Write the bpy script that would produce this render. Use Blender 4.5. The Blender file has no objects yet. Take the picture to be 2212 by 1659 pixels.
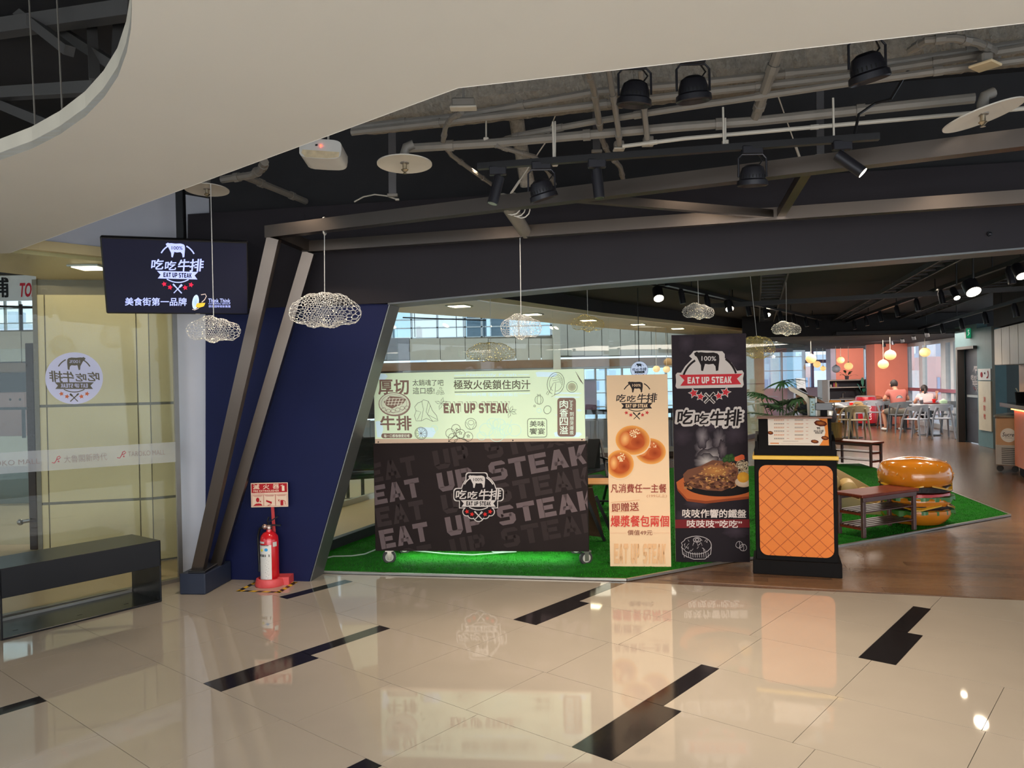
import bpy, bmesh, math, random
import numpy as np
from mathutils import Vector, Matrix, noise
from mathutils.geometry import tessellate_polygon
random.seed(7)
R = math.radians
SC = bpy.context.scene
C = SC.collection
# ------------------------------------------------------------------ camera
W, H, FPX, CH = 2212.0, 1659.0, 1690.0, 1.55
ROLL, PITCH = R(1.2), -math.atan(9.5 / FPX)
_r, _p = ROLL, PITCH
_fw = Vector((0, math.cos(_p), math.sin(_p))); _up0 = Vector((0, -math.sin(_p), math.cos(_p)))
_rt = Vector((1, 0, 0)) * math.cos(_r) - _up0 * math.sin(_r)
_up = Vector((1, 0, 0)) * math.sin(_r) + _up0 * math.cos(_r)
cam = bpy.data.objects.new('camera', bpy.data.cameras.new('camera'))
C.objects.link(cam)
cam.matrix_world = Matrix(((_rt.x, _up.x, -_fw.x, 0), (_rt.y, _up.y, -_fw.y, 0), (_rt.z, _up.z, -_fw.z, CH), (0, 0, 0, 1)))
cam.data.sensor_width = 36.0; cam.data.lens = FPX / W * 36.0; cam.data.clip_end = 600; cam.data.clip_start = .05
SC.camera = cam
# ------------------------------------------------------------------ world, exposure
wd = bpy.data.worlds.new('sky'); SC.world = wd; wd.use_nodes = True
bg = wd.node_tree.nodes['Background']
bg.inputs[0].default_value = (0.76, 0.88, 1.0, 1); bg.inputs[1].default_value = 1.35
SC.view_settings.view_transform = 'Standard'; SC.view_settings.look = 'None'
SC.view_settings.gamma = 1; SC.view_settings.use_curve_mapping = False
SC.view_settings.exposure = 0.18
SC.cycles.max_bounces = 4; SC.cycles.diffuse_bounces = 3; SC.cycles.glossy_bounces = 3; SC.cycles.transmission_bounces = 3; SC.cycles.transparent_max_bounces = 10
SC.cycles.use_adaptive_sampling = True; SC.cycles.adaptive_threshold = .08; SC.cycles.adaptive_min_samples = 10; SC.cycles.use_denoising = True
SC.cycles.caustics_reflective = False; SC.cycles.caustics_refractive = False
SC.cycles.sample_clamp_indirect = 4.0
def area_light(name, loc, size, power, col, rot=(0, 0, 0), sy=None, spread=None):
    d = bpy.data.lights.new(name, 'AREA'); d.energy = power; d.color = col; d.size = size
    if sy: d.shape = 'RECTANGLE'; d.size_y = sy
    if spread: d.spread = spread
    o = bpy.data.objects.new(name, d); C.objects.link(o); o.location = loc; o.rotation_euler = rot
    return o
def point_light(name, loc, power, col, r=.05):
    d = bpy.data.lights.new(name, 'POINT'); d.energy = power; d.color = col; d.shadow_soft_size = r
    o = bpy.data.objects.new(name, d); C.objects.link(o); o.location = loc
    return o
WARM = (1, .82, .62); NEUT = (1, .94, .87)
area_light('rear_fill_light', (0.5, -3.3, 1.2), 8, 255, (1, .975, .94), (R(102), 0, 0), sy=2.4)  # unseen panel behind the camera, added to brighten soffit, floor and signs
area_light('hall_floor_fill', (0.3, 0.3, 2.45), 6, 108, NEUT, sy=1.0)  # unseen overhead panel, added to lift the hall floor
def spot_light(p, power, col, size=125, r=.06):
    d = bpy.data.lights.new('bare_spot', 'SPOT'); d.energy = power; d.spot_size = R(size); d.spot_blend = .8; d.color = col; d.shadow_soft_size = r
    o = bpy.data.objects.new('bare_spot', d); C.objects.link(o); o.location = p
for p_ in ((2.4, 7.6, 2.7), (4.6, 8.2, 2.7), (1.2, 9.2, 2.7), (3.6, 10.2, 2.7), (6.0, 11.0, 2.7), (7.2, 13.6, 2.6)): spot_light(p_, 95, (1, .84, .66))
area_light('restaurant_ceiling_light', (8.8, 19.0, 2.36), 3, 250, (1, .88, .76), sy=5)
for p_, q_ in (((10.0, 20.8, 2.3), (11.2, 23.3, 1.3)), ((11.3, 24.9, 2.3), (11.7, 27, 1.2))):
    spot_light(p_, 110, (1, .9, .82), 100); o_ = C.objects[-1]; o_.rotation_euler = (Vector(q_) - Vector(p_)).to_track_quat('-Z', 'Y').to_euler()  # spots without fixtures, added to brighten the salmon walls
area_light('corridor_ceiling_light', (-3.6, 9.5, 2.5), 2.5, 30, (1, .86, .62), sy=1.4)
area_light('corridor_ceiling_light', (-3.5, 6.6, 2.45), 1.2, 1.5, (1, .84, .58), sy=.4)
area_light('corridor_ceiling_light', (0.5, 16, 2.5), 5, 90, (1, .9, .72), sy=3)
for p_ in ((-1.5, 5.3, 2.9), (-.2, 5.05, 2.9), (1.2, 4.75, 2.9), (2.6, 4.4, 2.9)): spot_light(p_, 82, (1, .82, .64), 115)  # no fixtures here; added to brighten the floor before the portal
# ------------------------------------------------------------------ pixel -> place helpers (need a real distance)
def ray(px, py):
    u = (px - W / 2) / FPX; v = -(py - H / 2) / FPX
    return _rt * u + _up * v + _fw
CAM = Vector((0, 0, CH))
def at(px, py, Y):
    r = ray(px, py); return CAM + r * (Y / r.y)
def fl(px, py, z=0.0):
    r = ray(px, py); return CAM + r * ((z - CH) / r.z)
def onp(px, py, p0, d, off=0.0):
    """point of the upright plane through p0 along d (off = metres behind it)"""
    d = Vector((d[0], d[1], 0)).normalized(); n = Vector((-d.y, d.x, 0))
    p = Vector((p0[0], p0[1], 0)) + n * off
    r = ray(px, py); return CAM + r * ((p - CAM).dot(n) / r.dot(n))
# ------------------------------------------------------------------ materials
def lin(c):
    return tuple(((x / 255) / 12.92 if x / 255 <= .04045 else ((x / 255 + .055) / 1.055) ** 2.4) for x in c[:3])
MATS = {}
def mat(name, col, rough=.5, metal=0.0, spec=.5, var=.06, scale=6, bump=0, bscale=60, emit=None, estr=0, coat=0, alpha=1, trans=0, stretch=None, croc=.05):
    if name in MATS: return MATS[name]
    m = bpy.data.materials.new(name); m.use_nodes = True; nt = m.node_tree; N = nt.nodes; L = nt.links
    b = N['Principled BSDF']
    c = lin(col)
    tc = N.new('ShaderNodeTexCoord'); mp = N.new('ShaderNodeMapping'); L.new(tc.outputs['Object'], mp.inputs[0])
    if stretch: mp.inputs['Scale'].default_value = stretch
    nz = N.new('ShaderNodeTexNoise'); nz.inputs['Scale'].default_value = scale; nz.inputs['Detail'].default_value = 2
    L.new(mp.outputs[0], nz.inputs['Vector'])
    mx = N.new('ShaderNodeMix'); mx.data_type = 'RGBA'
    L.new(nz.outputs['Fac'], mx.inputs[0])
    mx.inputs[6].default_value = (*[x * (1 - var * 2) for x in c], 1); mx.inputs[7].default_value = (*[min(1, x * (1 + var * 2)) for x in c], 1)
    L.new(mx.outputs[2], b.inputs['Base Color'])
    b.inputs['Roughness'].default_value = rough; b.inputs['Metallic'].default_value = metal
    b.inputs['Specular IOR Level'].default_value = spec
    if coat: b.inputs['Coat Weight'].default_value = coat; b.inputs['Coat Roughness'].default_value = croc
    if bump:
        bn = N.new('ShaderNodeTexNoise'); bn.inputs['Scale'].default_value = bscale; bn.inputs['Detail'].default_value = 2
        L.new(mp.outputs[0], bn.inputs['Vector'])
        bp = N.new('ShaderNodeBump'); bp.inputs['Strength'].default_value = bump; bp.inputs['Distance'].default_value = .01
        L.new(bn.outputs['Fac'], bp.inputs['Height']); L.new(bp.outputs[0], b.inputs['Normal'])
    if emit:
        b.inputs['Emission Color'].default_value = (*lin(emit), 1); b.inputs['Emission Strength'].default_value = estr
    if alpha < 1: b.inputs['Alpha'].default_value = alpha
    if trans: b.inputs['Transmission Weight'].default_value = trans
    MATS[name] = m; return m
def glass_mat(name, tint, gloss=.06, haze=0.0, rough=.0):
    """thin architectural glass: tinted see-through with a fresnel mirror"""
    if name in MATS: return MATS[name]
    m = bpy.data.materials.new(name); m.use_nodes = True; nt = m.node_tree; N = nt.nodes; L = nt.links
    N.remove(N['Principled BSDF']); out = N['Material Output']
    tr = N.new('ShaderNodeBsdfTransparent'); nz = N.new('ShaderNodeTexNoise'); nz.inputs['Scale'].default_value = .7
    rm = N.new('ShaderNodeMix'); rm.data_type = 'RGBA'; L.new(nz.outputs['Fac'], rm.inputs[0])
    rm.inputs[6].default_value = (*[x * .98 for x in tint], 1); rm.inputs[7].default_value = (*tint, 1); L.new(rm.outputs[2], tr.inputs[0])
    gl = N.new('ShaderNodeBsdfGlossy'); gl.inputs['Roughness'].default_value = rough
    lw = N.new('ShaderNodeLayerWeight'); pw5 = N.new('ShaderNodeMath'); pw5.operation = 'POWER'; L.new(lw.outputs['Facing'], pw5.inputs[0]); pw5.inputs[1].default_value = 5
    mu = N.new('ShaderNodeMath'); mu.operation = 'MULTIPLY_ADD'; mu.use_clamp = True; L.new(pw5.outputs[0], mu.inputs[0]); mu.inputs[1].default_value = .7; mu.inputs[2].default_value = gloss * .5
    mx = N.new('ShaderNodeMixShader'); L.new(mu.outputs[0], mx.inputs[0]); L.new(tr.outputs[0], mx.inputs[1]); L.new(gl.outputs[0], mx.inputs[2])
    last = mx
    if haze:
        df = N.new('ShaderNodeBsdfDiffuse'); df.inputs[0].default_value = (.8, .82, .85, 1)
        m2 = N.new('ShaderNodeMixShader'); m2.inputs[0].default_value = haze
        L.new(mx.outputs[0], m2.inputs[1]); L.new(df.outputs[0], m2.inputs[2]); last = m2
    L.new(last.outputs[0], out.inputs[0]); MATS[name] = m; return m
def print_mat(name, rough=.6, estr=0.0, spec=.12, alpha=None):
    """printed matter: colours come from the ink attribute of the print"""
    if name in MATS: return MATS[name]
    m = bpy.data.materials.new(name); m.use_nodes = True; nt = m.node_tree; N = nt.nodes; L = nt.links
    b = N['Principled BSDF']; a = N.new('ShaderNodeAttribute'); a.attribute_name = 'Col'
    L.new(a.outputs['Color'], b.inputs['Base Color']); b.inputs['Roughness'].default_value = rough; b.inputs['Specular IOR Level'].default_value = spec
    if estr:
        L.new(a.outputs['Color'], b.inputs['Emission Color']); b.inputs['Emission Strength'].default_value = estr
    if alpha is not None: b.inputs['Alpha'].default_value = alpha
    MATS[name] = m; return m
# ------------------------------------------------------------------ things, parts
XF = {}
def link(name, data): o = bpy.data.objects.new(name, data); C.objects.link(o); return o
def props(o, label=None, cat=None, group=None, kind=None):
    if label: o['label'] = label
    if cat: o['category'] = cat
    if group: o['group'] = group
    if kind: o['kind'] = kind
    return o
def thing(name, label, cat, loc=(0, 0, 0), rz=0.0, group=None, kind=None):
    o = link(name, None); o.empty_display_size = .1
    o.location = loc; o.rotation_euler = (0, 0, rz); props(o, label, cat, group, kind)
    XF[o.name] = Matrix.Translation(Vector(loc)) @ Matrix.Rotation(rz, 4, 'Z')
    return o
def xf(o):
    while o is not None:
        if o.name in XF: return XF[o.name]
        o = o.parent
    return Matrix.Identity(4)
def copy_tree(o, parent=None):
    c = o.copy(); C.objects.link(c); c.parent = parent
    for ch in o.children: copy_tree(ch, c)
    return c
def place(o, loc, rz, label=None, group=None):
    o.location = loc; o.rotation_euler = (0, 0, rz); XF[o.name] = Matrix.Translation(Vector(loc)) @ Matrix.Rotation(rz, 4, 'Z')
    if label: o['label'] = label
    if group: o['group'] = group
    return o
class MB:
    """mesh builder; build() links ONE mesh object"""
    def __init__(s): s.v = []; s.f = []
    def add(s, vs, fs):
        n = len(s.v); s.v += [tuple(v) for v in vs]; s.f += [tuple(i + n for i in f) for f in fs]; return s
    def box(s, c, d, rz=0.0, bev=0.0, M=None):
        hx, hy, hz = d[0] / 2, d[1] / 2, d[2] / 2
        T = Matrix.Translation(Vector(c)) @ Matrix.Rotation(rz, 4, 'Z') if M is None else M @ Matrix.Translation(Vector(c)) @ Matrix.Rotation(rz, 4, 'Z')
        if bev <= 0:
            vs = [Vector((x, y, z)) for x in (-hx, hx) for y in (-hy, hy) for z in (-hz, hz)]
            fs = [(0, 1, 3, 2), (4, 6, 7, 5), (0, 4, 5, 1), (2, 3, 7, 6), (0, 2, 6, 4), (1, 5, 7, 3)]
        else:
            b = min(bev, hx * .9, hy * .9, hz * .9); vs = []; idx = {}
            for sx in (-1, 1):
                for sy in (-1, 1):
                    for sz in (-1, 1):
                        for k in range(3):
                            p = [sx * (hx - b), sy * (hy - b), sz * (hz - b)]; p[k] = (sx, sy, sz)[k] * (hx, hy, hz)[k]
                            idx[sx, sy, sz, k] = len(vs); vs.append(Vector(p))
            fs = []; I = idx
            for k in range(3):
                a, c2 = (k + 1) % 3, (k + 2) % 3
                for sg in (-1, 1):
                    q = []
                    for (sa, sb) in ((-1, -1), (1, -1), (1, 1), (-1, 1)):
                        t = [0, 0, 0]; t[k] = sg; t[a] = sa; t[c2] = sb; q.append(I[(*t, k)])
                    fs.append(q if sg > 0 else q[::-1])
            for k in range(3):
                a, c2 = (k + 1) % 3, (k + 2) % 3
                for sa in (-1, 1):
                    for sb in (-1, 1):
                        t0 = [0, 0, 0]; t1 = [0, 0, 0]; t0[k] = -1; t1[k] = 1; t0[a] = t1[a] = sa; t0[c2] = t1[c2] = sb
                        q = [I[(*t0, a)], I[(*t1, a)], I[(*t1, c2)], I[(*t0, c2)]]
                        fs.append(q if sa * sb < 0 else q[::-1])
            for sx in (-1, 1):
                for sy in (-1, 1):
                    for sz in (-1, 1):
                        q = [I[sx, sy, sz, 0], I[sx, sy, sz, 1], I[sx, sy, sz, 2]]
                        fs.append(q if sx * sy * sz > 0 else q[::-1])
        return s.add([T @ v for v in vs], fs)
    def beam(s, p, q, w, h, up=(0, 0, 1), caps=True):
        p, q = Vector(p), Vector(q); d = (q - p).normalized(); u = Vector(up)
        sd = d.cross(u).normalized(); u = sd.cross(d).normalized()
        vs = []
        for e in (p, q):
            for a, b in ((-1, -1), (1, -1), (1, 1), (-1, 1)): vs.append(e + sd * a * w / 2 + u * b * h / 2)
        fs = [(0, 1, 5, 4), (1, 2, 6, 5), (2, 3, 7, 6), (3, 0, 4, 7)]
        if caps: fs += [(3, 2, 1, 0), (4, 5, 6, 7)]
        return s.add(vs, fs)
    def tube(s, path, r, n=8, caps=True):
        P = [Vector(p) for p in path]; k = len(P); rr = r if isinstance(r, (list, tuple)) else [r] * k
        vs = []; fs = []; u = None
        for i in range(k):
            t = (P[min(i + 1, k - 1)] - P[max(i - 1, 0)])
            if t.length < 1e-9: t = Vector((0, 0, 1))
            t.normalize()
            if u is None:
                u = t.orthogonal().normalized()
            else:
                u = u - t * u.dot(t)
                u = u.normalized() if u.length > 1e-6 else t.orthogonal().normalized()
            w = t.cross(u)
            for j in range(n):
                a = 2 * math.pi * j / n; vs.append(P[i] + (u * math.cos(a) + w * math.sin(a)) * rr[i])
        for i in range(k - 1):
            for j in range(n):
                j2 = (j + 1) % n; fs.append((i * n + j, i * n + j2, (i + 1) * n + j2, (i + 1) * n + j))
        if caps: fs += [tuple(range(n))[::-1], tuple((k - 1) * n + j for j in range(n))]
        return s.add(vs, fs)
    def lathe(s, prof, n=24, c=(0, 0, 0), wob=None, M=None):
        vs = []; fs = []; c = Vector(c); k = len(prof)
        for i, (r, z) in enumerate(prof):
            for j in range(n):
                a = 2 * math.pi * j / n; dr, dz = wob(a, i) if wob else (0, 0)
                v = Vector(((r + dr) * math.cos(a), (r + dr) * math.sin(a), z + dz)) + c
                vs.append(M @ v if M else v)
        for i in range(k - 1):
            for j in range(n):
                j2 = (j + 1) % n; fs.append((i * n + j, i * n + j2, (i + 1) * n + j2, (i + 1) * n + j))
        fs += [tuple(range(n))[::-1], tuple((k - 1) * n + j for j in range(n))]
        return s.add(vs, fs)
    def sph(s, c, r, nu=12, nv=8, sx=1, sy=1, sz=1, M=None):
        prof = [(max(1e-4, math.sin(math.pi * i / nv)) * r, -math.cos(math.pi * i / nv) * r) for i in range(nv + 1)]
        T = Matrix.Translation(Vector(c)) @ (M or Matrix.Identity(4)) @ Matrix.Diagonal((sx, sy, sz, 1))
        return s.lathe(prof, nu, M=T)
    def prism(s, pts, off):
        """closed polygon (3D points) extruded by vector off"""
        P = [Vector(p) for p in pts]; off = Vector(off); n = len(P)
        tri = tessellate_polygon([P])
        vs = P + [p + off for p in P]
        fs = [tuple(t) for t in tri] + [tuple(i + n for i in t[::-1]) for t in tri]
        fs += [(i, (i + 1) % n, (i + 1) % n + n, i + n) for i in range(n)]
        return s.add(vs, fs)
    def build(s, name, m, parent=None, world=False, smooth=None, kind=None, fix=True):
        me = bpy.data.meshes.new(name); vs = s.v
        if world and parent is not None:
            I = xf(parent).inverted(); vs = [I @ Vector(v) for v in vs]
        me.from_pydata([tuple(v) for v in vs], [], s.f)
        if fix:
            bm = bmesh.new(); bm.from_mesh(me); bmesh.ops.recalc_face_normals(bm, faces=bm.faces); bm.to_mesh(me); bm.free()
        if m is not None:
            me.materials.append(m)
        if smooth is not None:
            me.polygons.foreach_set('use_smooth', [True] * len(me.polygons)); me.set_sharp_from_angle(angle=R(smooth))
        me.update(); o = link(name, me); o.parent = parent
        if kind: o['kind'] = kind
        return o
class Bars:
    """like MB, but every piece added becomes a part of its own"""
    def __init__(s): s.it = []
    def __getattr__(s, k):
        def f(*a, **kw):
            m = MB(); getattr(m, k)(*a, **kw); s.it.append(m); return s
        return f
    def build(s, *a, **kw):
        o = None
        for m in s.it: o = m.build(*a, **kw)
        return o
def struct(name, b, m, parent=None, smooth=None, label=None):
    o = b.build(name, m, parent, world=parent is not None, smooth=smooth)
    if parent is None: o['kind'] = 'structure'
    if label: o['label'] = label
    return o
def clip(poly, a, b):
    """keep the part of a convex 2D polygon on the left of a->b"""
    out = []; n = len(poly)
    def sd(p): return (b[0] - a[0]) * (p[1] - a[1]) - (b[1] - a[1]) * (p[0] - a[0])
    for i in range(n):
        p, q = poly[i], poly[(i + 1) % n]; sp, sq = sd(p), sd(q)
        if sp >= 0: out.append(p)
        if (sp > 0 > sq) or (sp < 0 < sq):
            t = sp / (sp - sq); out.append((p[0] + (q[0] - p[0]) * t, p[1] + (q[1] - p[1]) * t))
    return out
def clipc(poly, conv):
    for i in range(len(conv)):
        if len(poly) < 3: return []
        poly = clip(poly, conv[i], conv[(i + 1) % len(conv)])
    return poly if len(poly) >= 3 else []
def area2(p): return sum(p[i][0] * p[(i + 1) % len(p)][1] - p[(i + 1) % len(p)][0] * p[i][1] for i in range(len(p))) / 2
# ------------------------------------------------------------------ text + modifiers are evaluated in a scratch scene
TS = bpy.data.scenes.new('scratch')
def evalmesh(o):
    TS.collection.objects.link(o)
    with bpy.context.temp_override(scene=TS, view_layer=TS.view_layers[0]): dg = bpy.context.evaluated_depsgraph_get()
    me = bpy.data.meshes.new_from_object(o.evaluated_get(dg)); TS.collection.objects.unlink(o); return me
TXT = {}
def glyphs(s, bold=0.0):
    k = (s, bold)
    if k not in TXT:
        cu = bpy.data.curves.new('txt', 'FONT'); cu.body = s; cu.offset = bold; cu.resolution_u = 3
        o = bpy.data.objects.new('txt', cu); me = evalmesh(o)
        vs = [(v.co.x, v.co.y) for v in me.vertices]; fs = [tuple(p.vertices) for p in me.polygons]
        bpy.data.objects.remove(o); bpy.data.curves.remove(cu); bpy.data.meshes.remove(me)
        xs = [v[0] for v in vs] or [0]; ys = [v[1] for v in vs] or [0]
        a, b, c, d = min(xs), max(xs), min(ys), max(ys)
        TXT[k] = ([((x - a) / max(b - a, 1e-6), (y - c) / max(d - c, 1e-6)) for x, y in vs], fs)
    return TXT[k]
def homog(src, dst):
    A = []; B = []
    for (x, y), (u, v) in zip(src, dst):
        A.append([x, y, 1, 0, 0, 0, -u * x, -u * y]); B.append(u); A.append([0, 0, 0, x, y, 1, -v * x, -v * y]); B.append(v)
    h = np.linalg.solve(np.array(A, float), np.array(B, float))
    def f(x, y):
        w = h[6] * x + h[7] * y + 1; return ((h[0] * x + h[1] * y + h[2]) / w, (h[3] * x + h[4] * y + h[5]) / w)
    return f
def _rc(a, b, c, d): return [(a, b), (c, b), (c, d), (a, d)]
BLOCK = {'E': [_rc(0, 0, .34, 1), _rc(.3, 0, 1, .24), _rc(.3, .385, .86, .615), _rc(.3, .76, 1, 1)],
         'A': [[(-.03, 0), (.32, 0), (.62, 1), (.34, 1)], [(1.03, 0), (.68, 0), (.38, 1), (.66, 1)], _rc(.24, .18, .76, .38)],
         'T': [_rc(0, .75, 1, 1), _rc(.33, 0, .67, .8)],
         'U': [_rc(0, .2, .34, 1), _rc(.66, .2, 1, 1), [(0, .22), (.2, 0), (.8, 0), (1, .22), (.66, .3), (.6, .25), (.4, .25), (.34, .3)]],
         'P': [_rc(0, 0, .34, 1), _rc(.3, .77, .8, 1), _rc(.3, .32, .8, .55), [(.66, .32), (.82, .32), (1, .48), (1, .84), (.82, 1), (.66, 1)]],
         'S': [[(.34, .5), (.34, .78), (.96, .78), (.96, .86), (.8, 1), (.2, 1), (0, .84), (0, .54), (.16, .40), (.3, .40)], [(.66, .5), (.66, .22), (.04, .22), (.04, .14), (.2, 0), (.8, 0), (1, .16), (1, .46), (.84, .60), (.7, .60)], _rc(.2, .40, .8, .60)],
         'K': [_rc(0, 0, .34, 1), [(.3, .38), (.62, 1), (1.02, 1), (.62, .48), (.34, .3)], [(.36, .5), (.56, .66), (1.04, 0), (.64, 0)]]}
class Art:
    """flat print on a board. drawing units: picture pixels, y down; mapf -> metres on the board (u right, v up)"""
    def __init__(s, mapf, clipbox=None): s.m = mapf; s.v = []; s.f = []; s.c = []; s.z = 0.0; s.step = .00012; s.box = clipbox; s.T = None
    def lay(s): s.z += s.step
    def _pt(s, x, y):
        if s.T: x, y = s.T(x, y)
        return s.m(x, y)
    def _add(s, pts, faces, cols):
        n = len(s.v)
        for (x, y) in pts:
            u, v = s._pt(x, y)
            if s.box: u = min(max(u, s.box[0]), s.box[2]); v = min(max(v, s.box[1]), s.box[3])
            s.v.append((u, v, s.z))
        s.f += [tuple(i + n for i in f) for f in faces]
        s.c += [lin(cc) for cc in cols]
    def poly(s, pts, col, lay=True):
        if lay: s.lay()
        P = [Vector((x, y, 0)) for x, y in pts]; s._add(pts, [tuple(t) for t in tessellate_polygon([P])], [col] * len(pts))
    def rect(s, x0, y0, x1, y1, col, col2=None, lay=True):
        if lay: s.lay()
        c2 = col2 or col; s._add([(x0, y0), (x1, y0), (x1, y1), (x0, y1)], [(0, 1, 2, 3)], [col, col, c2, c2])
    def rrect(s, x0, y0, x1, y1, r, col, lay=True):
        pts = []
        for cx, cy, a0 in ((x1 - r, y0 + r, -90), (x1 - r, y1 - r, 0), (x0 + r, y1 - r, 90), (x0 + r, y0 + r, 180)):
            for k in range(5): a = R(a0 + k * 22.5); pts.append((cx + r * math.cos(a), cy + r * math.sin(a)))
        s.poly(pts, col, lay)
    def blob(s, cx, cy, rx, ry, col, edge=None, n=28, jit=0.0, rot=0.0, lay=True, mid=None, seed=0):
        if lay: s.lay()
        rnd = random.Random(seed); pts = [(cx, cy)]; cols = [col]; fs = []
        ca, sa = math.cos(R(rot)), math.sin(R(rot))
        js = [1 + jit * (rnd.random() - .5) for _ in range(n)]
        rings = [(1, edge or col)] if mid is None else [(.62, mid), (1, edge or col)]
        for rr, cc in rings:
            for k in range(n):
                a = 2 * math.pi * k / n; x, y = rx * rr * js[k] * math.cos(a), ry * rr * js[k] * math.sin(a)
                pts.append((cx + x * ca - y * sa, cy + x * sa + y * ca)); cols.append(cc)
        for k in range(n): fs.append((0, 1 + k, 1 + (k + 1) % n))
        if mid is not None:
            for k in range(n): fs.append((1 + k, 1 + n + k, 1 + n + (k + 1) % n, 1 + (k + 1) % n))
        s._add(pts, fs, cols)
    def line(s, pts, w, col, closed=False, lay=True):
        if lay: s.lay()
        n = len(pts); L = []
        for i in range(n):
            a = pts[(i - 1) % n] if (closed or i > 0) else pts[i]; b = pts[(i + 1) % n] if (closed or i < n - 1) else pts[i]
            dx, dy = b[0] - a[0], b[1] - a[1]; l = math.hypot(dx, dy) or 1
            L.append((pts[i][0] - dy / l * w / 2, pts[i][1] + dx / l * w / 2)); L.append((pts[i][0] + dy / l * w / 2, pts[i][1] - dx / l * w / 2))
        fs = [(2 * i, 2 * i + 1, 2 * i + 3, 2 * i + 2) for i in range(n - 1)]
        if closed: fs.append((2 * n - 2, 2 * n - 1, 1, 0))
        s._add(L, fs, [col] * len(L))
    def arc(s, cx, cy, r, a0, a1, w, col, ry=None, n=24, lay=True):
        s.line([(cx + r * math.cos(R(a0 + (a1 - a0) * k / n)), cy - (ry or r) * math.sin(R(a0 + (a1 - a0) * k / n))) for k in range(n + 1)], w, col, lay=lay)
    def text(s, t, x0, y0, x1, y1, col, bold=0.0, shear=0.0, rot=0.0, lay=True):
        if lay: s.lay()
        cjk = any(ord(c) > 0x2E80 for c in t)
        vs, fs = glyphs(t, 0.0 if cjk else bold); cx, cy = (x0 + x1) / 2, (y0 + y1) / 2; ca, sa = math.cos(R(rot)), math.sin(R(rot))
        em = abs(y1 - y0); offs = [(0, 0)]
        if cjk and bold > 0: n_ = 8 if bold > .05 else 4; offs += [(bold * 1.1 * em * math.cos(2 * math.pi * (k + .5) / n_), bold * 1.1 * em * math.sin(2 * math.pi * (k + .5) / n_)) for k in range(n_)]
        for ox, oy in offs:
            pts = []
            for a, b in vs:
                x = x0 + (x1 - x0) * a - cx + shear * (b - .5) * (y1 - y0) + ox; y = y1 + (y0 - y1) * b - cy + oy
                pts.append((cx + x * ca - y * sa, cy + x * sa + y * ca))
            s._add(pts, fs, [col] * len(pts)); s.z += 2e-6
    def block(s, t, x0, y0, x1, y1, col, rot=0.0, lay=True):
        if lay: s.lay()
        adv = [(.5 if c == ' ' else 1.16) for c in t]; tot = sum(adv) - .16; cx, cy = (x0 + x1) / 2, (y0 + y1) / 2; ca, sa = math.cos(R(rot)), math.sin(R(rot)); p = 0.0
        for c, a_ in zip(t, adv):
            for q in BLOCK.get(c, ()):
                pts = []
                for (a, b) in q:
                    x = x0 + (x1 - x0) * (p + a) / tot - cx; y = y1 + (y0 - y1) * b - cy; pts.append((cx + x * ca - y * sa, cy + x * sa + y * ca))
                s.poly(pts, col, False)
            p += a_
        s.z += 2e-6
    def star(s, cx, cy, r, col, rot=0.0, lay=True):
        s.poly([(cx + (r if k % 2 == 0 else r * .48) * math.sin(R(rot + k * 36)), cy - (r if k % 2 == 0 else r * .48) * math.cos(R(rot + k * 36))) for k in range(10)], col, lay)
    def build(s, name, m, O, U, V, parent=None):
        O, U, V = Vector(O), Vector(U), Vector(V); Nn = U.cross(V).normalized()
        P = [O + U * a + V * b + Nn * c for a, b, c in s.v]
        if parent is not None:
            I = xf(parent).inverted(); P = [I @ p for p in P]
        me = bpy.data.meshes.new(name); me.from_pydata([tuple(p) for p in P], [], s.f)
        at_ = me.color_attributes.new('Col', 'FLOAT_COLOR', 'POINT')
        at_.data.foreach_set('color', [x for c in s.c for x in (*c, 1.0)])
        me.materials.append(m); me.update(); o = link(name, me); o.parent = parent; return o
# the steakhouse emblem; pieces drawn in units of a 360-wide word mark, centred on (0,0)
BULL = [(-82, -157), (-73, -162), (-67, -166), (-59, -161), (-47, -163), (-15, -160), (20, -162), (40, -157), (49, -147), (51, -125), (49, -104), (46, -68), (34, -65), (31, -90), (20, -102), (-5, -99), (-23, -102), (-27, -88), (-33, -64), (-43, -66), (-45, -95), (-53, -110), (-60, -125), (-67, -138), (-77, -144)]
def logo_bull(a, dark, light):
    a.poly(BULL, dark); a.text('100%', -42, -142, 34, -118, light, .01)
def logo_ring(a, col, w=9, r=128):
    a.arc(0, -32, r, 152, 116, w, col); a.arc(0, -32, r, 28, 62, w, col)
def logo_word(a, col, bold=.025, grow=0.0):
    for ch, x0, y0, x1, y1 in (('吃', -180, -48, -98, 22), ('吃', -86, -38, -10, 24), ('牛', 4, -52, 82, 30), ('排', 84, -56, 178, 28)):
        a.text(ch, x0 - grow, y0 - grow, x1 + grow, y1 + grow, col, bold, .16, -4)
def logo_ribbon(a, col, tcol):
    a.poly([(-142, 32), (140, 32), (117, 58), (136, 84), (-136, 84), (-117, 58)], col)
    a.block('EAT UP STEAK', -98, 42, 96, 74, tcol)
def logo_tail(a, col, red):
    a.arc(0, -32, 140, 238, 302, 7, col)
    for x, y, r_ in ((-92, 122, -15), (-52, 143, 10), (52, 143, -10), (92, 122, 15)): a.star(x, y, 19, red, r_)
    a.line([(-30, 122), (28, 182)], 8, col); a.line([(30, 122), (-26, 182)], 6, col, lay=False)
    a.line([(30, 122), (14, 139)], 14, col, lay=False); a.line([(-32, 120), (-18, 134)], 11, col, lay=False)
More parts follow.
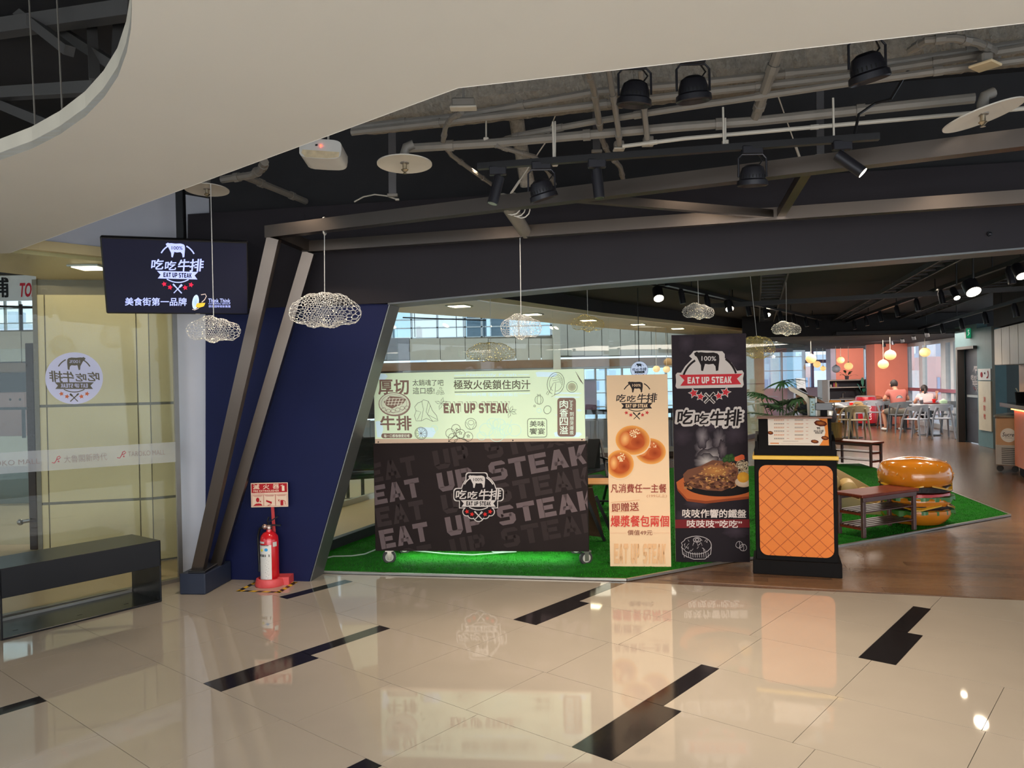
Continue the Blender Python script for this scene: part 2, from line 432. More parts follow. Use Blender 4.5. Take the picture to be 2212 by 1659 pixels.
def logo(a, cx, cy, k, dark, light, red, tcol=None, mirror=False):
    sgn = -1 if mirror else 1
    a.T = lambda x, y: (cx + sgn * k * x, cy + k * y)
    logo_bull(a, dark, light); logo_ring(a, dark); logo_word(a, dark); logo_ribbon(a, dark, tcol or light); logo_tail(a, dark, red)
    a.T = None
# ================================================================== SETTING
M_tile = mat('polished_tile', (176, 165, 150), rough=.035, spec=.9, var=.025, scale=3)
M_black = mat('black_granite', (34, 31, 32), rough=.09, spec=.6, var=.35, scale=160)
M_grout = mat('grout', (96, 88, 80), rough=.8)
M_wood = mat('wood_floor', (104, 78, 57), rough=.2, spec=.6, var=.16, scale=2.2, stretch=(2.2, 22, 1), bump=.12, bscale=18)
M_plank = [mat('wood_plank_%s' % k, c, rough=.2, spec=.6, var=.14, scale=3, stretch=(1.6, 26, 1), bump=.1, bscale=20) for k, c in (('a', (118, 90, 67)), ('b', (106, 79, 58)), ('c', (126, 96, 70)))]
M_turf = mat('turf', (28, 104, 22), rough=.85, spec=.1, var=.3, scale=9, bump=.6, bscale=260)
M_blade = mat('turf_blade', (36, 126, 26), rough=.7, spec=.15, var=.35, scale=14)
M_alu = mat('aluminium_trim', (168, 164, 156), rough=.35, metal=.8)
M_steel = mat('brushed_steel', (110, 100, 92), rough=.32, metal=1.0, var=.05, scale=2)
M_navy = mat('navy_paint', (15, 23, 66), rough=.6, spec=.25, var=.06, scale=4)
M_navyd = mat('dark_navy_box', (36, 44, 62), rough=.5)
M_slate = mat('slate_panel', (40, 36, 40), rough=.55, spec=.2, var=.06, scale=2)
M_edge = mat('grey_metal_edge', (104, 106, 106), rough=.4, metal=.5)
M_soff = mat('white_soffit', (208, 207, 201), rough=.65, var=.02, scale=1.5)
M_ring = mat('ring_enamel', (200, 194, 178), rough=.45)
M_dark = mat('black_ceiling', (34, 33, 35), rough=.8, var=.12)
M_cream = mat('cream_panel', (214, 196, 150), rough=.35, var=.02)
M_white = mat('white_paint', (206, 208, 218), rough=.6, var=.02)
M_joint = mat('panel_joint', (120, 112, 96), rough=.5)
M_teal = mat('teal_paint', (88, 122, 128), rough=.55)
M_salmon = mat('salmon_paint', (238, 134, 108), rough=.6, var=.02)
M_lav = mat('lavender_paint', (182, 168, 184), rough=.6)
M_frame = mat('window_frame_white', (196, 204, 210), rough=.4)
M_glass = glass_mat('clear_glass', (.93, .965, .95), .07)
M_glassw = glass_mat('window_glass', (.95, .98, 1.0), .04)
M_floorc = mat('corridor_floor', (206, 180, 138), rough=.3, var=.05, scale=2)
M_panelg = mat('balustrade_panel', (196, 192, 178), rough=.4, var=.02)
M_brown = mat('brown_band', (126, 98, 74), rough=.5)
M_blk = mat('black_metal', (26, 25, 26), rough=.4, metal=.3)
M_pipe = mat('grey_conduit', (126, 120, 112), rough=.55, var=.08, scale=12)
# --- mall floor: base + individually laid tiles
AV = (math.sin(R(40.1)), math.cos(R(40.1))); BV = (-AV[1], AV[0])
def ab(a, b): return (AV[0] * a + BV[0] * b, AV[1] * a + BV[1] * b)
GLP = Vector((-2.68, 6.24, 0)); GLD = Vector((.644, .765, 0)).normalized()   # the glazing on the left
g0 = GLP - GLD * 7.0
MALL = [(-2.66, 6.26), (g0.x, g0.y), (-6.5, -3.5), (9, -3.5), (9, 3.45), (3.4, 5.23), (.84, 5.91), (-1.6, 6.37)]
floor = struct('floor', MB().prism([(x, y, -.05) for x, y in MALL], (0, 0, .046)), M_grout)
A0, AP = 2.055, .596
STRIP = {0: [(3.70, 3.88)], 1: [(1.75, 1.947), (3.777, 3.88)], 2: [(1.845, 1.947), (4.9, 5.0)], 3: [(3.08, 3.27)], 4: [(1.13, 1.318), (3.165, 3.27)], 5: [(1.213, 1.318)], -2: [(4.295, 4.397)], -1: [(2.46, 2.56)]}
nt_ = 0
for i in range(-5, 11):
    a0, a1 = A0 + AP * i, A0 + AP * (i + 1)
    js = []
    st = sorted(STRIP.get(i, [])); cur = []
    seeds = [e for q in st for e in q] or [1.22]
    b = seeds[0]; lo = []
    while b > -6: b -= .61; lo.append(b)
    pts = lo[::-1] + [seeds[0]]
    for k in range(1, len(seeds)):
        if k % 2 == 1: pts.append(seeds[k])
        else:
            n = max(1, round((seeds[k] - seeds[k - 1]) / .61)); pts += [seeds[k - 1] + (seeds[k] - seeds[k - 1]) * t / n for t in range(1, n + 1)]
    b = pts[-1]
    while b < 8: b += .61; pts.append(b)
    for b0, b1 in zip(pts[:-1], pts[1:]):
        dark = any(abs(b0 - q[0]) < .01 and abs(b1 - q[1]) < .01 for q in st)
        g = .0014
        poly = [ab(a0 + g, b0 + g), ab(a0 + g, b1 - g), ab(a1 - g, b1 - g), ab(a1 - g, b0 + g)]
        if area2(poly) < 0: poly = poly[::-1]
        conv = MALL if area2(MALL) > 0 else MALL[::-1]
        poly = clipc(poly, conv)
        if len(poly) < 3: continue
        cx = sum(p[0] for p in poly) / len(poly); cy = sum(p[1] for p in poly) / len(poly)
        if cy < .9 or abs(cx) > .75 * cy + 1.2: continue
        MB().prism([(x, y, -.004) for x, y in poly], (0, 0, .004)).build('stone_strip' if dark else 'tile', M_black if dark else M_tile, floor); nt_ += 1
rest = [ab(-6, -8), ab(-6, 9), ab(.2, 9), ab(.2, -8)]
MB().prism([(x, y, -.0042) for x, y in ((-6, -3.4), (8, -3.4), (8, .75), (-6, .75))], (0, 0, .003)).build('tile_field', M_tile, floor, kind='stuff')
# --- restaurant floor, planks near the entrance
WOOD = [(-1.7, 6.34), (.84, 5.91), (3.4, 5.23), (9, 3.45), (15, 3.4), (15, 30), (9.6, 30), (8.4, 22.9), (1.5, 13.4), (-.55, 10.1), (-1.5, 8.05), (-1.85, 7.2), (-1.85, 6.5)]
floor2 = struct('floor_restaurant', MB().prism([(x, y, -.05) for x, y in WOOD], (0, 0, .045)), M_wood)
pd = Vector((.968, -.25, 0)).normalized(); pn = Vector((-pd.y, pd.x, 0))
conv = [(.86, 5.92), (3.4, 5.24), (9, 3.46), (9, 9.2), (5.6, 9.2), (1.4, 6.2)]
cnt = 0
for r_ in range(-30, 60):
    for k in range(-3, 8):
        o = Vector((2.6, 5.5, 0)) + pn * (r_ * .14) + pd * (k * 1.25 + (r_ * .47) % 1.25)
        q = [o, o + pd * 1.247, o + pd * 1.247 + pn * .138, o + pn * .138]; q = [(p.x, p.y) for p in q]
        if area2(q) < 0: q = q[::-1]
        q = clipc(q, conv)
        if len(q) < 3: continue
        cx = sum(p[0] for p in q) / len(q); cy = sum(p[1] for p in q) / len(q)
        if cx > .70 * cy + .5 or cnt >= 295: continue
        MB().prism([(x, y, -.005) for x, y in q], (0, 0, .0045)).build('plank', random.choice(M_plank), floor2); cnt += 1
# --- artificial turf
TURF = [(-1.62, 6.40), (.84, 5.95), (1.70, 6.44), (2.89, 6.96), (5.24, 8.27), (5.58, 10.08), (5.85, 13.2), (1.6, 13.1), (-.5, 9.95), (-1.46, 7.95), (-1.78, 7.1)]
turf = thing('artificial_turf', 'bright green artificial turf laid inside the restaurant entrance', 'turf', (1.5, 8, 0))
MB().prism([(x, y, 0) for x, y in TURF], (0, 0, .012)).build('turf_mat', M_turf, turf, world=True)
tp = Bars(); edge = [Vector((x, y, .008)) for x, y in TURF]
for a, b in zip(edge[0:6], edge[1:7]): tp.beam(a, b, .022, .018)
tp.build('edge_trim', M_alu, turf, world=True)
def inpoly(x, y, P):
    c = False; n = len(P)
    for i in range(n):
        (x1, y1), (x2, y2) = P[i], P[(i + 1) % n]
        if (y1 > y) != (y2 > y) and x < (x2 - x1) * (y - y1) / (y2 - y1) + x1: c = not c
    return c
tb = MB(); rnd = random.Random(3)
while len(tb.f) < 70000:
    x, y = rnd.uniform(-1.7, 5.6), 5.9 + rnd.random() ** 1.6 * 6
    if not inpoly(x, y, TURF): continue
    a = rnd.random() * 6.28; h_ = rnd.uniform(.006, .012); w_ = .0028
    dx, dy = math.cos(a) * w_, math.sin(a) * w_
    n = len(tb.v); tb.v += [(x - dx, y - dy, .011), (x + dx, y + dy, .011), (x + rnd.uniform(-.006, .006), y + rnd.uniform(-.006, .006), .012 + h_)]; tb.f.append((n, n + 1, n + 2))
tb.build('turf_pile', M_blade, turf, world=True, kind='stuff', fix=False)
# --- floors beyond the glazing
gl_left = [(-2.68, 6.24), (g0.x, g0.y), (-12, 3), (-12, 10.5), (-2.0, 10.5), (-1.0, 9.3), (-1.5, 8.05), (-1.86, 7.1), (-1.95, 6.6)]
struct('floor_corridor', MB().prism([(x, y, -.05) for x, y in gl_left], (0, 0, .046)), M_floorc)
# --- portal: slanted navy wall slab and the slate fascia
PW0, PWD = (-2.25, 6.24), (.62, -.11)
def pw(px, py, off=0.0): return onp(px, py, PW0, PWD, off)
pn_ = Vector((.11, .62, 0)).normalized()
zc = [pw(444, 660), pw(839, 657), pw(668, 1256), pw(444, 1254)]
zc[2].z = 0; zc[3].z = 0
wall_portal = struct('wall_portal', MB().prism(zc, pn_ * .22), M_navy)
et = MB()
a, b = pw(839, 657), pw(668, 1256); b.z = 0
et.prism([a + Vector((.004, 0, 0)), b + Vector((.004, 0, 0)), b + Vector((.012, 0, 0)), a + Vector((.012, 0, 0))], pn_ * .235)
struct('edge_cladding', et, M_edge, wall_portal)
fz = [pw(408, 462), pw(2700, 200), pw(2700, 494), pw(1280, 613), pw(839, 655), pw(408, 672)]
fz[1].z = fz[0].z = 2.93
for p in fz: p -= pn_ * .015
wall_fascia = struct('wall_fascia', MB().prism(fz, pn_ * .25), M_slate)
lip = MB(); la, lb, lc = pw(839, 655), pw(1280, 613), pw(2700, 494)
dz = Vector((0, 0, -.012))
lip.prism([la - pn_ * .016, lb - pn_ * .016, lb - pn_ * .016 + dz, la - pn_ * .016 + dz], pn_ * .27)
lip.prism([lb - pn_ * .016, lc - pn_ * .016, lc - pn_ * .016 + dz, lb - pn_ * .016 + dz], pn_ * .27)
struct('edge_cladding', lip, M_edge, wall_fascia)
# --- white wall end between glazing and portal
wp = [at(393, 686, 6.42), at(446, 700, 6.42), at(449, 1252, 6.42), at(399, 1252, 6.42)]
x0, x1 = at(396, 960, 6.42).x, at(447, 960, 6.42).x
struct('wall_white_pier', MB().box(((x0 + x1) / 2 - .015, 6.56, 1.2), (x1 - x0 + .05, .26, 2.4), bev=.004), M_white)
# --- ceilings
dk = MB().prism([(x, y, 3.6) for x, y in ((-9, -4), (14, -4), (14, 7), (-9, 7))], (0, 0, .1))
struct('ceiling', dk, M_dark)
ua_, ub_ = pw(150, 500, .2), pw(2900, 400, .2)
struct('wall_upper_dark', MB().prism([(ua_.x, ua_.y, 2.84), (ub_.x, ub_.y, 2.84), (ub_.x, ub_.y, 3.62), (ua_.x, ua_.y, 3.62)], pn_ * .1), M_dark)
struct('wall_upper_left', MB().prism([(-9, 6.8, 2.56), (-2.2, 6.8, 2.56), (-2.2, 6.8, 3.62), (-9, 6.8, 3.62)], (0, .1, 0)), M_dark)
RC = [(-2.3, 6.75), (3.6, 5.6), (9, 4), (15, 4), (15, 30), (9, 30), (8.6, 22.9), (1.6, 13.4), (-.4, 10.15), (-1.4, 8.1), (-1.75, 7.2)]
struct('ceiling_restaurant', MB().prism([(x, y, 2.86) for x, y in RC], (0, 0, .1)), M_dark)
# white bulkhead with the round cut-out
ZS = 2.48
ext = [fl(40, 540, ZS), fl(990, 190, ZS), fl(2212, 50, ZS)]
ext[0] = fl(20, 547, ZS)
e4 = ext[2] + (ext[2] - ext[1]).normalized() * 4
op = [fl(x, y, ZS) for x, y in ((-420, 475), (-180, 415), (0, 346), (70, 321), (130, 290), (185, 251), (225, 210), (255, 165), (274, 112), (283, 62), (285, 20), (284, -40), (270, -160), (230, -330))]
outer = [ext[0], ext[1], ext[2], e4, Vector((5, -2.6, ZS)), Vector((op[-1].x - .05, -2.6, ZS))] + op[::-1] + [fl(-420, 560, ZS)]
sf = struct('ceiling_bulkhead', MB().prism([tuple(p) for p in outer], (0, 0, .03)), M_soff)
rg = MB()
for p, q in zip(op[:-1], op[1:]):
    rg.add([p, q, q + Vector((0, 0, .085)), p + Vector((0, 0, .085))], [(0, 1, 2, 3)])
    d = (q - p).normalized().cross(Vector((0, 0, 1))) * -.012
    rg.add([p + d, q + d, q + d + Vector((0, 0, .085)), p + d + Vector((0, 0, .085))], [(0, 1, 2, 3)])
struct('opening_ring', rg, M_ring, sf, smooth=60)
bd = Bars()
for p, q in ((ext[0], ext[1]), (ext[1], ext[2]), (ext[2], e4)): bd.tube([p + Vector((0, 0, .002)), q + Vector((0, 0, .002))], .003, 5)
struct('corner_bead', bd, mat('corner_bead', (236, 234, 226), rough=.4), sf)
# dark trusses inside the cut-out
tr = thing('roof_truss', 'dark steel roof truss seen up through the round ceiling opening', 'truss', at(110, 150, 4.2))
for (p, q, w_) in (((-60, 70), (290, 20), .08), ((10, 0), (150, 110), .05), ((120, 60), (260, 150), .05), ((195, 0), (205, 180), .05), ((260, 0), (255, 150), .06), ((-40, 205), (210, 190), .06), ((0, 225), (110, 270), .05)):
    MB().beam(at(p[0], p[1], 4.4), at(q[0], q[1], 3.9), w_, w_).build('truss_member', mat('dark_steel', (70, 68, 66), rough=.6), tr, world=True)
tc = Bars()
for x in (62, 122): tc.tube([at(x, -20, 4.0), at(x + 14, 275, 3.6)], .004, 5)
tc.build('hanger_wire', M_pipe, tr, world=True)
# --- left glazing: glass, head rail, post, film strip
gl = thing('wall_glass_front', None, None, GLP, 0, kind='structure')
def gp(px, py, off=0.0): return onp(px, py, GLP, GLD, off)
ga, gb = gp(-160, 900), gp(384, 900)
nrm = Vector((-GLD.y, GLD.x, 0))
MB().prism([(ga.x, ga.y, .03), (gb.x, gb.y, .03), (gb.x, gb.y, 2.52), (ga.x, ga.y, 2.52)], nrm * .012).build('pane', M_glass, gl, world=True)
MB().beam((GLP.x, GLP.y, .0), (GLP.x, GLP.y, 2.5), .02, .035, up=tuple(GLD)).build('end_post', M_alu, gl, world=True)
MB().beam((ga.x, ga.y, .015), (gb.x, gb.y, .015), .05, .03).build('floor_track', M_alu, gl, world=True)
q0 = gp(-160, 530); MB().beam((ga.x, ga.y, 2.56), (gb.x, gb.y, 2.56), .06, .07).build('head_rail', M_cream, gl, world=True)
# fascia over the glazing
fa = gb + GLD * .6
MB().prism([(ga.x, ga.y, 2.6), (fa.x, fa.y, 2.6), (fa.x, fa.y, 3.1), (ga.x, ga.y, 3.1)], nrm * .05).build('head_panel', M_white, gl, world=True)
# cream panelled wall behind it
cw = thing('wall_cream_panels', None, None, (-3.4, 6.9, 0), 0, kind='structure')
cor = at(328, 1000, 6.95); lft = at(78, 1000, 6.75); rgt = Vector((-2.80, 6.6, 0)) + Vector((.06, .95, 0))
zs = [0, .56, 1.405, 2.38]
lv = Vector((lft.x, lft.y, 0)); cv = Vector((cor.x, cor.y, 0)); mid = at(301, 1000, 6.93); mv = Vector((mid.x, mid.y, 0))
m101 = at(104, 1000, 6.77); kv = Vector((m101.x, m101.y, 0))
rv = cv + (Vector((-2.74, 7.3, 0)) - cv)
for p, q in ((lv, kv), (kv, mv), (mv, cv), (cv, rv)):
    d = (q - p).normalized(); n_ = Vector((-d.y, d.x, 0)); p2, q2 = p + d * .005, q - d * .005
    for z0, z1 in zip(zs[:-1], zs[1:]):
        MB().prism([(p2.x, p2.y, z0 + .012), (q2.x, q2.y, z0 + .012), (q2.x, q2.y, z1 - .012), (p2.x, p2.y, z1 - .012)], n_ * .03).build('panel', M_cream, cw, world=True)
bk = MB()
for p, q in ((lv, mv), (mv, cv), (cv, rv)):
    d = (q - p).normalized(); n_ = Vector((-d.y, d.x, 0)); p, q = p + n_ * .012, q + n_ * .012
    bk.prism([(p.x, p.y, 0), (q.x, q.y, 0), (q.x, q.y, 2.5), (p.x, p.y, 2.5)], n_ * .05)
bk.prism([(lv.x, lv.y, 0), (lv.x, lv.y, 2.5), (lv.x - .2, lv.y + .9, 2.5), (lv.x - .2, lv.y + .9, 0)], (.04, 0, 0))
bk.build('joint_backing', M_joint, cw, world=True)
cc = [Vector((-2.7, 6.3, 2.5)), Vector((g0.x, g0.y, 2.5)), Vector((-8.6, 1.6, 2.5)), fl(-260, 556, 2.5), fl(0, 588, 2.5), fl(78, 597, 2.5), Vector((lv.x - .02, lv.y + .1, 2.5)), Vector((cv.x, cv.y + .1, 2.5)), Vector((-2.2, 7.4, 2.5))]
struct('ceiling_corridor', MB().prism([tuple(p) for p in cc], (0, 0, .08)), M_cream)
# ================================================================== BEYOND THE GLAZING
def fbox(px0, py0, px1, py1, Y, t, bev=0.0):
    """upright frontal box whose front face spans these picture corners at distance Y"""
    p, q = at((px0 + px1) / 2, py0, Y), at((px0 + px1) / 2, py1, Y); a, b = at(px0, (py0 + py1) / 2, Y), at(px1, (py0 + py1) / 2, Y)
    return MB().box(((a.x + b.x) / 2, Y + t / 2, (p.z + q.z) / 2), (b.x - a.x, t, p.z - q.z), bev=bev)
def fb(b, px0, py0, px1, py1, Y, t):
    s_ = fbox(px0, py0, px1, py1, Y, t); b.add(s_.v, s_.f); return b
M_sign = mat('sign_white', (220, 222, 226), rough=.4)
M_darkshop = mat('shop_interior', (52, 48, 52), rough=.6)
M_pink = mat('pink_cabinet', (178, 142, 138), rough=.5)
# -- seen at the far left, through the opening beside the cream wall
YL = 12.5
sb = thing('shop_sign_board', 'white hanging shop sign board with black and red lettering beyond the left glazing', 'sign', at(20, 650, YL))
fbox(-90, 588, 77, 650, YL, .06).build('board', M_sign, sb, world=True)
am = homog([(-90, 588), (77, 588), (77, 650), (-90, 650)], [(0, 1), (1, 1), (1, 0), (0, 0)])
pa, pb, pc = at(-90, 619, YL), at(77, 619, YL), (at(-6, 588, YL), at(-6, 650, YL))
ar = Art(lambda x, y: ((pb.x - pa.x) * am(x, y)[0], (pc[0].z - pc[1].z) * am(x, y)[1]))
ar.text('舖', -26, 600, 18, 642, (20, 20, 22), .03); ar.text('TOPP', 42, 612, 88, 643, (196, 44, 60), .03, .1)
ar.build('lettering', print_mat('ink'), Vector((pa.x, YL - .003, pc[1].z)), Vector((1, 0, 0)), Vector((0, 0, 1)), sb)
wl = thing('wall_far_left', None, None, at(20, 780, YL), 0, kind='structure')
for x0, x1 in ((-420, -300), (-298, -180), (-178, -90), (-88, -2), (0, 45), (47, 73), (75, 140), (142, 210)): fbox(x0, 716, x1, 784, YL, .05).build('panel', M_panelg, wl, world=True)
fbox(-420, 716, 210, 784, YL + .06, .05).build('panel_backing', M_joint, wl, world=True)
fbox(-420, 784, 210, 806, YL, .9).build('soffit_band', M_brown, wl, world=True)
fbox(-420, 800, 210, 985, YL + 1.6, .05).build('shop_back', M_darkshop, wl, world=True)
fbox(-420, 945, 210, 1010, YL - .2, .05).build('low_panel', M_panelg, wl, world=True)
fbox(-420, 1010, 210, 1130, YL - .1, .05).build('low_front', mat('shop_front_grey', (120, 128, 124), rough=.3), wl, world=True)
wf = Bars()
for x in (-380, -300, -220, -140, -90, -40, 8, 40, 76, 120, 170): fb(wf, x, 650, x + 3, 716, YL + 3.5, .06)
for y in (668, 700): fb(wf, -420, y, 210, y + 2, YL + 3.5, .06)
wf.build('window_bar', M_frame, wl, world=True)
struct('wall_corridor_left', MB().box((-12.2, 9, 2), (.2, 16, 5)), M_panelg)
struct('ceiling_corridor_high', MB().prism([(-12.2, 7.2, 4.3), (-4.3, 7.2, 4.3), (-4.3, 17, 4.3), (-12.2, 17, 4.3)], (0, 0, .1)), M_panelg)
hr = thing('balcony_rail', 'dark balcony rail with glass post above the panelled band at far left', 'railing', at(20, 716, YL))
MB().tube([at(-420, 652, YL - .1), at(84, 664, YL - .1)], .018, 6).build('handrail', M_blk, hr, world=True)
fbox(42, 657, 47, 714, YL - .1, .03).build('post', M_blk, hr, world=True)
fbox(-420, 664, 84, 714, YL - .08, .01).build('pane', M_glass, hr, world=True)
kc = thing('pink_kiosk', 'pale pink cabinet with two dark round holes in the shop beyond the left glazing', 'cabinet', at(20, 945, YL + .4))
fbox(-60, 848, 52, 946, YL + .4, .5, .01).build('body', M_pink, kc, world=True)
for x in (22, 43): MB().sph(at(x, 863, YL + .39), .02, 10, 6, 1, .3, 1).build('round_hole', M_blk, kc, world=True)
hr2 = thing('lower_rail', 'dark handrail with square post before the pink cabinet', 'railing', at(40, 945, YL - .3))
MB().beam(at(-420, 886, YL - .3), at(86, 882, YL - .3), .04, .04).build('handrail', M_blk, hr2, world=True)
fbox(47, 884, 53, 946, YL - .3, .03).build('post', M_blk, hr2, world=True)
for lab, x0, x1 in (('left', -14, 24), ('right', 50, 82)):
    pa = at(x0, 852, YL + 1.5); w_ = at(x1, 852, YL + 1.5).x - pa.x
    ar = Art(lambda x, y: (x * w_, -y * .09)); cy_ = (130, 210, 245)
    for k in range(4):
        ar.arc(.12 + k * .25, .5, .09, 0, 360, .05, cy_, ry=.36, n=10); ar.line([(.12 + k * .25, .1), (.12 + k * .25, .9)], .04, cy_)
    o = ar.build('neon_sign', print_mat('ink_glow', estr=1.5), Vector((pa.x, pa.y, pa.z)), Vector((1, 0, 0)), Vector((0, 0, 1)))
    props(o, 'cyan lit shop lettering beyond the left glazing, %s one of the pair' % lab, 'sign', 'cyan lit letterings')
dr = thing('glass_door', 'dark framed glass door with lever handle behind the left glazing', 'door', at(60, 1195, 7.6))
pz = at(77, 1190, 7.6)
MB().box((pz.x, 7.6, 1.0), (.075, .06, 2.0), bev=.004).build('stile', mat('dark_bronze', (62, 50, 44), rough=.4, metal=.4), dr, world=True)
MB().box((pz.x - .45, 7.6, 1.0), (.82, .012, 1.9)).build('pane', M_glass, dr, world=True)
hm = MB().tube([at(66, 1124, 7.54), at(44, 1128, 7.54)], .018, 8); hm.sph(at(44, 1128, 7.53), .03); hm.build('handle', mat('handle_steel', (150, 146, 140), rough=.25, metal=.9), dr, world=True)
# square recessed lights in the cream ceiling strips
M_lit = mat('lit_diffuser', (255, 240, 214), emit=(255, 232, 190), estr=9)
M_litw = mat('lit_lamp', (255, 236, 210), emit=(255, 236, 205), estr=22)
def downlight(p, w_, lab, grp, rz=0.0, pw_=0):
    t = thing('square_downlight', lab, 'light', p, rz, grp)
    MB().box((0, 0, -.006), (w_, w_, .012), bev=.003).build('frame', M_frame, t)
    MB().box((0, 0, -.014), (w_ * .8, w_ * .8, .006)).build('diffuser', M_lit, t)
downlight(fl(195, 576, 2.5), .24, 'square recessed light in the cream ceiling left of the television', 'square downlights')
# -- atrium seen through the restaurant glazing
cs = [Vector((x, y, 2.6)) for x, y in ((-2.4, 6.8), (-1.78, 7.1), (-1.45, 7.98), (-.5, 10.02), (1.53, 13.28), (3.8, 16.33), (8.5, 22.8))]
far = [fl(x, y, 2.6) for x, y in ((700, 668), (850, 674), (1000, 684), (1150, 694), (1300, 708), (1500, 724), (1745, 743))]
far[-1] = Vector((9.4, 27.5, 2.6))
st = MB()
n = len(cs); st.add(cs + far + [p + Vector((0, 0, .1)) for p in cs + far], [(i, i + 1, n + i + 1, n + i) for i in range(n - 1)] + [(2 * n + i, 3 * n + i, 3 * n + i + 1, 2 * n + i + 1) for i in range(n - 1)] + [(n + i, n + i + 1, 3 * n + i + 1, 3 * n + i) for i in range(n - 1)])
struct('ceiling_atrium_strip', st, M_cream)
for k, (x, y, lab) in enumerate(((992, 660, 'nearest the navy wall'), (1150, 678, 'above the silver cloud lamp'), (1271, 691, 'behind the gold cloud lamp'), (1378, 700, 'above the bun banner'), (1464, 709, 'left of the steak banner'), (1684, 737, 'behind the gold cloud'), (1722, 745, 'at the far end'))):
    downlight(fl(x, y, 2.6), .30, 'square recessed light in the strip beyond the glass wall, ' + lab, 'square downlights', R(-20))
ua = thing('wall_atrium_upper', None, None, at(1000, 780, 19), 0, kind='structure')
M_pb = mat('balustrade_blue_grey', (150, 152, 160), rough=.4)
js_ = [640, 700, 770, 835, 885, 951, 1005, 1055, 1114, 1142, 1169, 1194]
for a_, b_ in zip(js_[:-1], js_[1:]): fbox(a_ + .6, 731 if a_ >= 885 else 730, b_ - .6, 778, 19, .06).build('panel', M_panelg if a_ >= 885 else M_pb, ua, world=True)
fbox(640, 731, 1194, 778, 19.07, .05).build('panel_backing', M_joint, ua, world=True)
fbox(1194, 640, 1210, 800, 18.8, .3).build('column', M_panelg, ua, world=True)
js_ = [1210, 1226, 1262, 1300, 1340, 1372, 1407, 1442, 1480, 1540, 1608]
for a_, b_ in zip(js_[:-1], js_[1:]): fbox(a_ + .6, 690, b_ - .6, 768, 20, .06).build('panel', M_panelg, ua, world=True)
fbox(1210, 690, 1608, 768, 20.07, .05).build('panel_backing', M_joint, ua, world=True)
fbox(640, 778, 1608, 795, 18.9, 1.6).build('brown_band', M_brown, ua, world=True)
fbox(640, 786, 1608, 797, 20.6, 3).build('shop_soffit', M_panelg, ua, world=True)
# upper atrium windows
M_blueglass = glass_mat('blue_glass', (.80, .92, .98), .06)
wa = thing('window_1', None, None, at(1000, 731, 23), 0, kind='structure')
fr = Bars()
for x in (845, 888, 944, 1004, 1040, 1120, 1190): fb(fr, x - 2, 640, x + 2, 732, 23, .12)
for y in (666, 690, 708, 730): fb(fr, 660, y - 1.2, 1194, y + 1.2, 23, .1)
fr.build('window_frame', M_frame, wa, world=True)
fbox(660, 640, 888, 731, 23.3, .02).build('pane', M_blueglass, wa, world=True)
fbox(888, 640, 1004, 731, 23.3, .02).build('pane', M_glassw, wa, world=True)
fbox(1004, 640, 1194, 731, 23.3, .02).build('pane', M_blueglass, wa, world=True)
wb = Bars(); fb(wb, 1008, 640, 1050, 731, 24, .2); fb(wb, 1060, 640, 1100, 731, 24.4, .2); fb(wb, 700, 640, 850, 731, 24.4, .2)
wb.build('reveal_wall', M_pb, wa, world=True)
rv_ = Bars()
for x in (895, 985, 1000, 1045): fb(rv_, x, 672, x + 1.2, 728, 22.6, .03)
rv_.tube([at(870, 686, 22.6), at(1050, 692, 22.6)], .02, 5); rv_.build('inner_rail', M_blk, wa, world=True)
ha = thing('wall_atrium_high', None, None, at(1000, 600, 25), 0, kind='structure')
for k_ in range(5):
    for j_ in range(7):
        MB().box((-7 + j_ * 2.6, 25.2, 4.6 + k_ * 2.4), (2.5, .1, 1.5)).build('panel', M_cream if k_ % 2 else M_panelg, ha, world=True)
    MB().box((.8, 25.3, 5.8 + k_ * 2.4), (18.2, .1, .9)).build('window_band', M_pb, ha, world=True)
for k_ in range(5): MB().beam((-7 + k_ * 3, 24.6, 3.8), (-4.5 + k_ * 3.4, 24.8, 16), .3, .3).build('slanting_rib', M_panelg, ha, world=True)
# lower opposite level
la_ = thing('wall_atrium_lower', None, None, at(1000, 975, 15), 0, kind='structure')
js_ = [640, 700, 745, 800, 870, 950, 1030, 1110, 1190, 1240, 1276, 1293, 1340, 1400, 1450, 1520, 1608]
for a_, b_ in zip(js_[:-1], js_[1:]): fbox(a_ + .5, 908, b_ - .5, 972, 15, .06).build('panel', M_pb, la_, world=True)
fbox(640, 908, 1608, 972, 15.07, .05).build('panel_backing', M_joint, la_, world=True)
fbox(640, 972, 1608, 982, 14.9, .3).build('ledge', M_panelg, la_, world=True)
fbox(640, 982, 1608, 1010, 15.2, .1).build('under_ledge_band', M_brown, la_, world=True)  # plain brown band below the ledge
fbox(640, 797, 870, 905, 20.5, .1).build('dark_shopfront', M_darkshop, la_, world=True)
fbox(1040, 1000, 1608, 1040, 15.6, .1).build('lower_front', mat('shop_front_grey', (120, 128, 124)), la_, world=True)
rl = thing('atrium_rail', 'dark handrail above the grey balustrade across the atrium', 'railing', at(1000, 905, 14.9))
MB().beam(at(640, 902, 14.9), at(1608, 884, 14.9), .06, .09).build('handrail', M_blk, rl, world=True)
for x in (700, 782, 1288, 1450): fbox(x, 890, x + 3, 908, 14.95, .03).build('post', M_blk, rl, world=True)
rb = fbox(770, 897, 806, 905, 17, .05).build('red_bench_band', mat('red_band', (168, 62, 48), rough=.5), la_, world=True)
wc = thing('window_2', None, None, at(1330, 880, 22), 0, kind='structure')
fr = Bars()
for x in (1244, 1287, 1310, 1345, 1390, 1440, 1500, 1600): fb(fr, x - 2, 795, x + 2, 905, 22, .12)
for y in (797, 822, 850, 880): fb(fr, 870, y - 1, 1608, y + 1, 22, .1)
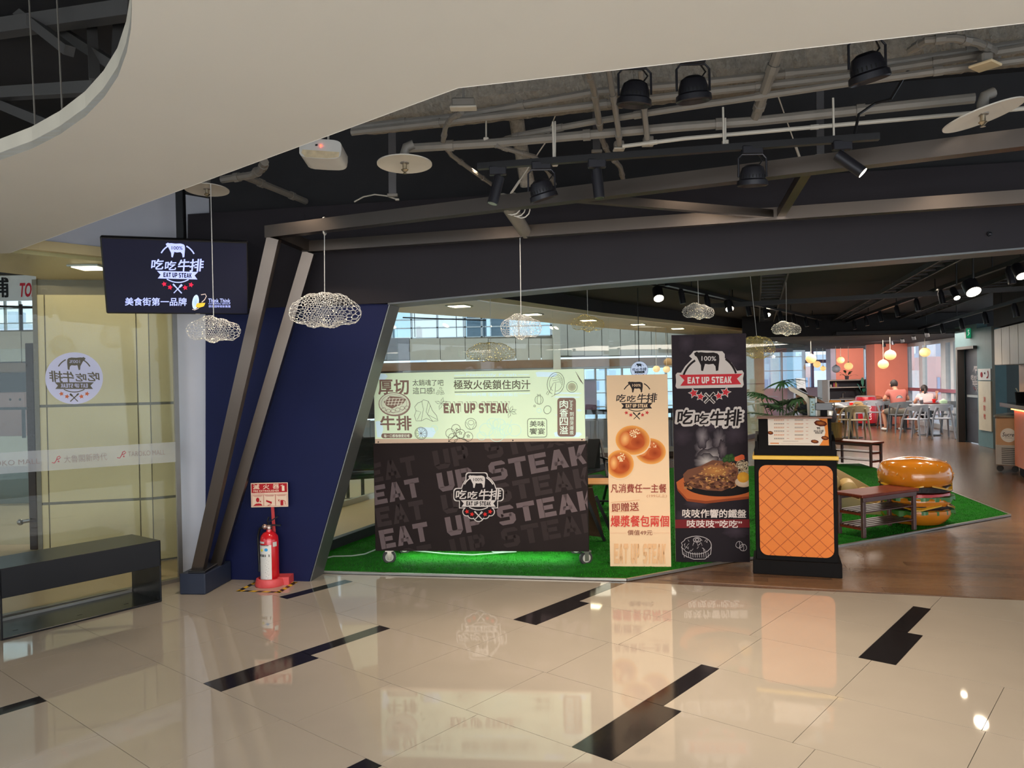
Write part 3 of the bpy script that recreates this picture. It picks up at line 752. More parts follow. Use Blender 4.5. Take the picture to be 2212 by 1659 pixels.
fr.build('window_frame', M_frame, wc, world=True)
fbox(870, 795, 1608, 905, 22.2, .02).build('pane', M_blueglass, wc, world=True)
po = thing('poster_panel', 'dark purple poster panel behind the cart right edge across the atrium', 'poster', at(1277, 858, 16))
fbox(1262, 820, 1288, 892, 16, .03).build('board', mat('poster_purple', (92, 66, 92), rough=.4, var=.5, scale=2.5), po, world=True)
fbox(1261, 819, 1289, 821.5, 15.98, .05).build('top_rail', M_blk, po, world=True)
rs = thing('round_logo_sign', 'small round white restaurant emblem sign behind the top of the bun banner', 'sign', at(1381, 815, 11.5))
pc_ = at(1381, 799, 11.5); r0 = 18 / FPX * 11.5
MB().lathe([(r0, -.02), (r0, .02)], 32, M=Matrix.Translation(pc_) @ Matrix.Rotation(R(90), 4, 'X')).build('disc', mat('sign_disc', (214, 222, 240), emit=(200, 214, 245), estr=.55), rs, world=True)
MB().lathe([(r0 * 1.04, -.018), (r0 * 1.04, .018)], 32, M=Matrix.Translation(pc_ + Vector((.004, .03, 0))) @ Matrix.Rotation(R(90), 4, 'X')).build('rim', M_blk, rs, world=True)
MB().tube([pc_ + Vector((0, .01, r0)), Vector((pc_.x, pc_.y + .01, 2.86))], .006, 6).build('hanging_rod', M_blk, rs, world=True)
ar = Art(lambda x, y: (x, -y)); logo(ar, 0, 0, r0 / 215, (40, 40, 50), (214, 222, 240), (190, 60, 60)); ar.build('emblem', print_mat('ink'), pc_ + Vector((0, -.023, 0)), Vector((1, 0, 0)), Vector((0, 0, 1)), rs)
# glass rail and office chairs just outside the restaurant glazing
gr = thing('corridor_glass_rail', 'frameless glass balustrade with pale base rail seen under the slanted wall edge', 'railing', at(760, 1095, 9.6))
a_, b_ = fl(690, 1108), fl(850, 1062)
a_.z = b_.z = 0
MB().beam(a_ + Vector((0, 0, .03)), b_ + Vector((0, 0, .03)), .05, .07).build('base_rail', M_panelg, gr, world=True)
MB().prism([a_ + Vector((0, 0, .06)), b_ + Vector((0, 0, .06)), b_ + Vector((0, 0, 1.05)), a_ + Vector((0, 0, 1.05))], (0, .012, 0)).build('pane', M_glass, gr, world=True)
struct('floor_atrium', MB().prism([(-9, 10.5, -.3), (12, 10.5, -.3), (12, 30, -.3), (-9, 30, -.3)], (0, 0, .05)), M_floorc)
def office_chair(px, py, Y, lab):
    p = at(px, py, Y); p.z = -.25
    t = thing('office_chair', lab, 'chair', p, R(200), 'black office chairs beyond the glazing')
    MB().box((0, 0, .48), (.46, .46, .07), bev=.025).build('seat', M_blk, t)
    MB().box((0, .22, .80), (.42, .05, .46), bev=.02).build('backrest', M_blk, t)
    MB().tube([(0, 0, .1), (0, 0, .46)], .025).build('column', M_blk, t)
    b = MB()
    for k in range(5): b.beam((0, 0, .08), (.28 * math.cos(k * 1.257), .28 * math.sin(k * 1.257), .05), .03, .03)
    b.build('star_base', M_blk, t)
office_chair(784, 1075, 11.2, 'black office chair seen under the slanted wall edge, right one')
office_chair(752, 1075, 11.6, 'black office chair seen under the slanted wall edge, left one')
# ================================================================== RESTAURANT GLAZING
gw = thing('wall_glass_restaurant', None, None, (-1.76, 7.14, 0), 0, kind='structure')
GC = [(-1.95, 6.62), (-1.76, 7.14), (-1.43, 8.01), (-.48, 10.04), (1.55, 13.28), (3.83, 16.31), (8.55, 22.77)]
def on_curve(px):
    r = ray(px, 800); best = None
    for (xa, ya), (xb, yb) in zip(GC[:-1], GC[1:]):
        den = (xb - xa) * r.y - (yb - ya) * r.x
        if abs(den) < 1e-9: continue
        t = (ya * r.x - xa * r.y) / den
        if -1e-6 <= t <= 1 + 1e-6: return Vector((xa + (xb - xa) * t, ya + (yb - ya) * t, 0))
pts = [Vector((-1.95, 6.62, 0)), on_curve(861), on_curve(1062), on_curve(1197), on_curve(1317), on_curve(1415), on_curve(1500), on_curve(1560), on_curve(1608), on_curve(1686), Vector((8.55, 22.77, 0))]
for a_, b_ in zip(pts[:-1], pts[1:]):
    d = (b_ - a_).normalized() * .004; n_ = Vector((-d.y, d.x, 0)).normalized() * .012
    p, q = a_ + d, b_ - d
    MB().prism([(p.x, p.y, .1), (q.x, q.y, .1), (q.x, q.y, 2.58), (p.x, p.y, 2.58)], n_).build('pane', M_glass, gw, world=True)
sl = Bars(); hd = Bars()
for (xa, ya), (xb, yb) in zip(GC[:-1], GC[1:]):
    sl.beam((xa, ya, .05), (xb, yb, .05), .07, .10); hd.beam((xa, ya, 2.62), (xb, yb, 2.62), .05, .06)
sl.build('sill', mat('dark_sill', (52, 54, 58), rough=.35, metal=.4), gw, world=True)
hd.build('head_rail', M_cream, gw, world=True)
jn = Bars()
for p in pts[1:-1]: jn.beam((p.x, p.y, .1), (p.x, p.y, 2.58), .012, .016)
jn.build('joint_seal', mat('glass_edge', (190, 205, 196), rough=.3), gw, world=True)
struct('wall_head_dark', MB().prism([(x, y, 2.66) for x, y in GC] + [(x - .12, y + .05, 2.66) for x, y in GC[::-1]], (0, 0, .25)), M_dark)
# ================================================================== RESTAURANT BACK
struct('wall_grey_pier', fbox(1606, 735, 1651, 1010, 24.2, .4), mat('grey_green_panel', (176, 176, 152), rough=.5))
pj = MB(); fb(pj, 1606, 828, 1651, 830, 24.17, .03); struct('trim_1', pj, M_joint)
col1 = struct('wall_salmon_pier', fbox(1890, 700, 1961, 917, 23.3, .55), M_salmon)
lv_ = MB(); p = at(1890, 800, 23.3); q = at(1876, 800, 23.9)
lv_.prism([(p.x, p.y, 0), (q.x, q.y, 0), (q.x, q.y, 2.86), (p.x, p.y, 2.86)], (.05, .3, 0)); struct('wall_lavender_pier', lv_, M_lav)
struct('wall_salmon_back', fbox(1806, 700, 1866, 935, 27, .4), M_salmon)
struct('wall_lavender_back', fbox(1795, 700, 1806, 935, 26.95, .4), M_lav)
struct('wall_back_low', fbox(1640, 838, 1800, 960, 28.6, .2), M_lav)
struct('ceiling_duct_drop', MB().prism([(x, y, 2.38) for x, y in ((5.2, 17.6), (11, 17.6), (12.6, 24), (13, 30), (9.6, 30), (8.8, 23.2))], (0, 0, .47)), M_dark)
w3 = thing('window_3', None, None, at(1768, 838, 28.8), 0, kind='structure')
fr = Bars()
for x in (1738, 1756, 1795): fb(fr, x - 2, 735, x + 2, 842, 28.8, .15)
fb(fr, 1736, 777, 1797, 784, 28.8, .15); fb(fr, 1736, 836, 1797, 842, 28.8, .2)
fr.build('window_frame', mat('mauve_frame', (128, 110, 142), rough=.5), w3, world=True)
fbox(1738, 735, 1756, 838, 28.9, .02).build('pane', M_glassw, w3, world=True); fbox(1756, 735, 1795, 838, 28.9, .02).build('pane', M_glassw, w3, world=True)
fr = Bars()
for x in (1650, 1690, 1737): fb(fr, x - 1.5, 735, x + 1.5, 900, 29.2, .15)
for y in (770, 800, 870): fb(fr, 1650, y, 1738, y + 1.5, 29.2, .1)
w4 = thing('window_4', None, None, at(1690, 890, 29.2), 0, kind='structure')
fr.build('window_frame', M_frame, w4, world=True); fbox(1650, 735, 1737, 900, 29.3, .02).build('pane', M_blueglass, w4, world=True)
w5 = thing('window_5', None, None, at(1870, 900, 28), 0, kind='structure')
fr = Bars(); fb(fr, 1866, 740, 1869, 920, 28, .1); fb(fr, 1875, 740, 1880, 920, 28, .1); fr.build('window_frame', M_frame, w5, world=True)
fbox(1866, 740, 1880, 920, 28.1, .02).build('pane', M_glassw, w5, world=True)
# big window wall on the right
WD0, WD1 = Vector((12.05, 24.0, 0)), Vector((11.15, 19.2, 0))
ww = thing('window_6', None, None, WD0, 0, kind='structure')
wd_ = (WD1 - WD0).normalized()
def wx(px):
    r = ray(px, 800); den = (WD1.x - WD0.x) * r.y - (WD1.y - WD0.y) * r.x; t = (WD0.y * r.x - WD0.x * r.y) / den; return WD0 + (WD1 - WD0) * t
fr = Bars()
for x, w_ in ((1964, .10), (1994, .30), (2043, .34), (2062, .2)):
    p = wx(x); fr.beam((p.x, p.y, 0), (p.x, p.y, 2.6), .12, w_, up=tuple(wd_))
fr.beam((WD0.x, WD0.y, .06), (WD1.x, WD1.y, .06), .14, .12); fr.beam((WD0.x, WD0.y, 2.36), (WD1.x, WD1.y, 2.36), .14, .16)
fr.build('window_frame', M_frame, ww, world=True)
rr = MB().beam((WD0.x - .05, WD0.y, 1.02), (WD1.x - .05, WD1.y, 1.02), .08, .09); rr.build('safety_rail', mat('maroon_rail', (150, 92, 108), rough=.4), ww, world=True)
xs_ = [wx(1964), wx(1994), wx(2043), WD1]
for a_, b_ in zip(xs_[:-1], xs_[1:]): MB().prism([(a_.x, a_.y, .1), (b_.x, b_.y, .1), (b_.x, b_.y, 2.3), (a_.x, a_.y, 2.3)], (.012, 0, 0)).build('pane', M_glassw, ww, world=True)
# teal wall with the door
T1, T2 = Vector((9.78, 17.25, 0)), Vector((9.39, 15.2, 0)); td = (T2 - T1).normalized(); tn = Vector((td.y, -td.x, 0))
if tn.x < 0: tn = -tn
def tw(px):
    r = ray(px, 800); den = (T2.x - T1.x) * r.y - (T2.y - T1.y) * r.x; t = (T1.y * r.x - T1.x * r.y) / den; return T1 + (T2 - T1) * t
d0, d1 = tw(2074), tw(2111)
tl = MB()
for a_, b_, z0, z1 in ((T1, d0, 0, 2.5), (d0, d1, 2.02, 2.5), (d1, T2, 0, 2.4)): tl.prism([(a_.x, a_.y, z0), (b_.x, b_.y, z0), (b_.x, b_.y, z1), (a_.x, a_.y, z1)], tn * .2)
wall_teal = struct('wall_teal', tl, M_teal)
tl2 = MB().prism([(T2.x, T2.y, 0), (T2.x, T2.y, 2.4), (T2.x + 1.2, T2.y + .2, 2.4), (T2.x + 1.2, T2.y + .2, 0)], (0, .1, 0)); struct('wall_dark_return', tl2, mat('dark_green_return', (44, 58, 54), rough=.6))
dr2 = thing('door_1', None, None, (d0.x, d0.y, 0), 0, kind='structure')
MB().prism([(d0.x, d0.y, .01), (d1.x, d1.y, .01), (d1.x, d1.y, 2.0), (d0.x, d0.y, 2.0)], tn * .05).v
k_ = tn * .1
MB().prism([tuple(Vector((p.x, p.y, z)) + k_) for p, z in ((d0, .01), (d1, .01), (d1, 2.0), (d0, 2.0))], tn * .05).build('door_leaf', mat('charcoal_door', (62, 64, 72), rough=.4, var=.2, scale=3), dr2, world=True)
fr = Bars(); fr.beam((d0.x, d0.y, 0), (d0.x, d0.y, 2.04), .14, .1, up=tuple(td)); fr.beam((d0.x, d0.y, 2.02), (d1.x, d1.y, 2.02), .14, .06); fr.build('door_frame', mat('dark_frame', (74, 68, 64), rough=.5), dr2, world=True)
e0 = d0 + (d1 - d0) * .28
MB().beam(Vector((e0.x, e0.y, 1.0)) + tn * .05, Vector((d1.x, d1.y, 1.0)) + tn * .05, .03, .05).build('push_bar', M_alu, dr2, world=True)
ar = Art(lambda x, y: (x, -y)); logo(ar, .62, -.02, .0016, (170, 166, 168), (62, 64, 72), (130, 60, 66))
ar.text('EAT UP STEAK', .2, .62, 1.15, .72, (92, 94, 100), .02, 0, 0)
ar.build('emblem', print_mat('ink'), Vector((d0.x, d0.y, 1.35)) + tn * .097, td, Vector((0, 0, 1)), dr2)
hy = thing('fire_hose_cabinet', 'tall cream fire hose cabinet with red lamp panel on the teal wall', 'cabinet', (tw(2118).x, tw(2118).y, .35))
h0, h1 = tw(2116), tw(2143)
def tq(b, p, q, z0, z1, t): b.prism([tuple(Vector((a.x, a.y, z)) - tn * t) for a, z in ((p, z0), (q, z0), (q, z1), (p, z1))], tn * t); return b
tq(MB(), h0, h1, .33, 1.32, .03).build('hose_door', mat('cream_steel', (206, 196, 172), rough=.4), hy, world=True)
tq(MB(), h0, h1, 1.34, 1.57, .03).build('alarm_panel', mat('pale_steel', (206, 206, 204), rough=.4), hy, world=True)
ar = Art(lambda x, y: (x, -y)); L_ = (h1 - h0).length
ar.blob(L_ * .3, -.09, .055, .055, (150, 26, 40)); ar.blob(L_ * .55, -.12, .03, .02, (70, 30, 60)); ar.arc(L_ * .72, -.1, .07, 60, -100, .03, (150, 26, 40))
ar.build('alarm_lamp_print', print_mat('ink'), Vector((h0.x, h0.y, 1.36)) - tn * .034, td, Vector((0, 0, 1)), hy); ar = Art(lambda x, y: (x, -y))
for k, ch_ in enumerate('消防栓'):
    ar = Art(lambda x, y: (x, -y)); ar.text(ch_, L_ * .42, .35 + k * .17, L_ * .58, .46 + k * .17, (196, 60, 54), .01); ar.build('hose_character', print_mat('ink'), Vector((h0.x, h0.y, 1.36)) - tn * .034, td, Vector((0, 0, 1)), hy)
ex = thing('exit_sign', 'green lit emergency exit sign hanging above the charcoal door', 'sign', at(2090, 732, 16.4))
xx = at(2090, 720, 16.4)
MB().box((xx.x, xx.y, xx.z), (.10, .06, .22), bev=.006).build('housing', M_frame, ex, world=True)
ar = Art(lambda x, y: (x, y)); ar.rect(-.045, -.10, .045, .10, (40, 160, 110)); ar.line([(-.01, .04), (.015, .0), (-.015, -.05)], .015, (230, 245, 235)); ar.blob(.0, .06, .014, .014, (230, 245, 235))
ar.build('face', print_mat('ink_soft', estr=.5), Vector((xx.x, xx.y - .033, xx.z)), Vector((1, 0, 0)), Vector((0, 0, 1)), ex)
MB().tube([(xx.x, xx.y, xx.z + .11), (xx.x, xx.y, 2.4)], .01, 6).build('stem', M_frame, ex, world=True)
# ================================================================== CITY BEYOND
rnd = random.Random(11)
bcols = [(222, 228, 234), (200, 210, 220), (232, 222, 216), (206, 218, 230), (226, 190, 182), (196, 206, 218), (240, 242, 244)]  # pale bluish lift: sunlit haze is put into the facade colours
M_b = [mat('facade_%d' % i, c, rough=.8, var=.08, scale=.3) for i, c in enumerate(bcols)]
M_bw = mat('facade_window', (160, 180, 204), rough=.3)
spots = [(1648, 786, 90, 26), (1672, 760, 125, 34), (1700, 752, 105, 30), (1722, 770, 78, 20), (1746, 792, 116, 22), (1772, 790, 140, 30), (1790, 800, 97, 18), (1872, 770, 101, 16), (1972, 778, 84, 20), (1982, 800, 62, 14), (2012, 762, 110, 26), (2030, 770, 70, 18), (2054, 740, 88, 16), (1300, 800, 132, 60), (900, 735, 112, 30), (30, 700, 120, 60)]
blab = ['pale grey apartment block', 'slate grey office tower', 'beige low block', 'blue grey apartment tower', 'reddish brick block', 'dark grey terrace block', 'white slab block']
for i, (px, py, D, w_) in enumerate(spots):
    top = at(px, py, D); ci = i % len(M_b)
    t = thing('apartment_building', '%s far outside, %s building from the left in the window view' % (blab[ci], ('first', 'second', 'third', 'fourth', 'fifth', 'sixth', 'seventh', 'eighth', 'ninth', 'tenth', 'eleventh', 'twelfth', 'thirteenth', 'hazy distant', 'skylight', 'leftmost')[i]), 'building', (top.x, top.y, -30), 0, 'city buildings outside the windows')
    hh = top.z + 30; ww_ = w_ / FPX * D * 1.0
    MB().box((0, 2, hh / 2), (ww_, 4, hh)).build('walls', M_b[ci], t)
    b = MB(); nx = max(2, int(ww_ / 2.2)); nz_ = int(hh / 3.2)
    for a_ in range(nx):
        for c_ in range(max(0, nz_ - 14), nz_):
            b.box((-ww_ / 2 + (a_ + .5) * ww_ / nx, -.05, c_ * 3.2 + 1.4), (ww_ / nx * .55, .2, 1.5))
    if b.f: b.build('window_grid', M_bw, t, kind='stuff', fix=False)
    MB().box((rnd.uniform(-.2, .2) * ww_, 2, hh + 1), (ww_ * .3, 2.5, 2)).build('roof_housing', M_b[(ci + 2) % 7], t)
# ================================================================== STEEL PORTAL FRAME
fr = thing('steel_portal_frame', 'brushed steel double frame of slanted legs and long overhead beams at the entrance', 'frame', (-2.4, 6.0, 0))
FB = [fl(592, 502, 2.63), fl(2300, 290, 2.63)]
SB = [fl(668, 534, 2.57), fl(2300, 420, 2.57)]
FB[1] = FB[0] + (FB[1] - FB[0]) * 1.25; SB[1] = SB[0] + (SB[1] - SB[0]) * 1.25
foot1, foot2 = at(428, 1228, 5.9), at(470, 1206, 6.12)
foot1 = Vector((foot1.x, 5.9, .15)); foot2 = Vector((foot2.x, 6.1, .15))
MB().beam(FB[0] - Vector((.04, 0, 0)), FB[1], .08, .085).build('front_beam', M_steel, fr, world=True)
MB().beam(SB[0] - Vector((.04, 0, 0)), SB[1], .07, .08).build('rear_beam', M_steel, fr, world=True)
MB().beam(foot1, FB[0] - Vector((0, 0, .0425)), .08, .085, up=(1, 0, 0)).build('front_leg', M_steel, fr, world=True)
MB().beam(foot2, SB[0] - Vector((0, 0, .04)), .07, .085, up=(1, 0, 0)).build('rear_leg', M_steel, fr, world=True)
MB().beam(FB[0], SB[0], .07, .08).build('corner_tie', M_steel, fr, world=True)
def onb(B, px):
    r = ray(px, 500); den = (B[1].x - B[0].x) * r.y - (B[1].y - B[0].y) * r.x; t = (B[0].y * r.x - B[0].x * r.y) / den; return B[0] + (B[1] - B[0]) * t
MB().beam(onb(FB, 1215), onb(SB, 1678), .05, .05).build('diagonal_brace', M_steel, fr, world=True)
MB().beam(onb(SB, 1686), onb(FB, 1750), .05, .05).build('diagonal_brace', M_steel, fr, world=True)
MB().tube([onb(FB, 1095), onb(SB, 1135)], .045, 14).build('round_tie', M_pipe, fr, world=True, smooth=40)
w_ = Bars()
for k in range(3):
    p = onb(FB, 1100) + Vector((.02 + k * .03, .08 + k * .05, 0)); w_.tube([p + Vector((.055 * math.cos(a * .52), 0, .055 * math.sin(a * .52))) for a in range(13)], .004, 5)
p = onb(FB, 701); w_.tube([p + Vector((0, .055 * math.cos(a * .52), .06 * math.sin(a * .52))) for a in range(13)], .005, 5)
w_.build('cable_wrap', mat('white_cable', (210, 206, 198), rough=.5), fr, world=True)
ft = MB(); a_, b_ = fl(395, 1282), fl(447, 1283)
ft.box(((a_.x + b_.x) / 2 + .015, 6.02, .078), (.20, .42, .155), rz=R(-6), bev=.006)
pb_ = ft.build('plinth', M_navyd, fr, world=True)
sp = MB(); sp.box((foot1.x + .02, 6.0, .165), (.13, .36, .02), bev=.004); sp.build('shoe_plate', M_blk, fr, world=True)
# ================================================================== SERVICES UNDER THE DARK CEILING
pipes = {}
def pxline(pts, z):
    return [fl(x, y, z) for x, y in pts]
def conduit(lab, pts, z, r, m=None, n=8, nm='conduit'):
    P = [fl(q[0], q[1], q[2] if len(q) > 2 else z) for q in pts]
    t = thing(nm, lab, 'pipe', P[0], 0, 'grey pipes under the dark ceiling')
    MB().tube(P, r, n).build('tube', m or M_pipe, t, world=True, smooth=40)
    for p, q in zip(P[:-1], P[1:]):
        c = p.lerp(q, .5); d = (q - p).normalized(); MB().tube([c - d * .02, c + d * .02], r * 1.25, n).build('coupling', m or M_pipe, t, world=True, smooth=40)
    return t
M_pw = mat('pale_conduit', (190, 184, 172), rough=.5)
conduit('uppermost long grey conduit beside the rough sprayed beam', [(760, 275), (982, 252), (1281, 199), (1480, 182), (1943, 134), (2260, 86), (2700, 39)], 3.02, .02)
conduit('second long grey conduit just below the sprayed beam', [(760, 286), (1138, 243), (1480, 204), (1811, 167), (2260, 96), (2700, 40)], 2.98, .02)
conduit('third long grey conduit with a kink crossing the others', [(1070, 314), (1095, 300), (1138, 289), (1281, 263), (1480, 232), (1811, 183), (2260, 122), (2700, 66)], 2.93, .018)
conduit('sprinkler main running between the two white deflector discs', [(880, 320), (1066, 309), (1480, 273), (1629, 262), (2105, 212)], 2.88, .026)
conduit('thin pale conduit above the black lighting track', [(1345, 316), (1480, 299), (2060, 248), (2260, 230), (2700, 192)], 2.82, .011, M_pw)
conduit('thick slanting pipe dropping to the sprinkler main', [(1686, 98, 3.1), (1652, 196, 2.95), (1630, 260, 2.89)], 3, .026)
conduit('left slim pipe dropping from above to a small junction box', [(1313, 140, 3.05), (1335, 276, 2.86), (1338, 312, 2.83)], 3, .015)
conduit('right slim pipe dropping from above to a small junction box', [(1383, 150, 3.05), (1398, 300, 2.83)], 3, .015)
conduit('curved grey conduit winding down beside the slim pipes', [(1268, 150), (1281, 185), (1288, 227), (1301, 302), (1314, 331), (1340, 361), (1347, 392)], 2.9, .016)
conduit('looping grey conduit left of the lighting track', [(998, 242), (975, 255), (962, 276), (957, 307), (975, 335), (1014, 364), (1070, 404)], 2.9, .014)
conduit('short bent conduit under the sprinkler main', [(1072, 314), (1110, 326), (1154, 338), (1184, 371), (1198, 398)], 2.86, .014)
conduit('grey elbow pipe between the projector and the left white disc', [(480, 388), (545, 378), (566, 365), (572, 350)], 2.95, .026)
conduit('grey pipe slanting down behind the projector', [(525, 380), (600, 410), (660, 435)], 3.0, .026)
conduit('curved pipe end above the yellow-lit bracket at top right', [(1965, 110), (2000, 88), (2060, 82), (2110, 92), (2145, 108), (2152, 125)], 2.98, .018)
# sprayed beam
sbm = thing('sprayed_beam', 'rough grey fireproofed beam running across under the dark ceiling', 'beam', fl(1500, 180, 3.15))
bm = bmesh.new(); p0, p1 = fl(760, 262, 3.08), fl(2800, 37, 3.08)
d = (p1 - p0); n_ = Vector((-d.y, d.x, 0)).normalized(); NU, NV = 230, 14
prof = [(-.02, .22), (-.05, .16), (-.06, .1), (-.05, .04), (-.02, .0), (.04, -.02), (.12, -.025), (.2, -.02), (.27, 0), (.3, .04), (.31, .1), (.3, .16), (.28, .22)]
vs = []
for i in range(NU + 1):
    row = []
    for (a_, z_) in prof:
        q = p0 + d * (i / NU) + n_ * a_ + Vector((0, 0, z_)); k = noise.noise(q * 22) * .022 + noise.noise(q * 60) * .012
        row.append(bm.verts.new(q + Vector((0, -1, -.6)) * k))
    vs.append(row)
for i in range(NU):
    for j in range(len(prof) - 1): bm.faces.new((vs[i][j], vs[i + 1][j], vs[i + 1][j + 1], vs[i][j + 1]))
me = bpy.data.meshes.new('sprayed_coat'); I = xf(sbm).inverted(); bm.transform(I); bm.to_mesh(me); bm.free(); me.materials.append(mat('fireproofing', (142, 134, 122), rough=.95, var=.2, scale=40, bump=.8, bscale=90))
o = link('sprayed_coat', me); o.parent = sbm
hc = thing('sprayed_hanger', 'rough grey sprayed post slanting down behind the lighting track', 'post', at(1128, 300, 5.2))
MB().tube([at(1112, 235, 4.9), at(1122, 300, 5.0), at(1140, 400, 5.15)], [.05, .045, .05], 14).build('sprayed_coat', MATS['fireproofing'], hc, world=True, smooth=50)
for lab, x, y0, y1 in (('left, near the white disc', 847, 283, 425), ('centre', 1288, 225, 330), ('right, above the tilted spotlight', 1771, 190, 340)):
    t = thing('flat_hanger', 'flat grey ceiling hanger strip, ' + lab, 'hanger', at(x, y1, 5.2), 0, 'flat grey hanger strips')
    a_, b_ = at(x, y0, 5.2), at(x + 1, y1, 5.2); MB().beam(a_, b_, .05, .01, up=(0, 1, 0)).build('strip', mat('hanger_grey', (84, 82, 84), rough=.5), t, world=True)
    MB().box(tuple(b_ + Vector((0, 0, .01))), (.07, .03, .02), bev=.003).build('clamp', M_pipe, t, world=True)
for lab, x, y0, y1, Y in (('above the looping conduit', 1050, 182, 306, 4.4), ('left of the slim pipes', 1238, 150, 200, 4.5), ('with a clip on the sprinkler main', 1199, 262, 350, 4.2), ('above the bell lamp on the track', 1567, 255, 312, 4.1), ('near the top centre', 1615, 118, 165, 4.4), ('near the top right', 1991, 92, 128, 3.9)):
    t = thing('threaded_rod', 'thin hanger rod with clip, ' + lab, 'rod', at(x, y1, Y), 0, 'thin hanger rods')
    MB().tube([at(x, y0, Y), at(x, y1, Y)], .005, 6).build('rod', M_pw, t, world=True)
    MB().box(tuple(at(x, y1, Y)), (.03, .03, .045), bev=.004).build('clip', M_pw, t, world=True)
for lab, x0, y0, x1, y1 in (('left', 1300 - 120, 305, 1104, 418), ('centre', 1203, 240, 1184, 290), ('right', 1680, 205, 1729, 345)):
    t = thing('stay_wire', 'slanting pale stay wire under the ceiling, %s one' % lab, 'wire', at(x1, y1, 4.9), 0, 'stay wires')
    MB().tube([at(x0, y0, 4.6), at(x1, y1, 4.9)], .004, 5).build('wire', M_pw, t, world=True); MB().tube([at(x1 - (x1 - x0) * .25, y1 - (y1 - y0) * .25, 4.825), at(x1, y1, 4.9)], .008, 6).build('turnbuckle', M_pw, t, world=True)
for lab, x, y in (('left', 1337, 321), ('right', 1400, 311), ('larger, on the upper conduits', 1001, 232)):
    big = 'larger' in lab; t = thing('junction_box', 'small grey junction box on the ceiling conduits, ' + lab, 'box', fl(x, y, 2.84), 0, 'junction boxes'); w_ = .11 if big else .055
    MB().box((0, 0, .02), (w_, .05, .04), bev=.006).build('box', M_pipe, t); MB().box((0, 0, -.004), (w_ * 1.15, .06, .01), bev=.003).build('cover', M_pw, t); MB().tube([(0, .02, .03), (0, .02, .76)], .006, 6).build('drop_rod', M_pipe, t)
t = thing('plate_bracket', 'square pale plate under a bracket at the top right of the ceiling', 'bracket', fl(2128, 142, 2.9))
MB().box((0, 0, 0), (.10, .10, .012), rz=R(35), bev=.003).build('plate', mat('ivory_plate', (222, 200, 160), rough=.5), t); MB().box((.0, .0, .03), (.05, .05, .05), bev=.008).build('box', M_pipe, t)
# sprinkler deflector discs
def disc(px, py, rpx, Y, lab, tilt=0.0):
    p = at(px, py, Y); r_ = rpx / FPX * Y
    t = thing('sprinkler_disc', lab, 'sprinkler', p, 0, 'white sprinkler deflector discs')
    M_ = Matrix.Rotation(tilt, 4, 'Y') @ Matrix.Rotation(R(-4), 4, 'X')
    MB().lathe([(.004, .014), (r_ * .6, .01), (r_, 0), (r_, -.006), (r_ * .6, .001), (.004, .004)], 40, M=M_).build('deflector', mat('disc_white', (206, 200, 188), rough=.45), t, smooth=40)
    b = MB().tube([(0, 0, 0), (0, 0, -.03)], .012, 10); b.lathe([(.016, -.03), (.02, -.034), (.004, -.05), (.012, -.054)], 10); b.build('sprinkler_head', mat('brass_steel', (170, 160, 140), rough=.25, metal=.9), t, smooth=40)
    b = MB().tube([(0, 0, 0), (0, 0, .05), (.01, 0, .085), (.05, 0, .10)], .024, 10); b.build('elbow', M_pipe, t, smooth=40)
disc(874, 353, 59, 4.15, 'white sprinkler disc at the left end of the sprinkler main')
disc(2123, 248, 80, 3.55, 'large white tilted sprinkler disc at the right end of the sprinkler main', R(-14))
disc(447, 409, 46, 5.3, 'white sprinkler disc half hidden by the bulkhead above the television')
# lighting track and lamps
TK = [fl(1032, 360, 2.66), fl(1899, 295, 2.66)]
tk = thing('lighting_track', 'long black lighting track hung under the pipes', 'track', TK[0])
MB().beam(TK[0], TK[1], .035, .032).build('rail', M_blk, tk, world=True)
b = Bars()
for x in (1199, 1567, 1805): q = onb(TK, x); b.tube([q, q + Vector((0, 0, .2))], .005, 6)
b.build('hanger', M_pw, tk, world=True)
q = onb(TK, 1850)
MB().tube([q + Vector((0, 0, .02)), q + Vector((.03, .02, .12)), q + Vector((.12, .05, .18)), q + Vector((.2, .05, .2)), q + Vector((.3, .05, .36))], .007, 6).build('feed_cable', M_blk, tk, world=True)
M_lampb = mat('black_lamp', (34, 33, 38), rough=.38, metal=.3)
def can_lamp(px, d, lab, lit=False, L=.145):
    q = onb(TK, px); t = thing('track_spotlight', lab, 'spotlight', q, 0, 'cylinder spotlights on the track'); d = Vector(d).normalized()
    MB().box((0, 0, -.03), (.09, .035, .045), bev=.004).build('adapter', M_lampb, t)
    MB().tube([(0, 0, -.05), (0, 0, -.085)], .01, 8).build('stem', M_lampb, t)
    s_ = Vector((0, 0, -.09)) - d * .03; e_ = s_ + d * L
    MB().tube([s_, s_ + d * .002, e_], [.024, .028, .028], 18).build('barrel', M_lampb, t, smooth=40)
    MB().tube([e_ - d * .004, e_ + d * .001], .024, 18).build('lens', M_litw if lit else mat('dark_lens', (60, 60, 66), rough=.15), t)
can_lamp(1078, (-.28, -.1, -1), 'black cylinder spotlight leaning left at the left end of the track')
can_lamp(1292, (.08, -.05, -1), 'black cylinder spotlight pointing straight down in mid track')
can_lamp(1822, (.75, -.35, -.75), 'black cylinder spotlight tilted right with its white lens lit', True, .15)
def beam_spot(p, tgt, power, col=(1, .84, .66), size=95):
    d = bpy.data.lights.new('spotlight_beam', 'SPOT'); d.energy = power; d.spot_size = R(size); d.spot_blend = .9; d.color = col; d.shadow_soft_size = .05
    o = bpy.data.objects.new('spotlight_beam', d); C.objects.link(o); o.location = p
    o.rotation_euler = (Vector(tgt) - Vector(p)).to_track_quat('-Z', 'Y').to_euler()
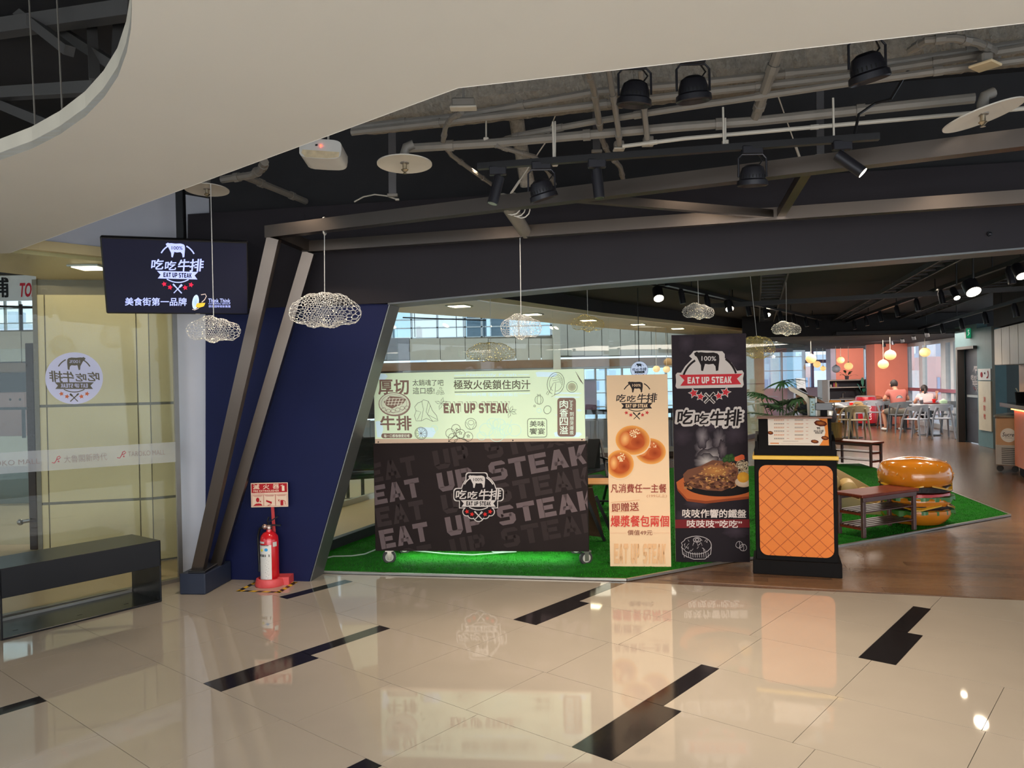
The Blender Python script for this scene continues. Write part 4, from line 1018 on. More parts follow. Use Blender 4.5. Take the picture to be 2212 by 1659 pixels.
def bell_lamp(p, lab, grp, tilt=0.0, s=1.0, yoke=True):
    t = thing('bell_spotlight', lab, 'spotlight', p, 0, grp); M_ = Matrix.Translation((0, 0, -.14 * s)) @ Matrix.Rotation(tilt, 4, 'Y') @ Matrix.Rotation(R(8), 4, 'X')
    MB().box((0, 0, -.02), (.10 * s, .035, .04), bev=.004).build('adapter', M_lampb, t)
    if Vector(p).z > 2.8: MB().tube([(0, 0, 0), (0, 0, 3.6 - Vector(p).z)], .012, 8).build('drop_stem', M_lampb, t)
    MB().lathe([(.008, .05), (.03, .048), (.05, .035), (.06, .005), (.062, -.02), (.072, -.028), (.074, -.05), (.068, -.054), (.05, -.04)], 24, M=M_ @ Matrix.Scale(s, 4)).build('reflector_housing', M_lampb, t, smooth=35)
    b = MB()
    for k in range(24): a_ = k * math.pi / 12; b.add([M_ @ (Vector((.0612 * math.cos(a_ + u), .0612 * math.sin(a_ + u), z_)) * s * 1.01) for u, z_ in ((-.04, -.002), (.04, -.002), (.04, -.018), (-.04, -.018))], [(0, 1, 2, 3)])
    b.build('vent_slots', mat('vent_black', (8, 8, 8), rough=.9), t, kind='stuff')
    MB().tube([(-.068 * s, 0, -.15 * s), (-.068 * s, 0, -.06 * s), (-.05 * s, 0, -.04 * s), (.05 * s, 0, -.04 * s), (.068 * s, 0, -.06 * s), (.068 * s, 0, -.15 * s)], .005, 6).build('yoke', M_lampb, t)
    q_ = Vector(p) + Vector((0, 0, -.21 * s)); beam_spot(q_, q_ + Vector((-math.sin(tilt) * 1.0, .25, -1)), 42)
    MB().tube([(.03 * s, 0, -.04), (.06 * s, .03, -.06 * s), (.03 * s, .02, -.10 * s)], .004, 5).build('lead', M_blk, t)
bell_lamp(onb(TK, 1172), 'black bell spotlight in a yoke, tilted, beside the left cylinder lamp', 'bell spotlights', R(-16))
bell_lamp(onb(TK, 1628), 'black bell spotlight in a yoke hanging level on the right half of the track', 'bell spotlights')
bell_lamp(fl(1370, 128, 2.88), 'black bell spotlight under the bulkhead edge, left of the top pair', 'bell spotlights', R(5), 1.0)
bell_lamp(fl(1496, 118, 2.88), 'black bell spotlight under the bulkhead edge, right of the top pair', 'bell spotlights', R(-4), 1.0)
bell_lamp(fl(1872, 62, 2.88), 'black bell spotlight tilted under the bulkhead edge near the thick pipe', 'bell spotlights', R(-14), 1.05)
sd_ = pw(2139, 505, -.03); t = thing('motion_sensor', 'small black round sensor on the slate fascia at the right', 'sensor', sd_)
MB().sph((0, 0, 0), .013, 12, 8, 1, .6, 1).build('dome', M_lampb, t, smooth=60); MB().lathe([(.006, 0), (.017, 0), (.017, .008), (.006, .008)], 16, M=Matrix.Rotation(R(-90), 4, 'X')).build('base_ring', M_blk, t)
q = onb(FB, 1105) + Vector((0, .02, .045)); t = thing('paper_scrap', 'crumpled pale paper scrap lying on the front steel beam', 'paper', q)
b = MB(); g8 = [[Vector(((i - 3) * .022, (j - 1) * .03, .012 + .014 * noise.noise(Vector((i * .9, j * 1.3, 0))))) for j in range(3)] for i in range(7)]
b.add([p_ for r_ in g8 for p_ in r_], [(3 * i + j, 3 * i + j + 1, 3 * i + j + 4, 3 * i + j + 3) for i in range(6) for j in range(2)]); b.build('sheet', mat('paper_white', (214, 206, 192), rough=.8), t, fix=False); MB().beam((-.06, 0, .004), (.05, .01, .004), .02, .006).build('folded_edge', mat('paper_white', (214, 206, 192)), t)
t = thing('loose_cable', 'thin white cable arching above the fascia left of the sprayed post', 'cable', at(820, 430, 5.75)); MB().tube([at(x, y, 5.75) for x, y in ((765, 436), (785, 425), (810, 420), (835, 423), (856, 430))], .006, 6).build('sheath', M_pw, t, world=True, smooth=60); MB().box(tuple(at(858, 431, 5.75)), (.03, .02, .015), bev=.003).build('end_clip', M_pw, t, world=True)
# projector
t = thing('white_projector', 'small white ceiling projector with a red light hanging under the bulkhead edge', 'projector', at(699, 333, 4.6))
b = MB(); cs_ = []
for a_ in range(20):
    th = a_ / 20 * 2 * math.pi; x = math.copysign(abs(math.cos(th)) ** .45, math.cos(th)) * .122; z = math.copysign(abs(math.sin(th)) ** .5, math.sin(th)) * .058
    cs_.append((x, -.08, z))
M_ = Matrix.Rotation(R(4), 4, 'Y') @ Matrix.Rotation(R(-6), 4, 'X')
b.prism([tuple(M_ @ Vector(p)) for p in cs_], M_ @ Vector((0, .18, 0))); b.build('case', mat('projector_white', (216, 214, 208), rough=.35), t, smooth=50)
b = MB(); b.prism([tuple(M_ @ Vector((x * .93, -.0815, z))) for x, z in ((-.11, -.01), (.12, -.015), (.118, -.045), (.06, -.055), (-.09, -.055), (-.115, -.03))], (0, .001, 0)); b.build('grille', mat('projector_beige', (214, 196, 160), rough=.5, var=.15, scale=30), t)
b = MB(); b.add([M_ @ Vector((x, -.084, z)) for x, z in ((-.03, .024), (-.016, .026), (-.016, .016), (-.03, .014))], [(0, 1, 2, 3)]); b.build('port', M_blk, t)
MB().sph(M_ @ Vector((.002, -.084, .018)), .006, 8, 6).build('status_light', mat('red_led', (255, 60, 40), emit=(255, 60, 40), estr=8), t)
b = MB().tube([(.03, 0, .05), (.03, 0, 3.6 - 2.87)], .007, 6); b.build('hanging_rod', M_pw, t); MB().tube([(-.04, -.06, .045), (-.05, -.03, .09), (-.02, 0, .16), (.02, 0, .2)], .005, 6).build('cable', M_pw, t)
# ================================================================== CLOUD LAMPS
M_wire = mat('silver_wire', (214, 212, 206), rough=.45, metal=.2); M_wireg = mat('gold_wire', (220, 198, 128), rough=.45, metal=.2)
M_ledw = mat('fairy_led_warm', (255, 240, 200), emit=(255, 226, 170), estr=5); M_ledy = mat('fairy_led_yellow', (255, 230, 120), emit=(255, 214, 110), estr=4)
def cloud_mesh(lobes, seed, sub=4, rt=.0016):
    bm = bmesh.new(); bmesh.ops.create_icosphere(bm, subdivisions=sub, radius=1); rnd = random.Random(seed); P = []
    for v in bm.verts:
        d = v.co.normalized() + Vector((rnd.uniform(-.05, .05), rnd.uniform(-.05, .05), rnd.uniform(-.05, .05))); d.normalize()
        # spread directions along the long axis, then project on the union of lobes
        best = 0
        for (c, r_) in lobes:
            c = Vector(c); k = d.dot(c); disc_ = k * k - c.length_squared + r_ * r_
            if disc_ > 0: best = max(best, k + math.sqrt(disc_))
        p = d * max(best, .04)
        P.append(p)
    bm.verts.ensure_lookup_table()
    cen = {}; b = MB()
    for f in bm.faces: cen[f.index] = sum((P[v.index] for v in f.verts), Vector()) / 3 * rnd.uniform(.97, 1.03)
    for e in bm.edges:
        if len(e.link_faces) == 2:
            p, q = cen[e.link_faces[0].index], cen[e.link_faces[1].index]
            if (q - p).length > 1e-5: b.tube([p, q], rt, 3, caps=False)
    pts = list(cen.values()); rnd.shuffle(pts); bm.free()
    l = MB()
    for p in pts[:46]: l.sph(p, rt * 1.7, 5, 4)
    return b, l
LOB = [((-.17, 0, -.01), .082), ((-.09, .02, .02), .105), ((.0, 0, .03), .105), ((.09, -.01, .015), .11), ((.17, .01, -.005), .085), ((0, .03, -.02), .09), ((.05, -.03, -.03), .085), ((-.07, -.03, -.03), .085)]
LOB2 = [((-.15, 0, 0), .09), ((-.05, .02, .025), .11), ((.06, 0, .01), .1), ((.15, 0, -.005), .085), ((0, -.03, -.03), .08)]
proto = {}
def cloud(px, py, wpx, Y, cord_top, lab, gold=False, k=0, zs=1.0):
    p = at(px, py, Y); w_ = wpx / FPX * Y; s_ = w_ / (.505 if k == 0 else .47)
    t = thing('cloud_lamp', lab, 'lamp', p, 0, 'wire cloud lamps')
    key = (k, gold)
    if key not in proto:
        b, l = cloud_mesh(LOB if k == 0 else LOB2, 5 + k)
        n_ = b.build('wire_net', M_wireg if gold else M_wire, t, fix=False); g_ = l.build('fairy_lights', M_ledy if gold else M_ledw, t, kind='stuff', fix=False); n_['kind'] = 'stuff'; proto[key] = (n_, g_)
    else:
        n_, g_ = [o.copy() for o in proto[key]]
        for o in (n_, g_): C.objects.link(o); o.parent = t
    for o in (n_, g_): o.scale = (s_, s_, s_ * zs); o.rotation_euler = (R(3), R(2), R(px % 40 - 20))
    ct = Vector(cord_top); cb = Vector((p.x, p.y, p.z + .09 * s_))
    MB().tube([cb, ct], .0028, 5).build('cord', M_wire, t, world=True)
    return t
q = onb(FB, 701); q2 = at(702, 673, q.y)
cloud(702, 673, 156, q.y, q, 'large silver wire cloud lamp hanging before the navy wall')
q = at(455, 398, 5.15)
cloud(462, 714, 113, 5.15, q, 'silver wire cloud lamp just below the television, partly against the white pier', k=1)
q = onb(SB, 1123); cloud(1126, 708, 90, q.y, q, 'silver wire cloud lamp hanging from the rear beam above the cart', k=1, zs=1.2)
q = at(1060, 640, 8.6); q.z = 2.86; cloud(1060, 762, 107, 8.6, q, 'gold wire cloud imitating a lamp reflection in the glass, just above the cart', True, 0, .8)  # added cloud and cord stand in for a mirror image in the glass
q = at(1268, 640, 8.0); q.z = 2.86; cloud(1270, 700, 72, 8.0, q, 'small gold wire cloud lamp right of the silver one above the cart', True, 1)
q = at(1507, 600, 7.6); q.z = 2.86; cloud(1509, 674, 70, 7.6, q, 'pale wire cloud lamp above the tall steak banner', False, 1)
q = at(1618, 600, 9.0); q.z = 2.86; cloud(1636, 752, 86, 9.0, q, 'gold wire cloud lamp half hidden by the right edge of the steak banner', True, 0, 1.15)
q = at(1698, 600, 10.0); q.z = 2.86; cloud(1699, 711, 62, 10.0, q, 'dim silver wire cloud lamp right of the steak banner top', False, 1)
# ================================================================== TELEVISION
tvc = Vector((-2.331, 5.5, 2.316)); yaw, tilt, tw_, th_ = .342, .408, .943, .547
U_ = Vector((math.cos(yaw), math.sin(yaw), 0)); Nn = Vector((math.sin(yaw), -math.cos(yaw), 0)); V_ = Vector((0, 0, 1)) * math.cos(tilt) + Nn * math.sin(tilt); N_ = U_.cross(V_)
t = thing('television', 'black flat television tilted down on a ceiling pole showing the steak emblem', 'television', tvc)
M4 = Matrix(((U_.x, V_.x, N_.x, tvc.x), (U_.y, V_.y, N_.y, tvc.y), (U_.z, V_.z, N_.z, tvc.z), (0, 0, 0, 1)))
MB().box((0, 0, -.025), (tw_, th_, .04), bev=.008, M=M4).build('case', mat('tv_black', (14, 14, 16), rough=.3), t, world=True)
MB().box((0, .02, -.06), (tw_ * .7, th_ * .6, .04), bev=.01, M=M4).build('rear_hump', M_blk, t, world=True)
S_ = (tw_ / 2 - .012, th_ / 2 - .014)
hm_ = homog([(845, 118), (2115, 165), (2120, 790), (908, 787)], [(-tw_ / 2, th_ / 2), (tw_ / 2, th_ / 2), (tw_ / 2, -th_ / 2), (-tw_ / 2, -th_ / 2)])
ar = Art(hm_); ar.T = None
bgc = (24, 25, 38); ar.m = lambda x, y: (x, y)
ar.rect(-S_[0], -S_[1], S_[0], S_[1], bgc); ar.m = hm_
lt = (176, 186, 255); k_ = 445 / 360
ar.T = lambda x, y: (1516 + k_ * x, 380 + k_ * 1.0 * y + .03 * x)
logo_bull(ar, lt, bgc); logo_ring(ar, lt); logo_word(ar, lt); logo_ribbon(ar, lt, bgc); logo_tail(ar, lt, (220, 40, 70)); ar.T = None
ar.text('美食街第一品牌', 1070, 645, 1592, 712, lt, .02)
ar.blob(1668, 680, 28, 62, (150, 176, 210), (190, 206, 230), rot=8); ar.poly([(1680, 690), (1752, 686), (1738, 716), (1700, 728), (1668, 722)], (214, 176, 60))
ar.line([(1715, 618), (1750, 612), (1760, 630), (1745, 660), (1720, 682)], 7, (190, 170, 160)); ar.line([(1695, 732), (1660, 748), (1640, 742)], 6, (190, 170, 160), lay=False)
ar.text('Think Think', 1776, 650, 1962, 684, lt, .01); ar.text('CATERING GROUP', 1778, 688, 1962, 700, lt); ar.text('想想國際餐飲集團', 1778, 706, 1962, 726, lt)
ar.build('screen', print_mat('ink_screen', rough=.15, estr=.8), tvc + N_ * .0005, U_, V_, t)
MB().box((.12, -th_ / 2 + .006, .001), (.03, .006, .001), M=M4).build('badge', M_alu, t, world=True)
pt = at(394, 440, 5.75); MB().box((pt.x, 5.72, 2.85), (.055, .055, 1.0), bev=.004).build('ceiling_pole', M_blk, t, world=True)
MB().beam((pt.x, 5.72, 2.38), tuple(tvc - N_ * .07), .05, .05).build('mount_arm', M_blk, t, world=True)
# ================================================================== BENCH ON THE LEFT
M_bench = mat('black_steel', (17, 17, 21), rough=.28, metal=.35, spec=.6, var=.12, scale=5)
p, q = fl(3, 1385), fl(350, 1300); bd_ = (q - p).normalized(); bn_ = Vector((-bd_.y, bd_.x, 0)); BL = (q - p).length; BD, BH = .42, .445
t = thing('steel_bench', 'black folded steel box bench standing before the left glazing', 'bench', p, math.atan2(bd_.y, bd_.x))
MB().box((BL / 2, BD / 2, BH - .005), (BL, BD, .01), bev=.002).build('seat_plate', M_bench, t)
MB().box((BL / 2, .004, BH - .095), (BL, .008, .18), bev=.002).build('front_apron', M_bench, t)
MB().box((BL / 2, BD - .004, BH - .095), (BL, .008, .18), bev=.002).build('rear_apron', M_bench, t)
for x in (.005, BL - .005): MB().box((x, BD / 2, BH / 2), (.01, BD, BH - .02), bev=.002).build('end_panel', M_bench, t)
MB().box((BL / 2, BD / 2, .008), (BL, BD, .012), bev=.002).build('foot_plate', M_bench, t)
MB().box((BL / 2, BD - .006, .022), (BL - .03, .012, .02)).build('rear_strip', M_alu, t)
b = Bars()
for x in (.12, BL * .5, BL - .2): b.box((x, .12, .0145), (.03, .012, .001))
b.build('bolt_slot', M_blk, t)
# film strip + light image of the emblem, both drawn on the glazing
def gl_art(quad, w_, h_): return homog(quad, [(0, h_), (w_, h_), (w_, 0), (0, 0)])
ga_, gb_ = gp(0, 1000, -.004), gp(385, 980, -.004)
q4 = [(0, 978), (386, 954), (386, 997.5), (0, 1024)]
def gmap(px, py):
    P = gp(px, py, -.004); return ((P - Vector((ga_.x, ga_.y, 0))).dot(GLD), P.z)
fm = thing('film_strip', 'pale frosted safety strip lettered with the mall name across the left glazing', 'film', (ga_.x, ga_.y, .98))
ar = Art(gmap); ar.poly([(-150, 987)] + q4[0:3] + [(0, 1024), (-150, 1034)], (214, 220, 226)); ar.build('frosted_band', print_mat('ink_film', rough=.6, alpha=.42), (ga_.x, ga_.y, 0), GLD, (0, 0, 1), fm)
g_ = (150, 140, 142); rd = (190, 92, 110); TF = lambda x, y: (x * .3134, 880 + y * .3134)
for tx, bx, rt_ in (('TAROKO MALL', (-160, 364, 275, 400), -3.2), ('大魯閣新時代', (440, 322, 738, 374), -4), ('TAROKO MALL', (882, 298, 1138, 332), -3)):
    ar = Art(gmap); ar.z = .001; ar.T = TF; ar.text(tx, *bx, g_, 0, 0, rt_); ar.build('lettering', print_mat('ink_filmtext', rough=.6, alpha=.85), (ga_.x, ga_.y, 0), GLD, (0, 0, 1), fm)
for x, y in ((385, 362), (835, 328)):
    ar = Art(gmap); ar.z = .001; ar.T = TF; ar.line([(x - 28, y + 18), (x - 10, y + 22), (x + 4, y), (x + 10, y - 20), (x + 24, y - 26), (x + 32, y - 16), (x + 20, y - 6), (x + 4, y - 2)], 6, rd); ar.star(x + 18, y + 10, 9, rd)
    ar.build('mall_emblem', print_mat('ink_filmtext', rough=.6, alpha=.85), (ga_.x, ga_.y, 0), GLD, (0, 0, 1), fm)
em = thing('emblem_light_image', 'round pale light image of the mirrored steak emblem, drawn on the left glazing', 'emblem', (gp(160, 817).x, gp(160, 817).y, 1.6))
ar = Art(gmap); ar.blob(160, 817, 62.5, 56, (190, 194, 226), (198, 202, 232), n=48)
ar.build('disc', print_mat('ink_light_disc', rough=.6, estr=.12, alpha=.88), (ga_.x, ga_.y, 0), GLD, (0, 0, 1), em)  # pale ink and faint glow stand in for light falling as an emblem
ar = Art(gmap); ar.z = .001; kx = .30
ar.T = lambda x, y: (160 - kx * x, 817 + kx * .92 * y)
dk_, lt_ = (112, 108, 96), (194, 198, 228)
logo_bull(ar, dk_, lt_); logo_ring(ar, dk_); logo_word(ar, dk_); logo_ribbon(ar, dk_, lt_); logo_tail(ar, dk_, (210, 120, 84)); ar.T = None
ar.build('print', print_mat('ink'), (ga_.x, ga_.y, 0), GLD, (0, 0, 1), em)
# ================================================================== FIRE EXTINGUISHER + SIGN + TAPE
M_red = mat('extinguisher_red', (200, 24, 34), rough=.22, coat=.5); M_tray = mat('pink_red_plastic', (214, 78, 80), rough=.45)
eb = fl(584, 1263); t = thing('fire_extinguisher', 'red fire extinguisher with white label standing in a pink tray before the navy wall', 'extinguisher', (eb.x, eb.y, 0))
tz = .035
MB().lathe([(.02, tz), (.066, tz + .002), (.07, tz + .015), (.07, tz + .31), (.064, tz + .345), (.045, tz + .37), (.022, tz + .38), (.02, tz + .395)], 32).build('tank', M_red, t, smooth=40)
b = MB().lathe([(.018, tz + .39), (.02, tz + .40), (.02, tz + .425), (.014, tz + .43)], 14); b.sph((-.03, -.01, tz + .418), .022, 12, 8); b.build('valve', mat('valve_steel', (176, 150, 140), rough=.25, metal=.8), t, smooth=50)
b = MB(); b.beam((-.01, 0, tz + .43), (.095, -.01, tz + .425), .014, .01); b.beam((.0, 0, tz + .45), (.075, -.01, tz + .495), .014, .008); b.tube([(.0, 0, tz + .43), (-.012, 0, tz + .46), (.0, 0, tz + .49)], .006, 6); b.build('lever', M_blk, t)
MB().tube([(-.03, .0, tz + .42), (-.075, .01, tz + .40), (-.092, .015, tz + .34), (-.09, .015, tz + .2), (-.082, .0, tz + .1), (-.08, -.01, tz + .07)], .009, 8).build('hose', M_blk, t, smooth=60)
lb = MB(); NA = 14
def wrap(b, r_, a0, a1, z0, z1):
    vs = []
    for k in range(NA + 1):
        a = R(a0 + (a1 - a0) * k / NA)
        for z in (z0, z1): vs.append((r_ * math.sin(a), -r_ * math.cos(a), z))
    b.add(vs, [(2 * k, 2 * k + 2, 2 * k + 3, 2 * k + 1) for k in range(NA)])
wrap(lb, .0708, -78, 28, tz + .005, tz + .285); lb.build('label_sheet', mat('label_white', (226, 224, 218), rough=.5), t, fix=False)
ca_ = Art(lambda x, y: (x, y))
ca_.rect(-.06, .272, .02, .276, (40, 40, 40)); ca_.blob(-.045, .245, .012, .01, (230, 220, 70)); ca_.blob(-.005, .25, .014, .012, (60, 160, 220)); ca_.rect(-.075, .218, .03, .222, (30, 30, 30)); ca_.rect(-.07, .195, -.05, .214, (70, 70, 70)); ca_.rect(-.045, .195, -.02, .214, (110, 110, 110)); ca_.rect(-.015, .195, .02, .214, (90, 90, 90))
for k in range(15): ca_.rect(-.07, .18 - k * .0105, -.07 + .06 + .03 * ((k * 7) % 5) / 5, .183 - k * .0105, (120, 118, 116))

for k in range(7): ca_.rect(-.06 + k * .011, .279, -.053 + k * .011, .286, (70, 70, 70), lay=k == 0)
vs = []
for (x, y, z) in ca_.v: a = x / .0712; vs.append(((.0712 + z) * math.sin(a), -(.0712 + z) * math.cos(a), y + tz))
me = bpy.data.meshes.new('label_print'); me.from_pydata(vs, [], ca_.f); at_ = me.color_attributes.new('Col', 'FLOAT_COLOR', 'POINT'); at_.data.foreach_set('color', [x for c in ca_.c for x in (*c, 1.0)]); me.materials.append(print_mat('ink')); o = link('label_print', me); o.parent = t
lb = Bars(); wrap(lb, .0709, -62, -15, tz + .296, tz + .312); wrap(lb, .0709, 38, 66, tz + .27, tz + .305); lb.build('small_sticker', mat('sticker_grey', (200, 200, 196), rough=.5), t, fix=False)
tr_ = thing('extinguisher_tray', 'pink red plastic tray holding the fire extinguisher with its sign pole', 'stand', (eb.x, eb.y, 0))
b = MB(); b.lathe([(.11, 0), (.115, .012), (.104, .055), (.088, .06), (.082, .03), (.03, .026)], 28); b.build('tray', M_tray, tr_, smooth=40)
MB().prism([(.03, -.03, .001), (.15, -.02, .001), (.155, .10, .001), (.02, .10, .001)], (0, 0, .06)).build('tray_wing', M_tray, tr_)
sz0, sz1 = .595, .785
MB().beam((.025, .085, .02), (.012, .055, sz0 + .05), .022, .012).build('sign_pole', M_tray, tr_)
sx, sy = -.005, .045
MB().box((sx, sy, (sz0 + sz1) / 2), (.29, .006, sz1 - sz0), bev=.002).build('sign_board', mat('sign_cream', (232, 204, 178), rough=.4), tr_)
am = homog([(658, 560), (972, 562), (972, 773), (658, 770)], [(-.145, sz1), (.145, sz1), (.145, sz0), (-.145, sz0)])
ar = Art(am); rc = (176, 36, 44); cr = (236, 214, 190)
ar.rect(666, 568, 966, 645, rc)
for k, ch in enumerate('滅火器'): ar.text(ch, 680 + k * 83, 572, 732 + k * 83, 614, cr, .02, lay=k == 0)
ar.text('FIRE EXTINGUISHER', 680, 621, 898, 639, cr, .012); ar.rect(922, 590, 944, 634, cr); ar.line([(932, 590), (930, 582), (912, 590)], 5, cr)
ar.text('使用方法 DIRECTION', 668, 648, 772, 655, rc)
for x in (668, 768, 868):
    ar.line([(x, 662), (x + 96, 662), (x + 96, 760), (x, 760)], 2.5, rc, closed=True); ar.rect(x + 8, 668, x + 88, 671, rc); ar.rect(x + 20, 675, x + 80, 677, rc)
ar.blob(716, 706, 14, 20, rc); ar.poly([(676, 756), (756, 756), (744, 740), (724, 736), (700, 738)], rc); ar.poly([(732, 725), (739, 710), (746, 725)], rc)
ar.poly([(788, 708), (836, 726), (832, 744), (786, 722)], rc); ar.line([(800, 756), (826, 748)], 5, rc); ar.rrect(908, 712, 932, 758, 6, rc); ar.line([(926, 714), (946, 722), (950, 752)], 5, rc); ar.line([(888, 720), (904, 708)], 4, rc); ar.line([(888, 704), (902, 730)], 3, rc)
ar.build('sign_print', print_mat('ink'), Vector((eb.x + sx, eb.y + sy - .0036, 0)), (1, 0, 0), (0, 0, 1), tr_)
tp = thing('hazard_tape', 'black and yellow hazard tape square on the floor around the extinguisher tray', 'tape', (eb.x, eb.y, 0))
cn = [fl(509, 1277.5), fl(604, 1281), fl(644, 1257.5), fl(548, 1258)]
yb, kb = Bars(), Bars()
for i in range(4):
    a_, b_ = cn[i], cn[(i + 1) % 4]; d = (b_ - a_).normalized(); n_ = Vector((-d.y, d.x, 0)) * .036; L_ = (b_ - a_).length; m_ = max(5, int(L_ / .045)) | 1
    for k in range(m_):
        s0, s1 = L_ * k / m_, L_ * (k + 1) / m_; sh = .02
        f = [a_ + d * max(0, s0 - 0), a_ + d * s1, a_ + d * min(L_, s1 + sh) + n_, a_ + d * min(L_, s0 + sh) + n_]
        (kb if k % 2 else yb).add([Vector((v.x, v.y, .0012)) for v in f], [(0, 1, 2, 3)])
yb.build('yellow_stripe', mat('tape_yellow', (224, 178, 40), rough=.5), tp, world=True); kb.build('black_stripe', mat('tape_black', (30, 26, 24), rough=.5), tp, world=True)
# ================================================================== CART
ca, cb = at(811, 1190, 6.62), at(1272.5, 1190, 6.42)
cd = Vector((cb.x - ca.x, cb.y - ca.y, 0)); CW = cd.length; cd.normalize(); cn_ = Vector((-cd.y, cd.x, 0)); cz0, cz1, cz2 = ca.z, at(806, 958.5, 6.62).z, at(809, 806, 6.62).z
t = thing('mobile_booth', 'wheeled serving cart with brown lettered front and glowing pale menu board above', 'cart', (ca.x, ca.y, 0), math.atan2(cd.y, cd.x))
M_cart = mat('cart_brown', (40, 31, 30), rough=.6, spec=.12)
b = MB(); b.box((CW / 2, .02, (cz0 + cz1) / 2), (CW, .04, cz1 - cz0), bev=.003); b.build('front_panel', M_cart, t)
b = MB()
for x in (.02, CW - .02): b.box((x, .27, (cz0 + cz1) / 2), (.03, .46, cz1 - cz0 - .01), bev=.003)
b.box((CW / 2, .27, cz0 + .02), (CW - .06, .46, .03)); b.box((CW / 2, .49, (cz0 + cz1) / 2), (CW - .06, .02, cz1 - cz0 - .02)); b.build('carcass', M_cart, t)
MB().box((CW / 2, .28, cz1 - .012), (CW + .01, .46, .024), bev=.004).build('worktop', mat('cart_top', (96, 84, 78), rough=.3), t)
MB().box((CW / 2, .045, (cz1 + cz2) / 2), (CW - .02, .05, cz2 - cz1 - .002), bev=.004).build('menu_board', mat('lightbox_case', (206, 210, 204), rough=.4), t)
b = Bars()
for x in (.04, .36 * CW, .66 * CW, CW - .04): b.sph((x, .018, cz1 + .012), .006, 8, 6)
b.build('fixing_screw', M_blk, t)
M_tyre = mat('caster_tyre', (58, 56, 54), rough=.6); M_hub = mat('caster_hub', (200, 194, 182), rough=.4)
def caster(parent, x, y, r_=.058, zt=.12, ang=0.0):
    M_ = Matrix.Translation((x, y, 0)) @ Matrix.Rotation(ang, 4, 'Z')
    c_ = MB(); c_.box((0, 0, zt - .006), (.07, .07, .012), M=M_); c_.box((-.0, -.022, zt - .045), (.035, .005, .08), M=M_); c_.box((0, .022, zt - .045), (.035, .005, .08), M=M_)
    o_ = c_.build('caster', mat('caster_zinc', (168, 160, 146), rough=.3, metal=.8), parent)
    MB().lathe([(.02, -.015), (r_ * .9, -.016), (r_, -.01), (r_, .01), (r_ * .9, .016), (.02, .015)], 24, M=M_ @ Matrix.Translation((0, 0, r_)) @ Matrix.Rotation(R(90), 4, 'X')).build('wheel', M_tyre, o_, smooth=40)
    MB().lathe([(.006, -.02), (r_ * .62, -.019), (r_ * .62, .019), (.006, .02)], 20, M=M_ @ Matrix.Translation((0, 0, r_)) @ Matrix.Rotation(R(90), 4, 'X')).build('wheel_hub', M_hub, o_, smooth=40)
for x, y, a in ((.10, .07, .3), (CW - .03, .07, .5), (.14, .44, .2), (CW - .12, .44, 0)): caster(t, x, y, ang=a)
caz = Vector((ca.x, ca.y, 0))
am = homog([(55, 645), (1720, 632), (1740, 1480), (75, 1478)], [(0, cz1), (CW, cz1), (CW, cz0), (0, cz0)])
ar = Art(am, (.004, cz0 + .003, CW - .004, cz1 - .003))
for row in range(5):
    col = ((56, 46, 45), (106, 92, 93), (60, 50, 49), (112, 96, 97), (54, 44, 43))[row]; dx, dy = (row - 1) * 33, (row - 1) * 171
    for w_, cx_, wd__ in (('EAT', 235, 385), ('UP', 700, 275), ('STEAK', 1345, 770)):
        cx2 = cx_ + dx; cy2 = 925 - (cx_ - 700) * .196 + dy
        ar = Art(am, (.004, cz0 + .003, CW - .004, cz1 - .003)); ar.z = .0001 * row
        ar.block(w_, cx2 - wd__ / 2, cy2 - 74, cx2 + wd__ / 2, cy2 + 74, col, -10.6); ar.build('front_lettering', print_mat('ink'), caz - cn_ * .0008, cd, (0, 0, 1), t)
lg = (216, 206, 200); dk2 = (34, 28, 30)
def badge(a, cx, cy, k, grow, col):
    a.T = lambda x, y: (cx + k * x, cy + k * y); g = grow
    a.blob(0, -32, 128 + g, 128 + g, col, n=40); a.rrect(-92 - g, -172 - g, 60 + g, -60 + g, 22, col); a.rrect(-186 - g, -52 - g, 184 + g, 30 + g, 26, col); a.poly([(-142 - g, 20), (140 + g, 20), (140 + g, 84 + g), (-142 - g, 84 + g)], col)
    for x, y, r_ in ((-92, 122, 24), (-52, 143, 24), (52, 143, 24), (92, 122, 24), (0, 155, 34), (-74, 110, 30), (74, 110, 30), (-30, 120, 34), (30, 120, 34)): a.blob(x, y, r_ + g, r_ + g, col)
    a.T = None
ar = Art(am, (.004, cz0 + .003, CW - .004, cz1 - .003)); ar.z = .0007
badge(ar, 884, 1052, 1.0, 11, lg); badge(ar, 884, 1052, 1.0, 4, dk2)
logo(ar, 884, 1052, .98, lg, dk2, (220, 50, 44)); ar.build('front_emblem', print_mat('ink'), caz - cn_ * .0008, cd, (0, 0, 1), t)
am = homog([(70, 98), (1707, 65), (1720, 632), (58, 648)], [(.01, cz2), (CW - .01, cz2), (CW - .01, cz1), (.01, cz1)])
ar = Art(am, (.013, cz1 + .0005, CW - .013, cz2 - .003)); bgc = (212, 230, 196); br = (122, 98, 86); ln = (96, 100, 84); wh = (208, 234, 244)
ar.rect(40, 60, 1740, 660, bgc); ar.rect(40, 612, 1740, 660, (196, 170, 146))
def sk(pts, w=3, col=ln, closed=True): ar.line(pts, w, col, closed, lay=False)
def ell(cx, cy, rx, ry, w=3, col=ln, n=24, rot=0):
    c_, s_ = math.cos(R(rot)), math.sin(R(rot)); sk([(cx + rx * math.cos(a) * c_ - ry * math.sin(a) * s_, cy + rx * math.cos(a) * s_ + ry * math.sin(a) * c_) for a in [2 * math.pi * k / n for k in range(n)]], w, col)
ar.lay()
